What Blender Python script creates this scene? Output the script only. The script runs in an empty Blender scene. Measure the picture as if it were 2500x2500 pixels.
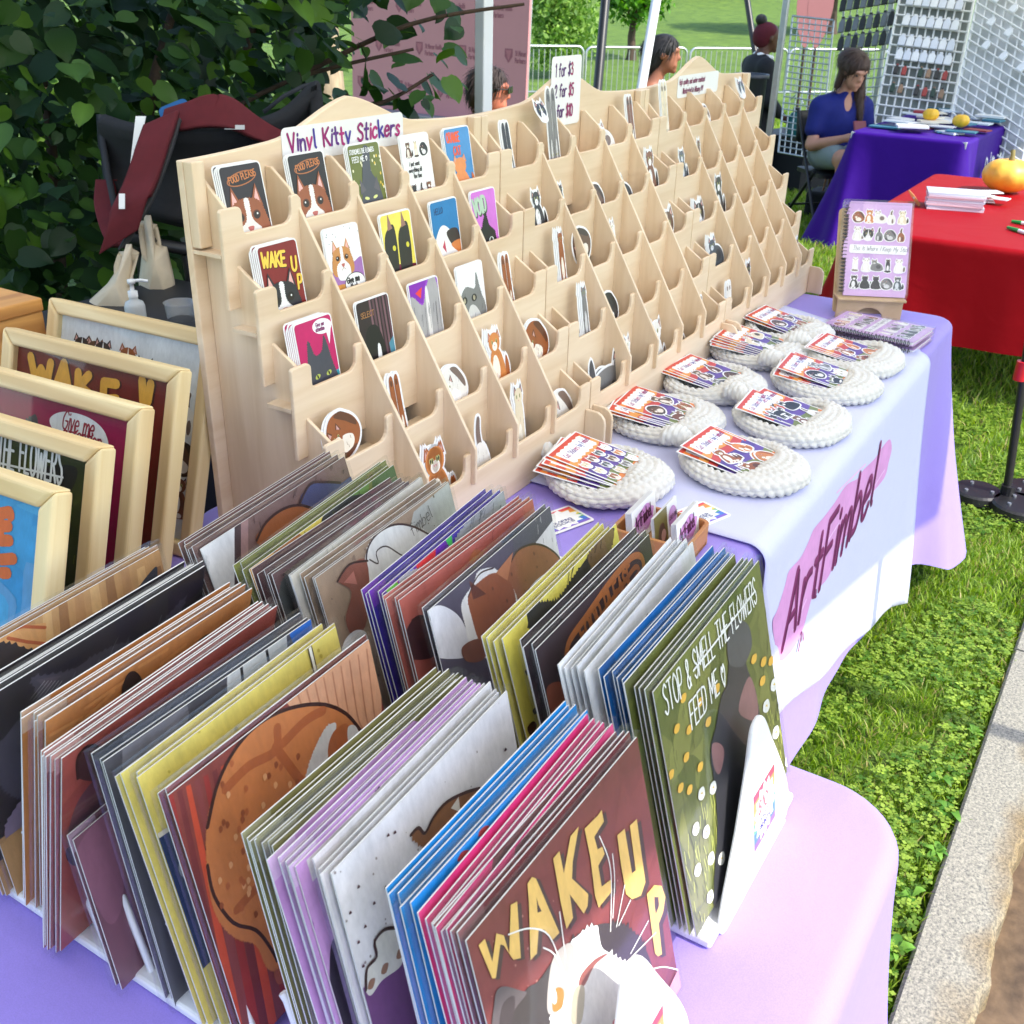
import bpy, bmesh, math, random
import numpy as np
from mathutils import Vector, Matrix
from mathutils.geometry import tessellate_polygon
R0 = random.Random(7)
NR = np.random.default_rng(5)
SC = bpy.context.scene
COL = SC.collection

# ------------------------------------------------------------------ camera
F_PX = 2543.14          # focal length in pixels of the 2500 px wide photograph
CAM = Vector((-0.9074, -1.0304, 1.4857))
PITCH, ROLL, YAW = 0.47451, 0.02585, 0.54474
_f0 = Vector((math.cos(YAW), math.sin(YAW), 0)); _r0 = Vector((math.sin(YAW), -math.cos(YAW), 0)); _u0 = Vector((0, 0, 1))
_w = _f0 * math.cos(PITCH) - _u0 * math.sin(PITCH)
_u = _u0 * math.cos(PITCH) + _f0 * math.sin(PITCH)
CR = _r0 * math.cos(ROLL) + _u * math.sin(ROLL)
CU = _u * math.cos(ROLL) - _r0 * math.sin(ROLL)
CW = _w
cd = bpy.data.cameras.new("camera"); cam = bpy.data.objects.new("camera", cd); COL.objects.link(cam)
cd.sensor_width = 36; cd.lens = 36 * F_PX / 2500; cd.clip_start = 0.02; cd.clip_end = 600
cd.dof.use_dof = True; cd.dof.focus_distance = 1.25; cd.dof.aperture_fstop = 22
cam.matrix_world = Matrix(((CR.x, CU.x, -CW.x, CAM.x), (CR.y, CU.y, -CW.y, CAM.y), (CR.z, CU.z, -CW.z, CAM.z), (0, 0, 0, 1)))
SC.camera = cam

# ------------------------------------------------------------------ light
SUN_DIR = Vector((-0.03, 0.63, -0.672)).normalized()     # the way the light travels
el = math.asin(-SUN_DIR.z); rot = math.atan2(SUN_DIR.x, -SUN_DIR.y)
W = bpy.data.worlds.new("World"); SC.world = W; W.use_nodes = True
nt = W.node_tree; bg = nt.nodes["Background"]
sky = nt.nodes.new("ShaderNodeTexSky"); sky.sky_type = 'NISHITA'; sky.sun_disc = False
sky.sun_elevation = el; sky.sun_rotation = rot; sky.air_density = 1.0; sky.dust_density = 1.0; sky.ozone_density = 1.0
nt.links.new(sky.outputs[0], bg.inputs[0]); bg.inputs[1].default_value = 0.13
sd = bpy.data.lights.new("sun", 'SUN'); sun = bpy.data.objects.new("sun", sd); COL.objects.link(sun)
sd.energy = 2.1; sd.angle = math.radians(0.55); sd.color = (1.0, 0.94, 0.84)
sun.rotation_euler = SUN_DIR.to_track_quat('-Z', 'Y').to_euler(); sun.location = (0, -4, 8)
SC.view_settings.view_transform = 'Standard'; SC.view_settings.look = 'None'
SC.view_settings.exposure = 1.65; SC.view_settings.gamma = 1.0; SC.view_settings.use_curve_mapping = False
SC.cycles.max_bounces = 8; SC.cycles.diffuse_bounces = 4; SC.cycles.transparent_max_bounces = 24
SC.cycles.caustics_reflective = False; SC.cycles.caustics_refractive = False
SC.cycles.use_denoising = True
SC.render.film_transparent = False

# ------------------------------------------------------------------ photo pixel -> direction
def ray(x, y):
    return (CW + CR * ((x - 1250) / F_PX) - CU * ((y - 1250) / F_PX)).normalized()
def onz(x, y, z): d = ray(x, y); return CAM + d * ((z - CAM.z) / d.z)
def ony(x, y, Y): d = ray(x, y); return CAM + d * ((Y - CAM.y) / d.y)
def onx(x, y, X): d = ray(x, y); return CAM + d * ((X - CAM.x) / d.x)
def dep(x, y, t): d = ray(x, y); return CAM + d * (t / d.dot(CW))     # at depth t along the view axis
def zc(x0, y0, k, pts): return [(x0 + a * k, y0 + b * k) for a, b in pts]
K9 = 900 / 1932

# ------------------------------------------------------------------ helpers
def s2l(c): return c / 12.92 if c <= .04045 else ((c + .055) / 1.055) ** 2.4
def RGB(r, g, b): return (s2l(r / 255), s2l(g / 255), s2l(b / 255))
def lerp(a, b, t): return tuple(x + (y - x) * t for x, y in zip(a, b))

class MB:
    def __init__(s): s.v = []; s.f = []; s.m = []; s.mat = 0
    def face(s, pts):
        n = len(s.v); s.v += [tuple(p) for p in pts]; s.f.append(tuple(range(n, n + len(pts)))); s.m.append(s.mat)
    def grid(s, rows, closeu=False, closev=False):
        n = len(s.v); R = len(rows); Cn = len(rows[0])
        for r in rows: s.v += [tuple(p) for p in r]
        for i in range(R if closev else R - 1):
            for j in range(Cn if closeu else Cn - 1):
                a = n + i * Cn + j; b = n + i * Cn + (j + 1) % Cn; c = n + ((i + 1) % R) * Cn + (j + 1) % Cn; d = n + ((i + 1) % R) * Cn + j
                s.f.append((a, b, c, d)); s.m.append(s.mat)
    def box(s, lo, hi, M=None):
        x0, y0, z0 = lo; x1, y1, z1 = hi
        P = [(x0, y0, z0), (x1, y0, z0), (x1, y1, z0), (x0, y1, z0), (x0, y0, z1), (x1, y0, z1), (x1, y1, z1), (x0, y1, z1)]
        if M is not None: P = [tuple(M @ Vector(p)) for p in P]
        n = len(s.v); s.v += P
        for q in ((0, 3, 2, 1), (4, 5, 6, 7), (0, 1, 5, 4), (1, 2, 6, 5), (2, 3, 7, 6), (3, 0, 4, 7)):
            s.f.append(tuple(n + k for k in q)); s.m.append(s.mat)
    def tube(s, pts, r, seg=8, cap=True, closed=False):
        pts = [Vector(p) for p in pts]; N = len(pts); rr = r if hasattr(r, '__len__') else [r] * N
        rows = []; up = None
        for i, p in enumerate(pts):
            if closed: t = pts[(i + 1) % N] - pts[i - 1]
            else: t = pts[min(i + 1, N - 1)] - pts[max(i - 1, 0)]
            t.normalize()
            if up is None: up = Vector((0, 0, 1)) if abs(t.z) < .9 else Vector((1, 0, 0))
            a = t.cross(up)
            if a.length < 1e-6: a = t.orthogonal()
            a.normalize(); b = a.cross(t).normalized(); up = b
            rows.append([p + (a * math.cos(k * 2 * math.pi / seg) + b * math.sin(k * 2 * math.pi / seg)) * rr[i] for k in range(seg)])
        s.grid(rows, closeu=True, closev=closed)
        if cap and not closed:
            s.face(rows[0][::-1]); s.face(rows[-1])
    def lathe(s, prof, seg=20, M=None):
        rows = [[Vector((r * math.cos(k * 2 * math.pi / seg), r * math.sin(k * 2 * math.pi / seg), z)) for k in range(seg)] for r, z in prof]
        if M is not None: rows = [[M @ p for p in r] for r in rows]
        s.grid(rows, closeu=True)
    def prism(s, pts, y0, y1):
        """closed outline (x, z), counter-clockwise seen from -Y, thickness y0..y1 (y0 the front)"""
        area = sum(pts[i][0] * pts[(i + 1) % len(pts)][1] - pts[(i + 1) % len(pts)][0] * pts[i][1] for i in range(len(pts)))
        if area < 0: pts = pts[::-1]
        n = len(pts)
        s.face([(x, y0, z) for x, z in pts]); s.face([(x, y1, z) for x, z in reversed(pts)])
        for i in range(n):
            a, b = pts[i], pts[(i + 1) % n]
            s.face([(a[0], y0, a[1]), (a[0], y1, a[1]), (b[0], y1, b[1]), (b[0], y0, b[1])])
    def mesh(s, name, mats, smooth=False):
        me = bpy.data.meshes.new(name); me.from_pydata(s.v, [], s.f)
        for m in (mats if isinstance(mats, (list, tuple)) else [mats]): me.materials.append(m)
        if any(s.m): me.polygons.foreach_set("material_index", s.m)
        if smooth: me.polygons.foreach_set("use_smooth", [True] * len(me.polygons))
        me.validate(); me.update(); return me

def link(name, data, parent=None, loc=None, rot=None, M=None):
    o = bpy.data.objects.new(name, data); COL.objects.link(o)
    if parent is not None: o.parent = parent
    if M is not None: o.matrix_local = M
    if loc is not None: o.location = loc
    if rot is not None: o.rotation_euler = rot
    return o
def weld(me, d=1e-5, recalc=True):
    bm = bmesh.new(); bm.from_mesh(me); bmesh.ops.remove_doubles(bm, verts=bm.verts, dist=d)
    if recalc: bmesh.ops.recalc_face_normals(bm, faces=bm.faces)
    bm.to_mesh(me); bm.free()
def part(name, mb, mat, parent, smooth=False, bevel=0, seg=2, **kw):
    me = mb.mesh(name, mat, smooth); 
    if bevel: weld(me)
    o = link(name, me, parent, **kw)
    if bevel: bev(o, bevel, seg)
    return o
def bev(o, w, seg=2):
    m = o.modifiers.new("bevel", 'BEVEL'); m.width = w; m.segments = seg; m.limit_method = 'ANGLE'; m.angle_limit = math.radians(40); m.harden_normals = False
def tag(o, label=None, cat=None, group=None, kind=None):
    if label: o["label"] = label
    if cat: o["category"] = cat
    if group: o["group"] = group
    if kind: o["kind"] = kind
    return o
def thing(name, label, cat, loc=(0, 0, 0), group=None, M=None, rot=None):
    o = bpy.data.objects.new(name, None); COL.objects.link(o); o.empty_display_size = .05
    if M is not None: o.matrix_world = M
    else:
        o.location = loc
        if rot is not None: o.rotation_euler = rot
    return tag(o, label, cat, group)
def copy_tree(o, parent=None):
    c = o.copy(); COL.objects.link(c)
    if parent is not None: c.parent = parent
    for ch in o.children: copy_tree(ch, c)
    return c
def basis(O, ex, ev):
    """matrix whose X runs right, Z up the sheet, -Y out of its face"""
    ex = ex.normalized(); ev = (ev - ex * ev.dot(ex)).normalized(); ey = ev.cross(ex)
    return Matrix(((ex.x, ey.x, ev.x, O.x), (ex.y, ey.y, ev.y, O.y), (ex.z, ey.z, ev.z, O.z), (0, 0, 0, 1)))

# ------------------------------------------------------------------ materials
MATS = {}
def mat(name, col=(.5, .5, .5), rough=.6, var=0.0, scale=30, bump=0.0, bscale=200, metal=0, spec=.5, trans=0, stretch=None, col2=None, alpha=None, sheen=0, coat=0):
    if name in MATS: return MATS[name]
    m = bpy.data.materials.new(name); m.use_nodes = True; n = m.node_tree.nodes; L = m.node_tree.links
    b = n["Principled BSDF"]; b.inputs["Roughness"].default_value = rough; b.inputs["Metallic"].default_value = metal
    b.inputs["Specular IOR Level"].default_value = spec; b.inputs["Base Color"].default_value = (*col, 1)
    if coat: b.inputs["Coat Weight"].default_value = coat; b.inputs["Coat Roughness"].default_value = .15
    if sheen: b.inputs["Sheen Weight"].default_value = sheen
    if trans: b.inputs["Transmission Weight"].default_value = trans
    if alpha is not None: b.inputs["Alpha"].default_value = alpha
    if var or col2 or bump:
        tc = n.new("ShaderNodeTexCoord"); mp = n.new("ShaderNodeMapping"); L.new(tc.outputs["Object"], mp.inputs[0])
        if stretch: mp.inputs["Scale"].default_value = stretch
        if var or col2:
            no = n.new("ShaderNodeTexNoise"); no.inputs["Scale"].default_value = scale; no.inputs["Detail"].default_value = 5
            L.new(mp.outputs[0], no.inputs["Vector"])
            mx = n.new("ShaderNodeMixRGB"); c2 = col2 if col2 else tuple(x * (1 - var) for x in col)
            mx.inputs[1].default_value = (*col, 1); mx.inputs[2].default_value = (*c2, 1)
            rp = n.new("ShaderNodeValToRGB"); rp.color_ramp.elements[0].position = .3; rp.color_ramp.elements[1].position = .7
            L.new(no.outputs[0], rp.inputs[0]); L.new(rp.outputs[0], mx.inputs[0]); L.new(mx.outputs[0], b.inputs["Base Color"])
        if bump:
            nb = n.new("ShaderNodeTexNoise"); nb.inputs["Scale"].default_value = bscale; nb.inputs["Detail"].default_value = 4
            L.new(mp.outputs[0], nb.inputs["Vector"]); bp = n.new("ShaderNodeBump"); bp.inputs["Strength"].default_value = bump
            bp.inputs["Distance"].default_value = .002; L.new(nb.outputs[0], bp.inputs["Height"]); L.new(bp.outputs[0], b.inputs["Normal"])
    MATS[name] = m; return m
def wood_mat(name, c1, c2, axis=0, scale=18, rough=.5, rings=0.0, c3=None):
    if name in MATS: return MATS[name]
    m = mat(name, c1, rough); n = m.node_tree.nodes; L = m.node_tree.links; b = n["Principled BSDF"]
    tc = n.new("ShaderNodeTexCoord"); oi = n.new("ShaderNodeObjectInfo"); mp = n.new("ShaderNodeMapping")
    st = [1, 1, 1]; st[axis] = .09; mp.inputs["Scale"].default_value = st
    L.new(tc.outputs["Object"], mp.inputs[0]); ml = n.new("ShaderNodeVectorMath"); ml.operation = 'SCALE'; ml.inputs[3].default_value = 7.0
    cmb = n.new("ShaderNodeCombineXYZ"); L.new(oi.outputs["Random"], cmb.inputs[0]); L.new(oi.outputs["Random"], cmb.inputs[1]); L.new(cmb.outputs[0], ml.inputs[0]); L.new(ml.outputs[0], mp.inputs["Location"])
    no = n.new("ShaderNodeTexNoise"); no.inputs["Scale"].default_value = scale; no.inputs["Detail"].default_value = 7; no.inputs["Roughness"].default_value = .62; no.inputs["Distortion"].default_value = .6
    L.new(mp.outputs[0], no.inputs["Vector"])
    rp = n.new("ShaderNodeValToRGB"); rp.color_ramp.elements[0].position = .32; rp.color_ramp.elements[0].color = (*c2, 1); rp.color_ramp.elements[1].position = .62; rp.color_ramp.elements[1].color = (*c1, 1)
    L.new(no.outputs[0], rp.inputs[0]); src = rp.outputs[0]
    if rings:
        wv = n.new("ShaderNodeTexWave"); wv.inputs["Scale"].default_value = rings; wv.inputs["Distortion"].default_value = 5; wv.inputs["Detail"].default_value = 2; wv.inputs["Detail Scale"].default_value = 1.2
        wv.bands_direction = 'DIAGONAL'; L.new(mp.outputs[0], wv.inputs["Vector"])
        r2 = n.new("ShaderNodeValToRGB"); r2.color_ramp.elements[0].position = .55; r2.color_ramp.elements[1].position = .95; L.new(wv.outputs[0], r2.inputs[0])
        mu = n.new("ShaderNodeMath"); mu.operation = 'MULTIPLY'; mu.inputs[1].default_value = .55; L.new(r2.outputs[0], mu.inputs[0])
        mx = n.new("ShaderNodeMixRGB"); mx.inputs[2].default_value = (*(c3 or c2), 1); L.new(mu.outputs[0], mx.inputs[0]); L.new(src, mx.inputs[1]); src = mx.outputs[0]
    hv = n.new("ShaderNodeHueSaturation"); L.new(src, hv.inputs["Color"])
    mr = n.new("ShaderNodeMapRange"); mr.inputs[3].default_value = .93; mr.inputs[4].default_value = 1.05; L.new(oi.outputs["Random"], mr.inputs[0]); L.new(mr.outputs[0], hv.inputs["Value"])
    L.new(hv.outputs[0], b.inputs["Base Color"])
    bp = n.new("ShaderNodeBump"); bp.inputs["Strength"].default_value = .12; bp.inputs["Distance"].default_value = .001; L.new(no.outputs[0], bp.inputs["Height"]); L.new(bp.outputs[0], b.inputs["Normal"])
    return m
def print_mat(name, rough=.45, grain=.10, gscale=160):
    """flat printed colour from the mesh, with paper grain and brush texture"""
    if name in MATS: return MATS[name]
    m = mat(name, (.5, .5, .5), rough); n = m.node_tree.nodes; L = m.node_tree.links; b = n["Principled BSDF"]
    at = n.new("ShaderNodeAttribute"); at.attribute_name = "ink"
    tc = n.new("ShaderNodeTexCoord"); no = n.new("ShaderNodeTexNoise"); no.inputs["Scale"].default_value = gscale; no.inputs["Detail"].default_value = 6; no.inputs["Roughness"].default_value = .7
    mp = n.new("ShaderNodeMapping"); mp.inputs["Scale"].default_value = (1, 1, .4); L.new(tc.outputs["Object"], mp.inputs[0]); L.new(mp.outputs[0], no.inputs["Vector"])
    mr = n.new("ShaderNodeMapRange"); mr.inputs[1].default_value = .25; mr.inputs[2].default_value = .75; mr.inputs[3].default_value = 1 - grain * 1.6; mr.inputs[4].default_value = 1 + grain; L.new(no.outputs[0], mr.inputs[0])
    n2 = n.new("ShaderNodeTexNoise"); n2.inputs["Scale"].default_value = gscale * .12; n2.inputs["Detail"].default_value = 3; L.new(tc.outputs["Object"], n2.inputs["Vector"])
    m2 = n.new("ShaderNodeMapRange"); m2.inputs[1].default_value = .3; m2.inputs[2].default_value = .7; m2.inputs[3].default_value = 1 - grain * 1.5; m2.inputs[4].default_value = 1 + grain; L.new(n2.outputs[0], m2.inputs[0])
    mu = n.new("ShaderNodeMath"); mu.operation = 'MULTIPLY'; L.new(mr.outputs[0], mu.inputs[0]); L.new(m2.outputs[0], mu.inputs[1])
    sc = n.new("ShaderNodeVectorMath"); sc.operation = 'SCALE'; L.new(at.outputs["Color"], sc.inputs[0]); L.new(mu.outputs[0], sc.inputs[3]); L.new(sc.outputs[0], b.inputs["Base Color"])
    return m
def clear_mat(name, tint=(1, 1, 1), gloss=.08, rough=.06, veil=0.0):
    """thin clear plastic or glass sheet: see-through with a fresnel shine"""
    if name in MATS: return MATS[name]
    m = bpy.data.materials.new(name); m.use_nodes = True; n = m.node_tree.nodes; L = m.node_tree.links; n.remove(n["Principled BSDF"])
    tr = n.new("ShaderNodeBsdfTransparent"); tr.inputs[0].default_value = (*tint, 1)
    gl = n.new("ShaderNodeBsdfGlossy"); gl.inputs["Roughness"].default_value = rough
    fr = n.new("ShaderNodeLayerWeight"); fr.inputs[0].default_value = .5
    pw = n.new("ShaderNodeMath"); pw.operation = 'POWER'; pw.inputs[1].default_value = 4.0; L.new(fr.outputs["Facing"], pw.inputs[0])
    tc = n.new("ShaderNodeTexCoord"); no = n.new("ShaderNodeTexNoise"); no.inputs["Scale"].default_value = 9; L.new(tc.outputs["Object"], no.inputs["Vector"])
    bp = n.new("ShaderNodeBump"); bp.inputs["Strength"].default_value = .25; bp.inputs["Distance"].default_value = .004; L.new(no.outputs[0], bp.inputs["Height"]); L.new(bp.outputs[0], gl.inputs["Normal"])
    ad = n.new("ShaderNodeMath"); ad.operation = 'MULTIPLY_ADD'; ad.inputs[1].default_value = .45; ad.inputs[2].default_value = gloss * .2; L.new(pw.outputs[0], ad.inputs[0])
    mx = n.new("ShaderNodeMixShader"); L.new(ad.outputs[0], mx.inputs[0]); L.new(tr.outputs[0], mx.inputs[1]); L.new(gl.outputs[0], mx.inputs[2])
    out = mx.outputs[0]
    if veil:
        df = n.new("ShaderNodeBsdfDiffuse"); df.inputs[0].default_value = (.9, .9, .92, 1)
        m2 = n.new("ShaderNodeMixShader"); m2.inputs[0].default_value = veil; L.new(mx.outputs[0], m2.inputs[1]); L.new(df.outputs[0], m2.inputs[2]); out = m2.outputs[0]
    L.new(out, n["Material Output"].inputs[0]); MATS[name] = m; return m

BIRCH = wood_mat("birch_ply", RGB(230, 207, 178), RGB(216, 188, 154), axis=0, scale=26)
BIRCHV = wood_mat("birch_ply_upright", RGB(231, 208, 179), RGB(216, 189, 155), axis=2, scale=26)
PINE = wood_mat("pine_frame", RGB(236, 213, 164), RGB(222, 194, 140), axis=2, scale=30, rings=9, c3=RGB(203, 166, 110))
PINEX = wood_mat("pine_frame_rail", RGB(236, 213, 164), RGB(222, 194, 140), axis=0, scale=30, rings=9, c3=RGB(203, 166, 110))
CRATE = wood_mat("pine_crate", RGB(214, 158, 88), RGB(188, 128, 62), axis=0, scale=22, rings=8, c3=RGB(150, 92, 42))
BOARD = mat("white_board", (.74, .73, .71), .6)
PAPER = mat("white_paper", (.84, .83, .82), .55, var=.03, scale=12)
INK = print_mat("printed_ink", .42, .10)
INKS = print_mat("sticker_ink", .35, .05, 260)
SLEEVE = clear_mat("clear_sleeve", (.985, .985, .985), .15, .09, veil=.004)
GLASS = clear_mat("frame_glass", (.97, .98, .97), .08, .03)
RACKW = mat("white_coated_wire", (.80, .80, .82), .35, spec=.6)
BLACK = mat("black_metal", (.012, .012, .014), .4, spec=.5)
BLACKF = mat("black_fabric", (.010, .011, .014), .85, var=.3, scale=60, bump=.3, bscale=900)
STEEL = mat("galvanised_steel", (.55, .57, .58), .38, metal=.85, var=.15, scale=25)
WHITEP = mat("white_powder_coat", (.80, .81, .83), .35)
# ------------------------------------------------------------------ flat print drawing kit
def catmull(pts, n=5, closed=True):
    P = [tuple(p) for p in pts]; N = len(P); out = []
    for i in range(N if closed else N - 1):
        p0 = P[(i - 1) % N] if closed or i > 0 else P[0]; p1 = P[i % N]; p2 = P[(i + 1) % N]; p3 = P[(i + 2) % N] if closed or i + 2 < N else P[-1]
        for k in range(n):
            t = k / n; t2 = t * t; t3 = t2 * t
            out.append(tuple(.5 * (2 * b + (c - a) * t + (2 * a - 5 * b + 4 * c - d) * t2 + (3 * b - a - 3 * c + d) * t3) for a, b, c, d in zip(p0, p1, p2, p3)))
    if not closed: out.append(P[-1])
    return out
def parea(p): return sum(p[i][0] * p[(i + 1) % len(p)][1] - p[(i + 1) % len(p)][0] * p[i][1] for i in range(len(p))) / 2
def growp(p, g):
    if parea(p) < 0: p = p[::-1]
    n = len(p); o = []
    for i in range(n):
        ax, ay = p[i - 1]; bx, by = p[i]; cx, cy = p[(i + 1) % n]
        n1 = (by - ay, ax - bx); n2 = (cy - by, bx - cx)
        l1 = math.hypot(*n1) or 1; l2 = math.hypot(*n2) or 1
        nx = n1[0] / l1 + n2[0] / l2; ny = n1[1] / l1 + n2[1] / l2; l = math.hypot(nx, ny) or 1
        m = min(1.6, 2 / max(l, .6)); o.append((bx + nx / l * g * m, by + ny / l * g * m))
    return o
def clip_rect(p, x0, y0, x1, y1):
    def cut(p, ax, lim, keep_less):
        o = []
        for i in range(len(p)):
            a, b = p[i - 1], p[i]; ia = (a[ax] <= lim) == keep_less or a[ax] == lim; ib = (b[ax] <= lim) == keep_less or b[ax] == lim
            if ia != ib:
                t = (lim - a[ax]) / (b[ax] - a[ax]); q = [a[0] + (b[0] - a[0]) * t, a[1] + (b[1] - a[1]) * t]; q[ax] = lim; o.append(tuple(q))
            if ib: o.append(b)
        return o
    for ax, lim, kl in ((0, x0, False), (0, x1, True), (1, y0, False), (1, y1, True)):
        if len(p) < 3: return []
        p = cut(p, ax, lim, kl)
    return p
def ellp(cx, cy, rx, ry=None, rot=0, n=22):
    ry = rx if ry is None else ry; c, s = math.cos(rot), math.sin(rot)
    return [(cx + rx * math.cos(t) * c - ry * math.sin(t) * s, cy + rx * math.cos(t) * s + ry * math.sin(t) * c) for t in (2 * math.pi * k / n for k in range(n))]
def rrect(x0, y0, x1, y1, r, n=4):
    o = []
    for cx, cy, a in ((x1 - r, y0 + r, -90), (x1 - r, y1 - r, 0), (x0 + r, y1 - r, 90), (x0 + r, y0 + r, 180)):
        o += [(cx + r * math.cos(math.radians(a + 90 * k / n)), cy + r * math.sin(math.radians(a + 90 * k / n))) for k in range(n + 1)]
    return o
def furp(p, amp, step, rnd):
    """a closed outline with a ragged fur edge"""
    if parea(p) < 0: p = p[::-1]
    o = []; n = len(p)
    for i in range(n):
        a, b = p[i], p[(i + 1) % n]; l = math.hypot(b[0] - a[0], b[1] - a[1]); k = max(1, int(l / step))
        for j in range(k):
            t = j / k; nx, ny = (b[1] - a[1]) / (l or 1), (a[0] - b[0]) / (l or 1); e = amp * rnd.uniform(.3, 1) if j % 2 else -amp * .2
            o.append((a[0] + (b[0] - a[0]) * t + nx * e, a[1] + (b[1] - a[1]) * t + ny * e))
    return o
GL = {  # hand-lettered strokes, cap height 1; '~' marks a curved stroke
 'A': "0,0 .28,1 .56,0|.1,.34 .47,.34", 'B': "0,0 0,1|~0,1 .38,.95 .36,.58 0,.54|~0,.54 .5,.5 .46,.04 0,0", 'C': "~.55,.82 .3,1 .02,.6 .1,.1 .38,0 .56,.2",
 'D': "0,0 0,1|~0,1 .45,.9 .55,.45 .4,.1 0,0", 'E': ".46,1 0,1 0,0 .48,0|0,.53 .38,.53", 'F': ".46,1 0,1 0,0|0,.52 .36,.52", 'G': "~.55,.82 .3,1 .02,.6 .1,.1 .4,0 .56,.25 .55,.45|.3,.45 .56,.45",
 'H': "0,0 0,1|.5,0 .5,1|0,.5 .5,.5", 'I': ".12,0 .12,1", 'J': "~.4,1 .42,.25 .2,0 0,.2", 'K': "0,0 0,1|.5,1 .02,.45|.12,.54 .52,0", 'L': "0,1 0,0 .44,0", 'M': "0,0 .05,1 .33,.3 .6,1 .66,0", 'N': "0,0 0,1 .5,0 .5,1",
 'O': "~.3,1 .02,.7 .05,.2 .3,0 .55,.2 .56,.7 .3,1", 'P': "0,0 0,1|~0,1 .4,.98 .48,.7 .35,.46 0,.44", 'Q': "~.3,1 .02,.7 .05,.2 .3,0 .55,.2 .56,.7 .3,1|.35,.25 .6,-.05", 'R': "0,0 0,1|~0,1 .4,.98 .46,.72 .34,.5 0,.48|.2,.48 .52,0",
 'S': "~.48,.85 .28,1 .04,.8 .2,.56 .42,.42 .46,.15 .22,0 0,.16", 'T': "0,1 .56,1|.28,1 .28,0", 'U': "~0,1 .02,.25 .26,0 .5,.25 .52,1", 'V': "0,1 .27,0 .54,1", 'W': "0,1 .18,0 .38,.66 .58,0 .78,1", 'X': "0,0 .5,1|0,1 .5,0", 'Y': "0,1 .27,.48 .54,1|.27,.48 .27,0", 'Z': "0,1 .5,1 0,0 .5,0",
 'a': "~.42,.5 .2,.62 .02,.4 .06,.08 .24,0 .42,.22|.43,.6 .43,.1 .5,0", 'b': "0,1 0,0|~0,.4 .24,.6 .44,.36 .34,.04 0,.04", 'c': "~.4,.52 .22,.62 .02,.4 .06,.08 .26,0 .42,.12", 'd': "~.42,.5 .2,.62 .02,.4 .06,.08 .24,0 .42,.22|.43,1 .43,0",
 'e': "~.04,.32 .42,.36 .36,.58 .18,.6 .02,.36 .08,.06 .26,0 .44,.12", 'f': "~.42,.92 .28,1 .16,.8 .16,.4 .15,0|0,.58 .36,.58", 'g': "~.42,.5 .2,.62 .02,.4 .06,.1 .24,.04 .42,.22|~.43,.6 .44,-.1 .28,-.32 .04,-.22", 'h': "0,1 0,0|~0,.35 .2,.6 .38,.5 .4,.2 .4,0", 'i': ".06,.6 .06,0|.06,.8 .07,.86",
 'j': "~.16,.6 .16,-.1 .04,-.3|.16,.8 .17,.86", 'k': "0,1 0,0|.36,.6 .02,.26|.12,.34 .4,0", 'l': ".05,1 .05,.06 .12,0", 'm': "0,.6 0,0|~0,.35 .14,.6 .28,.5 .3,.2 .3,0|~.3,.35 .44,.6 .58,.5 .6,.2 .6,0", 'n': "0,.6 0,0|~0,.35 .18,.6 .36,.5 .38,.2 .38,0", 'o': "~.22,.62 .02,.44 .04,.1 .22,0 .42,.12 .42,.46 .22,.62",
 'p': "0,.6 0,-.38|~0,.4 .22,.62 .44,.38 .34,.04 0,.06", 'q': "~.42,.5 .2,.62 .02,.4 .06,.08 .24,0 .42,.22|.43,.6 .43,-.38", 'r': "0,.6 0,0|~0,.36 .14,.58 .34,.58", 's': "~.36,.52 .2,.62 .04,.48 .2,.32 .36,.16 .18,0 0,.08", 't': ".16,.95 .16,.06 .3,0|0,.62 .34,.62", 'u': "~0,.6 .02,.14 .18,0 .36,.14 .38,.3|.39,.6 .39,0", 'v': "0,.6 .2,0 .4,.6", 'w': "0,.6 .14,0 .28,.46 .42,0 .56,.6", 'x': "0,0 .36,.6|0,.6 .36,0", 'y': "0,.6 .2,.04|~.42,.6 .24,.04 .1,-.34 0,-.36", 'z': "0,.6 .36,.6 0,0 .38,0",
 '0': "~.26,1 .02,.7 .04,.2 .26,0 .48,.2 .5,.7 .26,1", '1': ".02,.82 .18,1 .18,0", '2': "~.02,.78 .22,1 .44,.78 .26,.4 0,.02|0,0 .48,0", '3': "~.02,.86 .24,1 .42,.78 .2,.55|~.2,.55 .48,.4 .38,.04 0,.1", '4': ".34,0 .34,1 0,.34 .48,.34", '5': ".42,1 .06,1 .04,.56|~.04,.56 .36,.62 .44,.22 .22,0 0,.1", '9': "~.42,.8 .22,1 .02,.76 .18,.52 .42,.72|.43,.85 .36,0",
 '$': "~.46,.82 .26,.94 .04,.76 .22,.54 .42,.42 .44,.18 .22,.06 0,.18|.24,1.08 .22,-.08", '&': "~.5,0 .14,.66 .2,.96 .38,.9 .34,.62 .06,.3 .1,.04 .3,0 .5,.3", '.': ".06,.02 .07,.06", '-': "0,.42 .32,.42", '|': ".1,-.2 .1,1.1", ',': ".08,.06 .02,-.14", '!': ".08,1 .08,.3|.08,.02 .09,.06", "'": ".06,1 .04,.8",
 '<3': "~.26,0 .0,.5 .12,.85 .27,.6|~.27,.6 .42,.88 .54,.52 .26,0",
}
def glyph_strokes(ch):
    out = []
    for s in GL.get(ch, "").split('|'):
        if not s: continue
        cur = s[0] == '~'; pts = [tuple(float(q) for q in p.split(',')) for p in s.lstrip('~').split()]
        out.append(catmull(pts, 4, False) if cur and len(pts) > 2 else pts)
    return out
def glyph_w(ch):
    if ch == ' ': return .34
    st = glyph_strokes(ch); return max((p[0] for s in st for p in s), default=.3)

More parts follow.
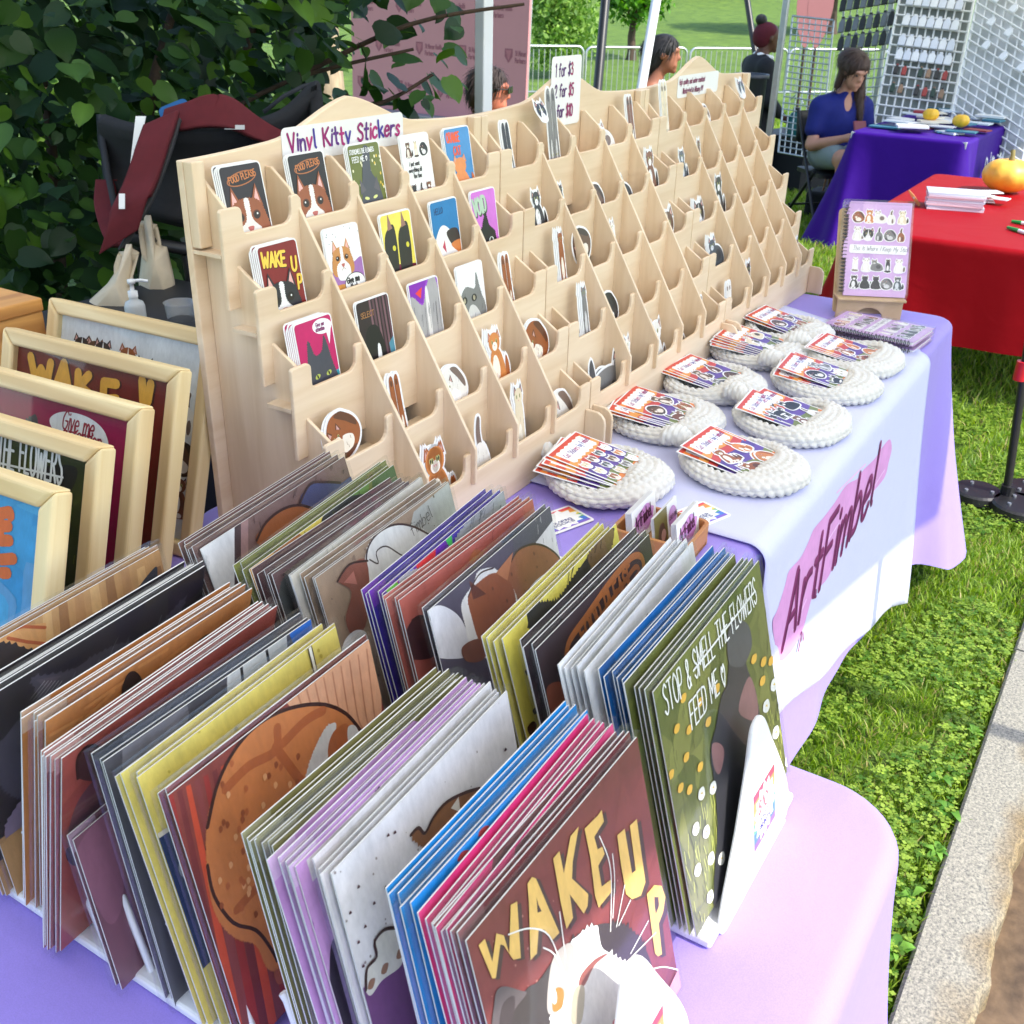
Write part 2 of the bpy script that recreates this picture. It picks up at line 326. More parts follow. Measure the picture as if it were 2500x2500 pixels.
class Art:
    def __init__(s, W, H, bg=None, fn=None):
        s.W, s.H = W, H; s.L = []; s.fn = fn      # fn turns a photo pixel into a place on this sheet
        if bg is not None: s.L.append(([(0, 0), (W, 0), (W, H), (0, H)], bg))
    def cv(s, pts): return [s.fn(*p) for p in pts] if s.fn else list(pts)
    def poly(s, pts, col, smooth=False, fur=0, step=None, grow=0, raw=False):
        p = list(pts) if raw else s.cv(pts)
        if smooth: p = catmull(p, 5)
        if fur: p = furp(p, fur, step or fur * .8, R0)
        if grow: p = growp(p, grow)
        s.L.append((p, col)); return p
    def ell(s, cx, cy, rx, ry=None, rot=0, col=(0, 0, 0), grow=0): s.L.append((ellp(cx, cy, rx + grow, (rx if ry is None else ry) + grow, rot), col))
    def stroke(s, pts, w, col, raw=False, taper=False, smooth=False):
        p = list(pts) if raw else s.cv(pts)
        if smooth and len(p) > 2: p = catmull(p, 4, False)
        segs = [[p[0]]]
        for i in range(1, len(p)):
            segs[-1].append(p[i])
            if i < len(p) - 1:
                a = math.atan2(p[i][1] - p[i - 1][1], p[i][0] - p[i - 1][0]); b = math.atan2(p[i + 1][1] - p[i][1], p[i + 1][0] - p[i][0])
                if abs((b - a + math.pi) % (2 * math.pi) - math.pi) > 1.05: segs.append([p[i]])
        for sg in segs:
            if len(sg) < 2: continue
            l = []; r = []; n = len(sg)
            for i in range(n):
                a = sg[max(i - 1, 0)]; b = sg[min(i + 1, n - 1)]; dx, dy = b[0] - a[0], b[1] - a[1]; d = math.hypot(dx, dy) or 1
                h = w / 2 * (1 - .85 * i / (n - 1) if taper else 1); l.append((sg[i][0] - dy / d * h, sg[i][1] + dx / d * h)); r.append((sg[i][0] + dy / d * h, sg[i][1] - dx / d * h))
            def capp(c, frm, to):
                a0 = math.atan2(frm[1] - c[1], frm[0] - c[0]); return [(c[0] + w / 2 * math.cos(a0 - math.pi * k / 4), c[1] + w / 2 * math.sin(a0 - math.pi * k / 4)) for k in (1, 2, 3)]
            for i in range(n - 1): s.L.append(([l[i], l[i + 1], r[i + 1], r[i]], col, i > 0))
            if not taper: s.L.append(([l[-1]] + capp(sg[-1], l[-1], r[-1]) + [r[-1]], col, True)); s.L.append(([r[0]] + capp(sg[0], r[0], l[0]) + [l[0]], col, True))
    def text(s, t, x, y, size, w, col, rot=0, track=.16, xs=1.0, jit=.03, slant=0, curve=None):
        """t may be a string or list of glyph keys; (x, y) baseline start in sheet units"""
        c, sn = math.cos(rot), math.sin(rot); cx = 0
        for ch in t:
            jy = R0.uniform(-jit, jit); jr = R0.uniform(-jit, jit) * 2; cl = col(cx * size) if callable(col) else col
            for st in glyph_strokes(ch):
                q = []
                for a, b in st:
                    a2 = (a + slant * b + jr * (b - .5)) * xs + cx; b2 = b + jy
                    if curve: b2 += curve(a2)
                    q.append((x + size * (a2 * c - b2 * sn), y + size * (a2 * sn + b2 * c)))
                s.stroke(q, w, cl, raw=True)
            cx += (glyph_w(ch) + track) * xs
        return cx * size
    def build(s, name, parent, material, clip=True, y0=-.0003, dy=.00002, clipbox=None, **kw):
        v = []; f = []; ink = []; y = y0; dy = min(dy, .0011 * max(1.0, s.W) / max(1, sum(1 for q in s.L if len(q) < 3 or not q[2])))
        for it in s.L:
            p, col = it[:2]
            if len(it) > 2 and it[2]: y += dy - 4e-7
            if clip: p = clip_rect(p, *(clipbox or (0, 0, s.W, s.H)))
            q = []
            for a in p:
                if not q or abs(a[0] - q[-1][0]) + abs(a[1] - q[-1][1]) > 1e-6: q.append(a)
            if len(q) < 3 or abs(parea(q)) < 1e-9: continue
            if parea(q) < 0: q = q[::-1]
            n = len(v); v += [(a, y, b) for a, b in q]
            if len(q) <= 4 and False: tris = [tuple(range(len(q)))]
            else: tris = tessellate_polygon([[Vector((a, b, 0)) for a, b in q]])
            for t in tris:
                a, b, c = (q[k] for k in t)
                if (b[0] - a[0]) * (c[1] - a[1]) - (c[0] - a[0]) * (b[1] - a[1]) < 0: t = t[::-1]
                f.append(tuple(n + k for k in t)); ink.append(col)
            y -= dy
        me = bpy.data.meshes.new(name); me.from_pydata(v, [], f); me.materials.append(material)
        at = me.color_attributes.new("ink", 'FLOAT_COLOR', 'CORNER')
        arr = np.ones((len(f) * 3, 4), np.float32); arr[:, :3] = np.repeat(np.array(ink, np.float32).reshape(-1, 3), 3, axis=0) if ink else 0
        at.data.foreach_set("color", arr.ravel()); me.update()
        return link(name, me, parent, **kw)

# ---- little cats for stickers, sheets and covers: shapes in a unit box about (0,0)-(1,1)
def cat_shapes(kind, pal, rnd):
    A, B, Cc = pal; D = (.02, .015, .015); S = []
    def e(cx, cy, rx, ry, rot=0, col=A): S.append((ellp(cx, cy, rx, ry, rot, 18), col))
    def p(pts, col=A, sm=True): S.append((catmull(pts, 4) if sm else pts, col))
    def ears(cx, cy, w, h, sp, col=A, inn=(.62, .34, .30)):
        for sg in (-1, 1):
            p([(cx + sg * (sp - w), cy), (cx + sg * (sp + w * .35), cy + h), (cx + sg * (sp + w), cy - h * .25)], col, False)
            p([(cx + sg * (sp - w * .45), cy), (cx + sg * (sp + w * .3), cy + h * .68), (cx + sg * (sp + w * .6), cy - h * .1)], inn, False)
    def face(cx, cy, r):
        for sg in (-1, 1): e(cx + sg * r * .42, cy + r * .08, r * .15, r * .2, 0, (.55, .55, .2)); e(cx + sg * r * .42, cy + r * .06, r * .08, r * .17, 0, D)
        p([(cx - r * .13, cy - r * .22), (cx + r * .13, cy - r * .22), (cx, cy - r * .4)], (.6, .3, .28), False)
    if kind == 'sit':
        p([(.78, .1), (.95, .12), (.98, .32), (.9, .5), (.84, .34), (.82, .2)], B); p([(.24, .04), (.2, .3), (.32, .62), (.5, .72), (.7, .6), (.82, .26), (.76, .03)]); e(.46, .34, .14, .24, 0, Cc); e(.36, .08, .09, .06, 0, Cc); e(.58, .08, .09, .06, 0, Cc)
        ears(.5, .88, .09, .14, .16, B); e(.5, .8, .22, .18, 0, A); e(.5, .73, .1, .08, 0, Cc); face(.5, .8, .2)
    elif kind == 'tall':
        p([(.38, .02), (.34, .4), (.38, .8), (.62, .8), (.66, .4), (.62, .02)]); e(.5, .3, .09, .24, 0, Cc); p([(.3, .02), (.3, .12), (.7, .12), (.7, .02)], B); ears(.5, .92, .07, .09, .1, B); e(.5, .86, .15, .11, 0, A); face(.5, .86, .14)
    elif kind == 'legs':
        for x in (.36, .58): p([(x - .09, .02), (x - .1, .5), (x - .08, .95), (x + .08, .98), (x + .09, .5), (x + .1, .02)], A); e(x, .9, .05, .05, 0, B); e(x, .2, .04, .16, 0, Cc)
        for x in (.36, .58): face(x, .14, .1)
    elif kind == 'curl':
        p([(.06, .3), (.12, .62), (.36, .84), (.66, .82), (.92, .56), (.95, .26), (.72, .06), (.36, .05)]); p([(.5, .82), (.72, .8), (.93, .5), (.9, .36), (.7, .6)], B); p([(.3, .34), (.5, .42), (.72, .3), (.66, .14), (.4, .1)], Cc); p([(.1, .2), (.3, .03), (.62, .03), (.7, .1), (.4, .12), (.2, .26)], B); ears(.34, .58, .08, .14, .11, B); e(.34, .48, .17, .14, .2, A); e(.33, .42, .09, .07, 0, Cc); face(.34, .48, .14)
    elif kind == 'back':
        p([(.2, .04), (.16, .35), (.35, .66), (.65, .66), (.84, .35), (.8, .04)]); ears(.5, .88, .1, .14, .15, A); e(.5, .78, .22, .18, 0, A); p([(.78, .08), (.98, .1), (1.0, .45), (.9, .6), (.88, .3)], B)
    elif kind == 'tail':
        p([(.46, .55), (.42, .8), (.5, 1.0), (.58, .98), (.55, .8), (.58, .55)], B); p([(.3, .02), (.24, .3), (.34, .6), (.5, .68), (.68, .58), (.78, .3), (.7, .02)]); e(.42, .2, .07, .18, 0, Cc); e(.6, .2, .07, .18, 0, B)
    elif kind == 'face':
        ears(.5, .74, .16, .24, .26, A); e(.5, .5, .4, .36, 0, A); p([(.5, .86), (.44, .5), (.3, .24), (.5, .14), (.7, .24), (.56, .5)], Cc); face(.5, .5, .34); e(.5, .14, .26, .12, 0, Cc)
    elif kind == 'walk':
        p([(.06, .5), (.02, .8), (.08, .95), (.14, .8), (.16, .6)], B); p([(.1, .4), (.2, .64), (.5, .7), (.76, .62), (.82, .4), (.7, .28), (.3, .26)]); 
        for x in (.2, .34, .62, .76): p([(x - .05, .04), (x - .05, .4), (x + .06, .4), (x + .05, .04)], B if x > .5 else A)
        ears(.82, .78, .07, .11, .1, B); e(.82, .68, .15, .13, 0, A); e(.84, .62, .07, .05, 0, Cc); face(.82, .68, .13); e(.5, .34, .2, .06, 0, Cc)
    elif kind == 'loaf':
        p([(.06, .16), (.08, .5), (.3, .68), (.66, .66), (.92, .45), (.94, .14), (.5, .06)]); e(.62, .4, .18, .16, 0, B); ears(.3, .84, .08, .13, .13, B); e(.3, .72, .19, .16, 0, A); e(.3, .66, .09, .07, 0, Cc); face(.3, .72, .17)
    return S
PALS = [(RGB(150, 82, 40), RGB(96, 52, 30), RGB(238, 226, 210)), (RGB(40, 38, 42), RGB(22, 20, 24), RGB(232, 230, 228)), (RGB(232, 226, 218), RGB(120, 100, 90), RGB(246, 242, 238)), (RGB(120, 118, 118), RGB(70, 68, 72), RGB(205, 204, 203)),
        (RGB(206, 128, 66), RGB(168, 92, 44), RGB(244, 232, 216)), (RGB(96, 66, 48), RGB(54, 38, 32), RGB(226, 214, 200)), (RGB(222, 206, 176), RGB(66, 46, 38), RGB(240, 230, 212)), (RGB(66, 76, 86), RGB(42, 48, 56), RGB(206, 210, 214)), (RGB(120, 72, 52), RGB(30, 26, 26), RGB(240, 236, 230))]
def put_cat(art, kind, x, y, s, pal, rnd, rot=0, white=.0, sx=1.0):
    c, sn = math.cos(rot), math.sin(rot)
    def tr(p): return [(x + s * ((a - .5) * sx * c - (b - .5) * sn), y + s * ((a - .5) * sx * sn + (b - .5) * c)) for a, b in p]
    S = [(tr(p), col) for p, col in cat_shapes(kind, pal, rnd)]
    if white:
        for p, col in S: art.L.append((growp(p, white), (.86, .86, .85)))
    for p, col in S: art.L.append((p, col))
def convex(pts):
    pts = sorted(set(pts)); 
    def half(P):
        h = []
        for p in P:
            while len(h) > 1 and (h[-1][0] - h[-2][0]) * (p[1] - h[-2][1]) - (h[-1][1] - h[-2][1]) * (p[0] - h[-2][0]) <= 0: h.pop()
            h.append(p)
        return h[:-1]
    return half(pts) + half(pts[::-1])

class Sheet:
    """a flat sheet standing somewhere: O its lower left corner, ex right, ev up; uv() reads a photo pixel on its face"""
    def __init__(s, O, ex, ev): s.O = O; s.ex = ex.normalized(); s.ev = (ev - s.ex * ev.dot(s.ex)).normalized(); s.n = s.ex.cross(s.ev); s.M = basis(O, s.ex, s.ev)
    def uv(s, x, y):
        d = ray(x, y); t = (s.O - CAM).dot(s.n) / d.dot(s.n); P = CAM + d * t - s.O; return (P.dot(s.ex), P.dot(s.ev))
# ------------------------------------------------------------------ ground
def sstep(a, b, x): t = np.clip((x - a) / (b - a), 0, 1); return t * t * (3 - 2 * t)
def gz(x, y):
    s = (x - CAM.x) * math.cos(YAW) + (y - CAM.y) * math.sin(YAW)
    return -.042 * np.clip(s - 4, 0, 18) + .031 * np.clip(s - 26, 0, 34) + .09 * np.clip(s - 60, 0, 160)
def grass_ground_mat():
    m = mat("lawn_soil", RGB(74, 92, 34), .9); n = m.node_tree.nodes; L = m.node_tree.links; b = n["Principled BSDF"]
    tc = n.new("ShaderNodeTexCoord")
    def noise(sc, det=6): q = n.new("ShaderNodeTexNoise"); q.inputs["Scale"].default_value = sc; q.inputs["Detail"].default_value = det; q.inputs["Roughness"].default_value = .7; L.new(tc.outputs["Object"], q.inputs["Vector"]); return q
    a = noise(2.2); r = n.new("ShaderNodeValToRGB"); e = r.color_ramp.elements; e[0].position = .3; e[0].color = (*RGB(70, 104, 28), 1); e[1].position = .72; e[1].color = (*RGB(128, 160, 52), 1); L.new(a.outputs[0], r.inputs[0])
    c = noise(38, 8); r2 = n.new("ShaderNodeValToRGB"); e = r2.color_ramp.elements; e[0].position = .35; e[0].color = (.35, .35, .3, 1); e[1].position = .65; e[1].color = (1.15, 1.15, 1.0, 1); L.new(c.outputs[0], r2.inputs[0])
    mx = n.new("ShaderNodeMixRGB"); mx.blend_type = 'MULTIPLY'; mx.inputs[0].default_value = 1; L.new(r.outputs[0], mx.inputs[1]); L.new(r2.outputs[0], mx.inputs[2]); L.new(mx.outputs[0], b.inputs["Base Color"])
    bp = n.new("ShaderNodeBump"); bp.inputs["Strength"].default_value = .9; bp.inputs["Distance"].default_value = .03; L.new(c.outputs[0], bp.inputs["Height"]); L.new(bp.outputs[0], b.inputs["Normal"])
    return m
def make_ground():
    rad = [0.0] + [0.35 * 1.1 ** k for k in range(68)]; A = 112; mb = MB(); rows = []
    for r in rad:
        th = np.arange(A) * 2 * math.pi / A; x = CAM.x + r * np.cos(th); y = CAM.y + r * np.sin(th); z = gz(x, y) - .012
        z = np.where(y < -1.0, np.minimum(z, -.14), z); rows.append([Vector(p) for p in zip(x, y, z)])
    mb.grid(rows, closeu=True); o = part("lawn", mb, grass_ground_mat(), None, smooth=True); tag(o, kind="structure")
make_ground()
def ink_leaf_mat(name, rough=.5, transl=.35, tint=(1, 1, 1)):
    m = bpy.data.materials.new(name); m.use_nodes = True; n = m.node_tree.nodes; L = m.node_tree.links; b = n["Principled BSDF"]; b.inputs["Roughness"].default_value = rough; b.inputs["Specular IOR Level"].default_value = .35
    at = n.new("ShaderNodeAttribute"); at.attribute_name = "ink"; L.new(at.outputs["Color"], b.inputs["Base Color"])
    tr = n.new("ShaderNodeBsdfTranslucent"); hs = n.new("ShaderNodeHueSaturation"); hs.inputs["Saturation"].default_value = 1.15; hs.inputs["Value"].default_value = 1.3; L.new(at.outputs["Color"], hs.inputs["Color"]); L.new(hs.outputs[0], tr.inputs[0])
    mx = n.new("ShaderNodeMixShader"); mx.inputs[0].default_value = transl; L.new(b.outputs[0], mx.inputs[1]); L.new(tr.outputs[0], mx.inputs[2]); L.new(mx.outputs[0], n["Material Output"].inputs[0]); MATS[name] = m; return m
def soup(name, V, F, colors, material, parent=None):
    """V (n,k,3) patches with the same face list F, one colour each, as one mesh"""
    n, k, _ = V.shape; me = bpy.data.meshes.new(name); fl = [len(f) for f in F]; nf = len(F)
    idx = np.concatenate([np.array(f) for f in F]); loops = (idx[None, :] + (np.arange(n) * k)[:, None]).ravel()
    me.vertices.add(n * k); me.vertices.foreach_set("co", V.astype(np.float32).ravel()); me.loops.add(len(loops)); me.loops.foreach_set("vertex_index", loops.astype(np.int32))
    tot = np.tile(np.array(fl), n); st = np.concatenate([[0], np.cumsum(tot)[:-1]]); me.polygons.add(n * nf); me.polygons.foreach_set("loop_start", st.astype(np.int32)); me.polygons.foreach_set("loop_total", tot.astype(np.int32))
    me.update(calc_edges=True); me.materials.append(material)
    at = me.color_attributes.new("ink", 'FLOAT_COLOR', 'POINT'); c = np.ones((n, k, 4), np.float32); c[..., :3] = colors[:, None, :] if colors.ndim == 2 else colors; at.data.foreach_set("color", c.ravel())
    return link(name, me, parent)
GRASSM = ink_leaf_mat("grass_blade", .5, .35)
def blades(name, boxes, label, wmul=1.0):
    VV = []; CC = []
    for x0, x1, y0, y1, dens, h, w in boxes:
        n = int((x1 - x0) * (y1 - y0) * dens); x = NR.uniform(x0, x1, n); y = NR.uniform(y0, y1, n)
        # tufty: thin out by a slow wave
        keep = (np.sin(x * 9.1 + 3 * np.sin(y * 7)) * np.sin(y * 11.3 + 2 * np.sin(x * 5)) > -.75) | (NR.random(n) < .5); x = x[keep]; y = y[keep]; n = len(x)
        z = gz(x, y) - .014; th = NR.uniform(0, 2 * math.pi, n); hh = h * NR.uniform(.45, 1.25, n); ww = w * NR.uniform(.6, 1.3, n) * wmul; ln = hh * NR.uniform(.2, 1.1, n); ph = NR.uniform(0, 2 * math.pi, n)
        lean = np.stack([np.cos(ph) * ln, np.sin(ph) * ln, np.zeros(n)], 1); side = np.stack([np.cos(th) * ww, np.sin(th) * ww, np.zeros(n)], 1); base = np.stack([x, y, z], 1); up = np.array([0, 0, 1.0])
        V = np.stack([base - side, base + side, base + lean * .35 + up * (hh * .6)[:, None] - side * .8, base + lean * .35 + up * (hh * .6)[:, None] + side * .8, base + lean + up * (hh * .95)[:, None]], 1)
        g = NR.random(n)[:, None]; c = np.array(RGB(76, 118, 26)) * (1 - g) + np.array(RGB(164, 190, 70)) * g; dry = NR.random(n) < .10; c[dry] = np.array(RGB(176, 164, 106)); VV.append(V); CC.append(c)
    o = soup(name, np.concatenate(VV), [(0, 1, 3, 2), (2, 3, 4)], np.concatenate(CC), GRASSM); tag(o, label, "grass", kind="stuff"); return o
blades("grass", [(0.2, 2.7, -0.985, -0.25, 24000, .028, .0018), (-.2, 2.7, -.25, 1.6, 2500, .04, .003), (2.7, 4.6, -1.4, 1.6, 6000, .045, .0026), (4.6, 9.5, -1.2, 3.4, 2600, .05, .004)], "short green lawn grass around the stall tables")
blades("grass", [(9.5, 20, -1, 9, 260, .09, .012), (6, 16, 3.4, 10, 260, .09, .012)], "sunlit lawn grass stretching away to the barricades")
def clover():
    n = 21000; x = NR.uniform(.3, 3.6, n); y = NR.uniform(-.975, -.1, n); k = np.sin(x * 6 + 2 * np.sin(y * 9)) + np.sin(y * 8 + x * 3) > -.5; x = x[k]; y = y[k]; n = len(x)
    z = gz(x, y) + NR.uniform(.004, .022, n); VV = []; CC = []; a0 = NR.uniform(0, 6.28, n); sz = NR.uniform(.0032, .0072, n)
    g = NR.random(n)[:, None]; c = np.array(RGB(66, 110, 28)) * (1 - g) + np.array(RGB(160, 186, 72)) * g
    for q in range(3):
        a = a0 + q * 2.094; d = np.stack([np.cos(a), np.sin(a), NR.uniform(-.25, .35, n)], 1); sd_ = np.stack([-np.sin(a), np.cos(a), np.zeros(n)], 1); b = np.stack([x, y, z], 1); s = sz[:, None]
        VV.append(np.stack([b, b + d * s * .9 - sd_ * s * .75, b + d * s * 1.7, b + d * s * .9 + sd_ * s * .75], 1)); CC.append(c * NR.uniform(.85, 1.1, (n, 1)))
    o = soup("clover", np.concatenate(VV), [(0, 1, 2, 3)], np.concatenate(CC), GRASSM); tag(o, "clover leaves scattered through the lawn by the kerb", "clover", kind="stuff")
clover()
# broad plantain weeds hanging over the kerb
def weed(x, y, n, s, label):
    V = []; C_ = []
    for k in range(n):
        a = R0.uniform(0, 6.28); L_ = s * R0.uniform(.6, 1.1); w = L_ * .24; u = Vector((math.cos(a), math.sin(a), 0)); v = Vector((-u.y, u.x, 0)); b = Vector((x, y, .005))
        e = R0.uniform(.25, .8); pts = [b, b + u * L_ * .4 - v * w + Vector((0, 0, L_ * e * .8)), b + u * L_ * .5 + Vector((0, 0, L_ * e * .75)), b + u * L_ * .4 + v * w + Vector((0, 0, L_ * e * .8)), b + u * L_ * .8 - v * w * .6 + Vector((0, 0, L_ * e * .6)), b + u * L_ * .8 + v * w * .6 + Vector((0, 0, L_ * e * .6)), b + u * L_ + Vector((0, 0, L_ * e * .35))]
        V.append([tuple(p) for p in pts]); C_.append(lerp(RGB(66, 116, 34), RGB(126, 176, 66), R0.random()))
    o = soup("weed", np.array(V), [(0, 1, 2), (0, 2, 3), (1, 4, 2), (2, 4, 5), (2, 5, 3), (4, 6, 5)], np.array(C_), GRASSM); tag(o, label, "weed", "broad-leaved weeds along the kerb")
for i, (x, y, n, s) in enumerate([(.93, -.965, 10, .036), (.80, -.97, 8, .03), (1.02, -.93, 8, .03), (.66, -.955, 9, .032), (.52, -.96, 10, .036), (1.22, -.96, 7, .028), (.44, -.95, 9, .032)]): weed(x, y, n, s, "broad-leaved weed growing over the edge of the granite kerb")
# granite kerb stones
def granite():
    m = mat("granite", (.4, .38, .35), .75); n = m.node_tree.nodes; L = m.node_tree.links; b = n["Principled BSDF"]; tc = n.new("ShaderNodeTexCoord")
    vo = n.new("ShaderNodeTexNoise"); vo.inputs["Scale"].default_value = 170; vo.inputs["Detail"].default_value = 6; vo.inputs["Roughness"].default_value = .8; L.new(tc.outputs["Object"], vo.inputs["Vector"])
    r = n.new("ShaderNodeValToRGB"); e = r.color_ramp.elements; e[0].position = .36; e[0].color = (*RGB(82, 83, 80), 1); e[1].position = .60; e[1].color = (*RGB(166, 162, 146), 1); L.new(vo.outputs[0], r.inputs[0])
    st = n.new("ShaderNodeTexNoise"); st.inputs["Scale"].default_value = 7; st.inputs["Detail"].default_value = 5; L.new(tc.outputs["Object"], st.inputs["Vector"])
    sp = n.new("ShaderNodeSeparateXYZ"); L.new(tc.outputs["Object"], sp.inputs[0])
    mr = n.new("ShaderNodeMapRange"); mr.inputs[1].default_value = -.03; mr.inputs[2].default_value = -.13; mr.inputs[3].default_value = -.25; mr.inputs[4].default_value = .35; L.new(sp.outputs[1], mr.inputs[0])
    ad = n.new("ShaderNodeMath"); ad.operation = 'ADD'; L.new(st.outputs[0], ad.inputs[0]); L.new(mr.outputs[0], ad.inputs[1])
    r2 = n.new("ShaderNodeValToRGB"); r2.color_ramp.elements[0].position = .5; r2.color_ramp.elements[1].position = .85; L.new(ad.outputs[0], r2.inputs[0])
    mx = n.new("ShaderNodeMixRGB"); mx.blend_type = 'MULTIPLY'; mx.inputs[2].default_value = (.78, .60, .38, 1); L.new(r2.outputs[0], mx.inputs[0]); L.new(r.outputs[0], mx.inputs[1]); L.new(mx.outputs[0], b.inputs["Base Color"])
    bp = n.new("ShaderNodeBump"); bp.inputs["Strength"].default_value = .5; bp.inputs["Distance"].default_value = .003; L.new(vo.outputs[0], bp.inputs["Height"]); L.new(bp.outputs[0], b.inputs["Normal"]); return m
GRAN = granite()
kerb = thing("kerb", None, None, (0, -.984, 0)); tag(kerb, kind="structure")
for x0, x1 in ((-1.6, .31), (.318, 1.62), (1.628, 3.1), (3.108, 4.6)):
    mb = MB(); N = 40; rows = []
    for k in range(N + 1):
        x = x0 + (x1 - x0) * k / N; j = .004 * math.sin(x * 31) + .003 * math.sin(x * 77) + R0.uniform(-.002, .002)
        rows.append([(x, .0, -.15), (x, .0, .004), (x, -.006, .012), (x, -.06, .013 + R0.uniform(-.0008, .0008)), (x, -.112 + j, .012), (x, -.121 + j, .002), (x, -.124 + j * 1.5, -.15)])
    mb.grid(rows); mb.face([rows[0][i] for i in range(7)]); mb.face([rows[-1][i] for i in reversed(range(7))]); part("kerb_stone", mb, GRAN, kerb, smooth=False)
SOIL = mat("brown_soil", RGB(120, 98, 76), .95, col2=RGB(72, 58, 46), scale=22, bump=1.0, bscale=60)
mb = MB(); rows = [[(x, y, -.055 + .014 * math.sin(x * 13 + y * 7) * math.sin(y * 17 - x * 5) + R0.uniform(-.006, .006)) for x in np.linspace(-1.5, 4.5, 110)] for y in np.linspace(-2.2, -1.09, 30)]
mb.grid(rows); o = part("soil_bed", mb, SOIL, None, smooth=True); tag(o, kind="structure")

# ------------------------------------------------------------------ tables and cloths
def cloth_mat(name, c, c2=None, rough=.62, sheen=.2, spec=.4):
    m = mat(name, c, rough, sheen=sheen, spec=spec); n = m.node_tree.nodes; L = m.node_tree.links; b = n["Principled BSDF"]; tc = n.new("ShaderNodeTexCoord")
    w = n.new("ShaderNodeTexNoise"); w.inputs["Scale"].default_value = 900; w.inputs["Detail"].default_value = 2; L.new(tc.outputs["Object"], w.inputs["Vector"])
    big = n.new("ShaderNodeTexNoise"); big.inputs["Scale"].default_value = 5; big.inputs["Detail"].default_value = 4; big.inputs["Distortion"].default_value = .4; L.new(tc.outputs["Object"], big.inputs["Vector"])
    mr = n.new("ShaderNodeMapRange"); mr.inputs[1].default_value = .3; mr.inputs[2].default_value = .7; mr.inputs[3].default_value = .93; mr.inputs[4].default_value = 1.06; L.new(w.outputs[0], mr.inputs[0])
    sc = n.new("ShaderNodeVectorMath"); sc.operation = 'SCALE'; sc.inputs[0].default_value = c; L.new(mr.outputs[0], sc.inputs[3]); L.new(sc.outputs[0], b.inputs["Base Color"])
    b1 = n.new("ShaderNodeBump"); b1.inputs["Strength"].default_value = .5; b1.inputs["Distance"].default_value = .012
    cr = n.new("ShaderNodeTexVoronoi"); cr.feature = 'DISTANCE_TO_EDGE'; cr.inputs["Scale"].default_value = 3.1; dn = n.new("ShaderNodeVectorMath"); dn.operation = 'MULTIPLY_ADD'; dn.inputs[1].default_value = (.25, .25, .25); L.new(big.outputs["Color"], dn.inputs[0]); L.new(tc.outputs["Object"], dn.inputs[2]); L.new(dn.outputs[0], cr.inputs["Vector"])
    cm = n.new("ShaderNodeMapRange"); cm.inputs[2].default_value = .10; cm.inputs[3].default_value = .07; cm.inputs[4].default_value = 0.0; L.new(cr.outputs["Distance"], cm.inputs[0])
    hs = n.new("ShaderNodeMath"); hs.operation = 'ADD'; L.new(big.outputs[0], hs.inputs[0]); L.new(cm.outputs[0], hs.inputs[1]); L.new(hs.outputs[0], b1.inputs["Height"])
    b2 = n.new("ShaderNodeBump"); b2.inputs["Strength"].default_value = .25; b2.inputs["Distance"].default_value = .0006; L.new(w.outputs[0], b2.inputs["Height"]); L.new(b1.outputs[0], b2.inputs["Normal"]); L.new(b2.outputs[0], b.inputs["Normal"]); return m
LILAC = cloth_mat("lilac_cloth", RGB(148, 128, 212))
PALE = cloth_mat("pale_lavender_cloth", RGB(198, 199, 232))
def folding_table(x0, x1, y0, y1, z, label):
    t = thing("folding_table", label, "table", ((x0 + x1) / 2, (y0 + y1) / 2, 0)); mb = MB(); cx, cy = (x0 + x1) / 2, (y0 + y1) / 2; hx, hy = (x1 - x0) / 2 - .006, (y1 - y0) / 2 - .006
    mb.prism(rrect(-hx, -hy, hx, hy, .05), 0, .04); part("tabletop", mb, mat("grey_plastic", (.55, .55, .55), .5), t, M=Matrix.Translation((0, 0, z - .008)) @ Matrix.Rotation(-math.pi / 2, 4, 'X') @ Matrix.Scale(-1, 4, (0, 1, 0)) if False else Matrix(((1, 0, 0, 0), (0, 0, 1, 0), (0, -1, 0, z - .006), (0, 0, 0, 1))))
    long_x = hx > hy
    for sx in (-1, 1):
        for sy in (-1, 1):
            mb = MB(); lx = sx * (hx - (.16 if long_x else .08)); ly = sy * (hy - (.08 if long_x else .16)); g = float(gz(np.array([cx + lx]), np.array([cy + ly]))[0]); mb.tube([(lx, ly, z - .045), (lx, ly, g)], .014, 10); part("leg", mb, BLACK, t, smooth=True)
    return t
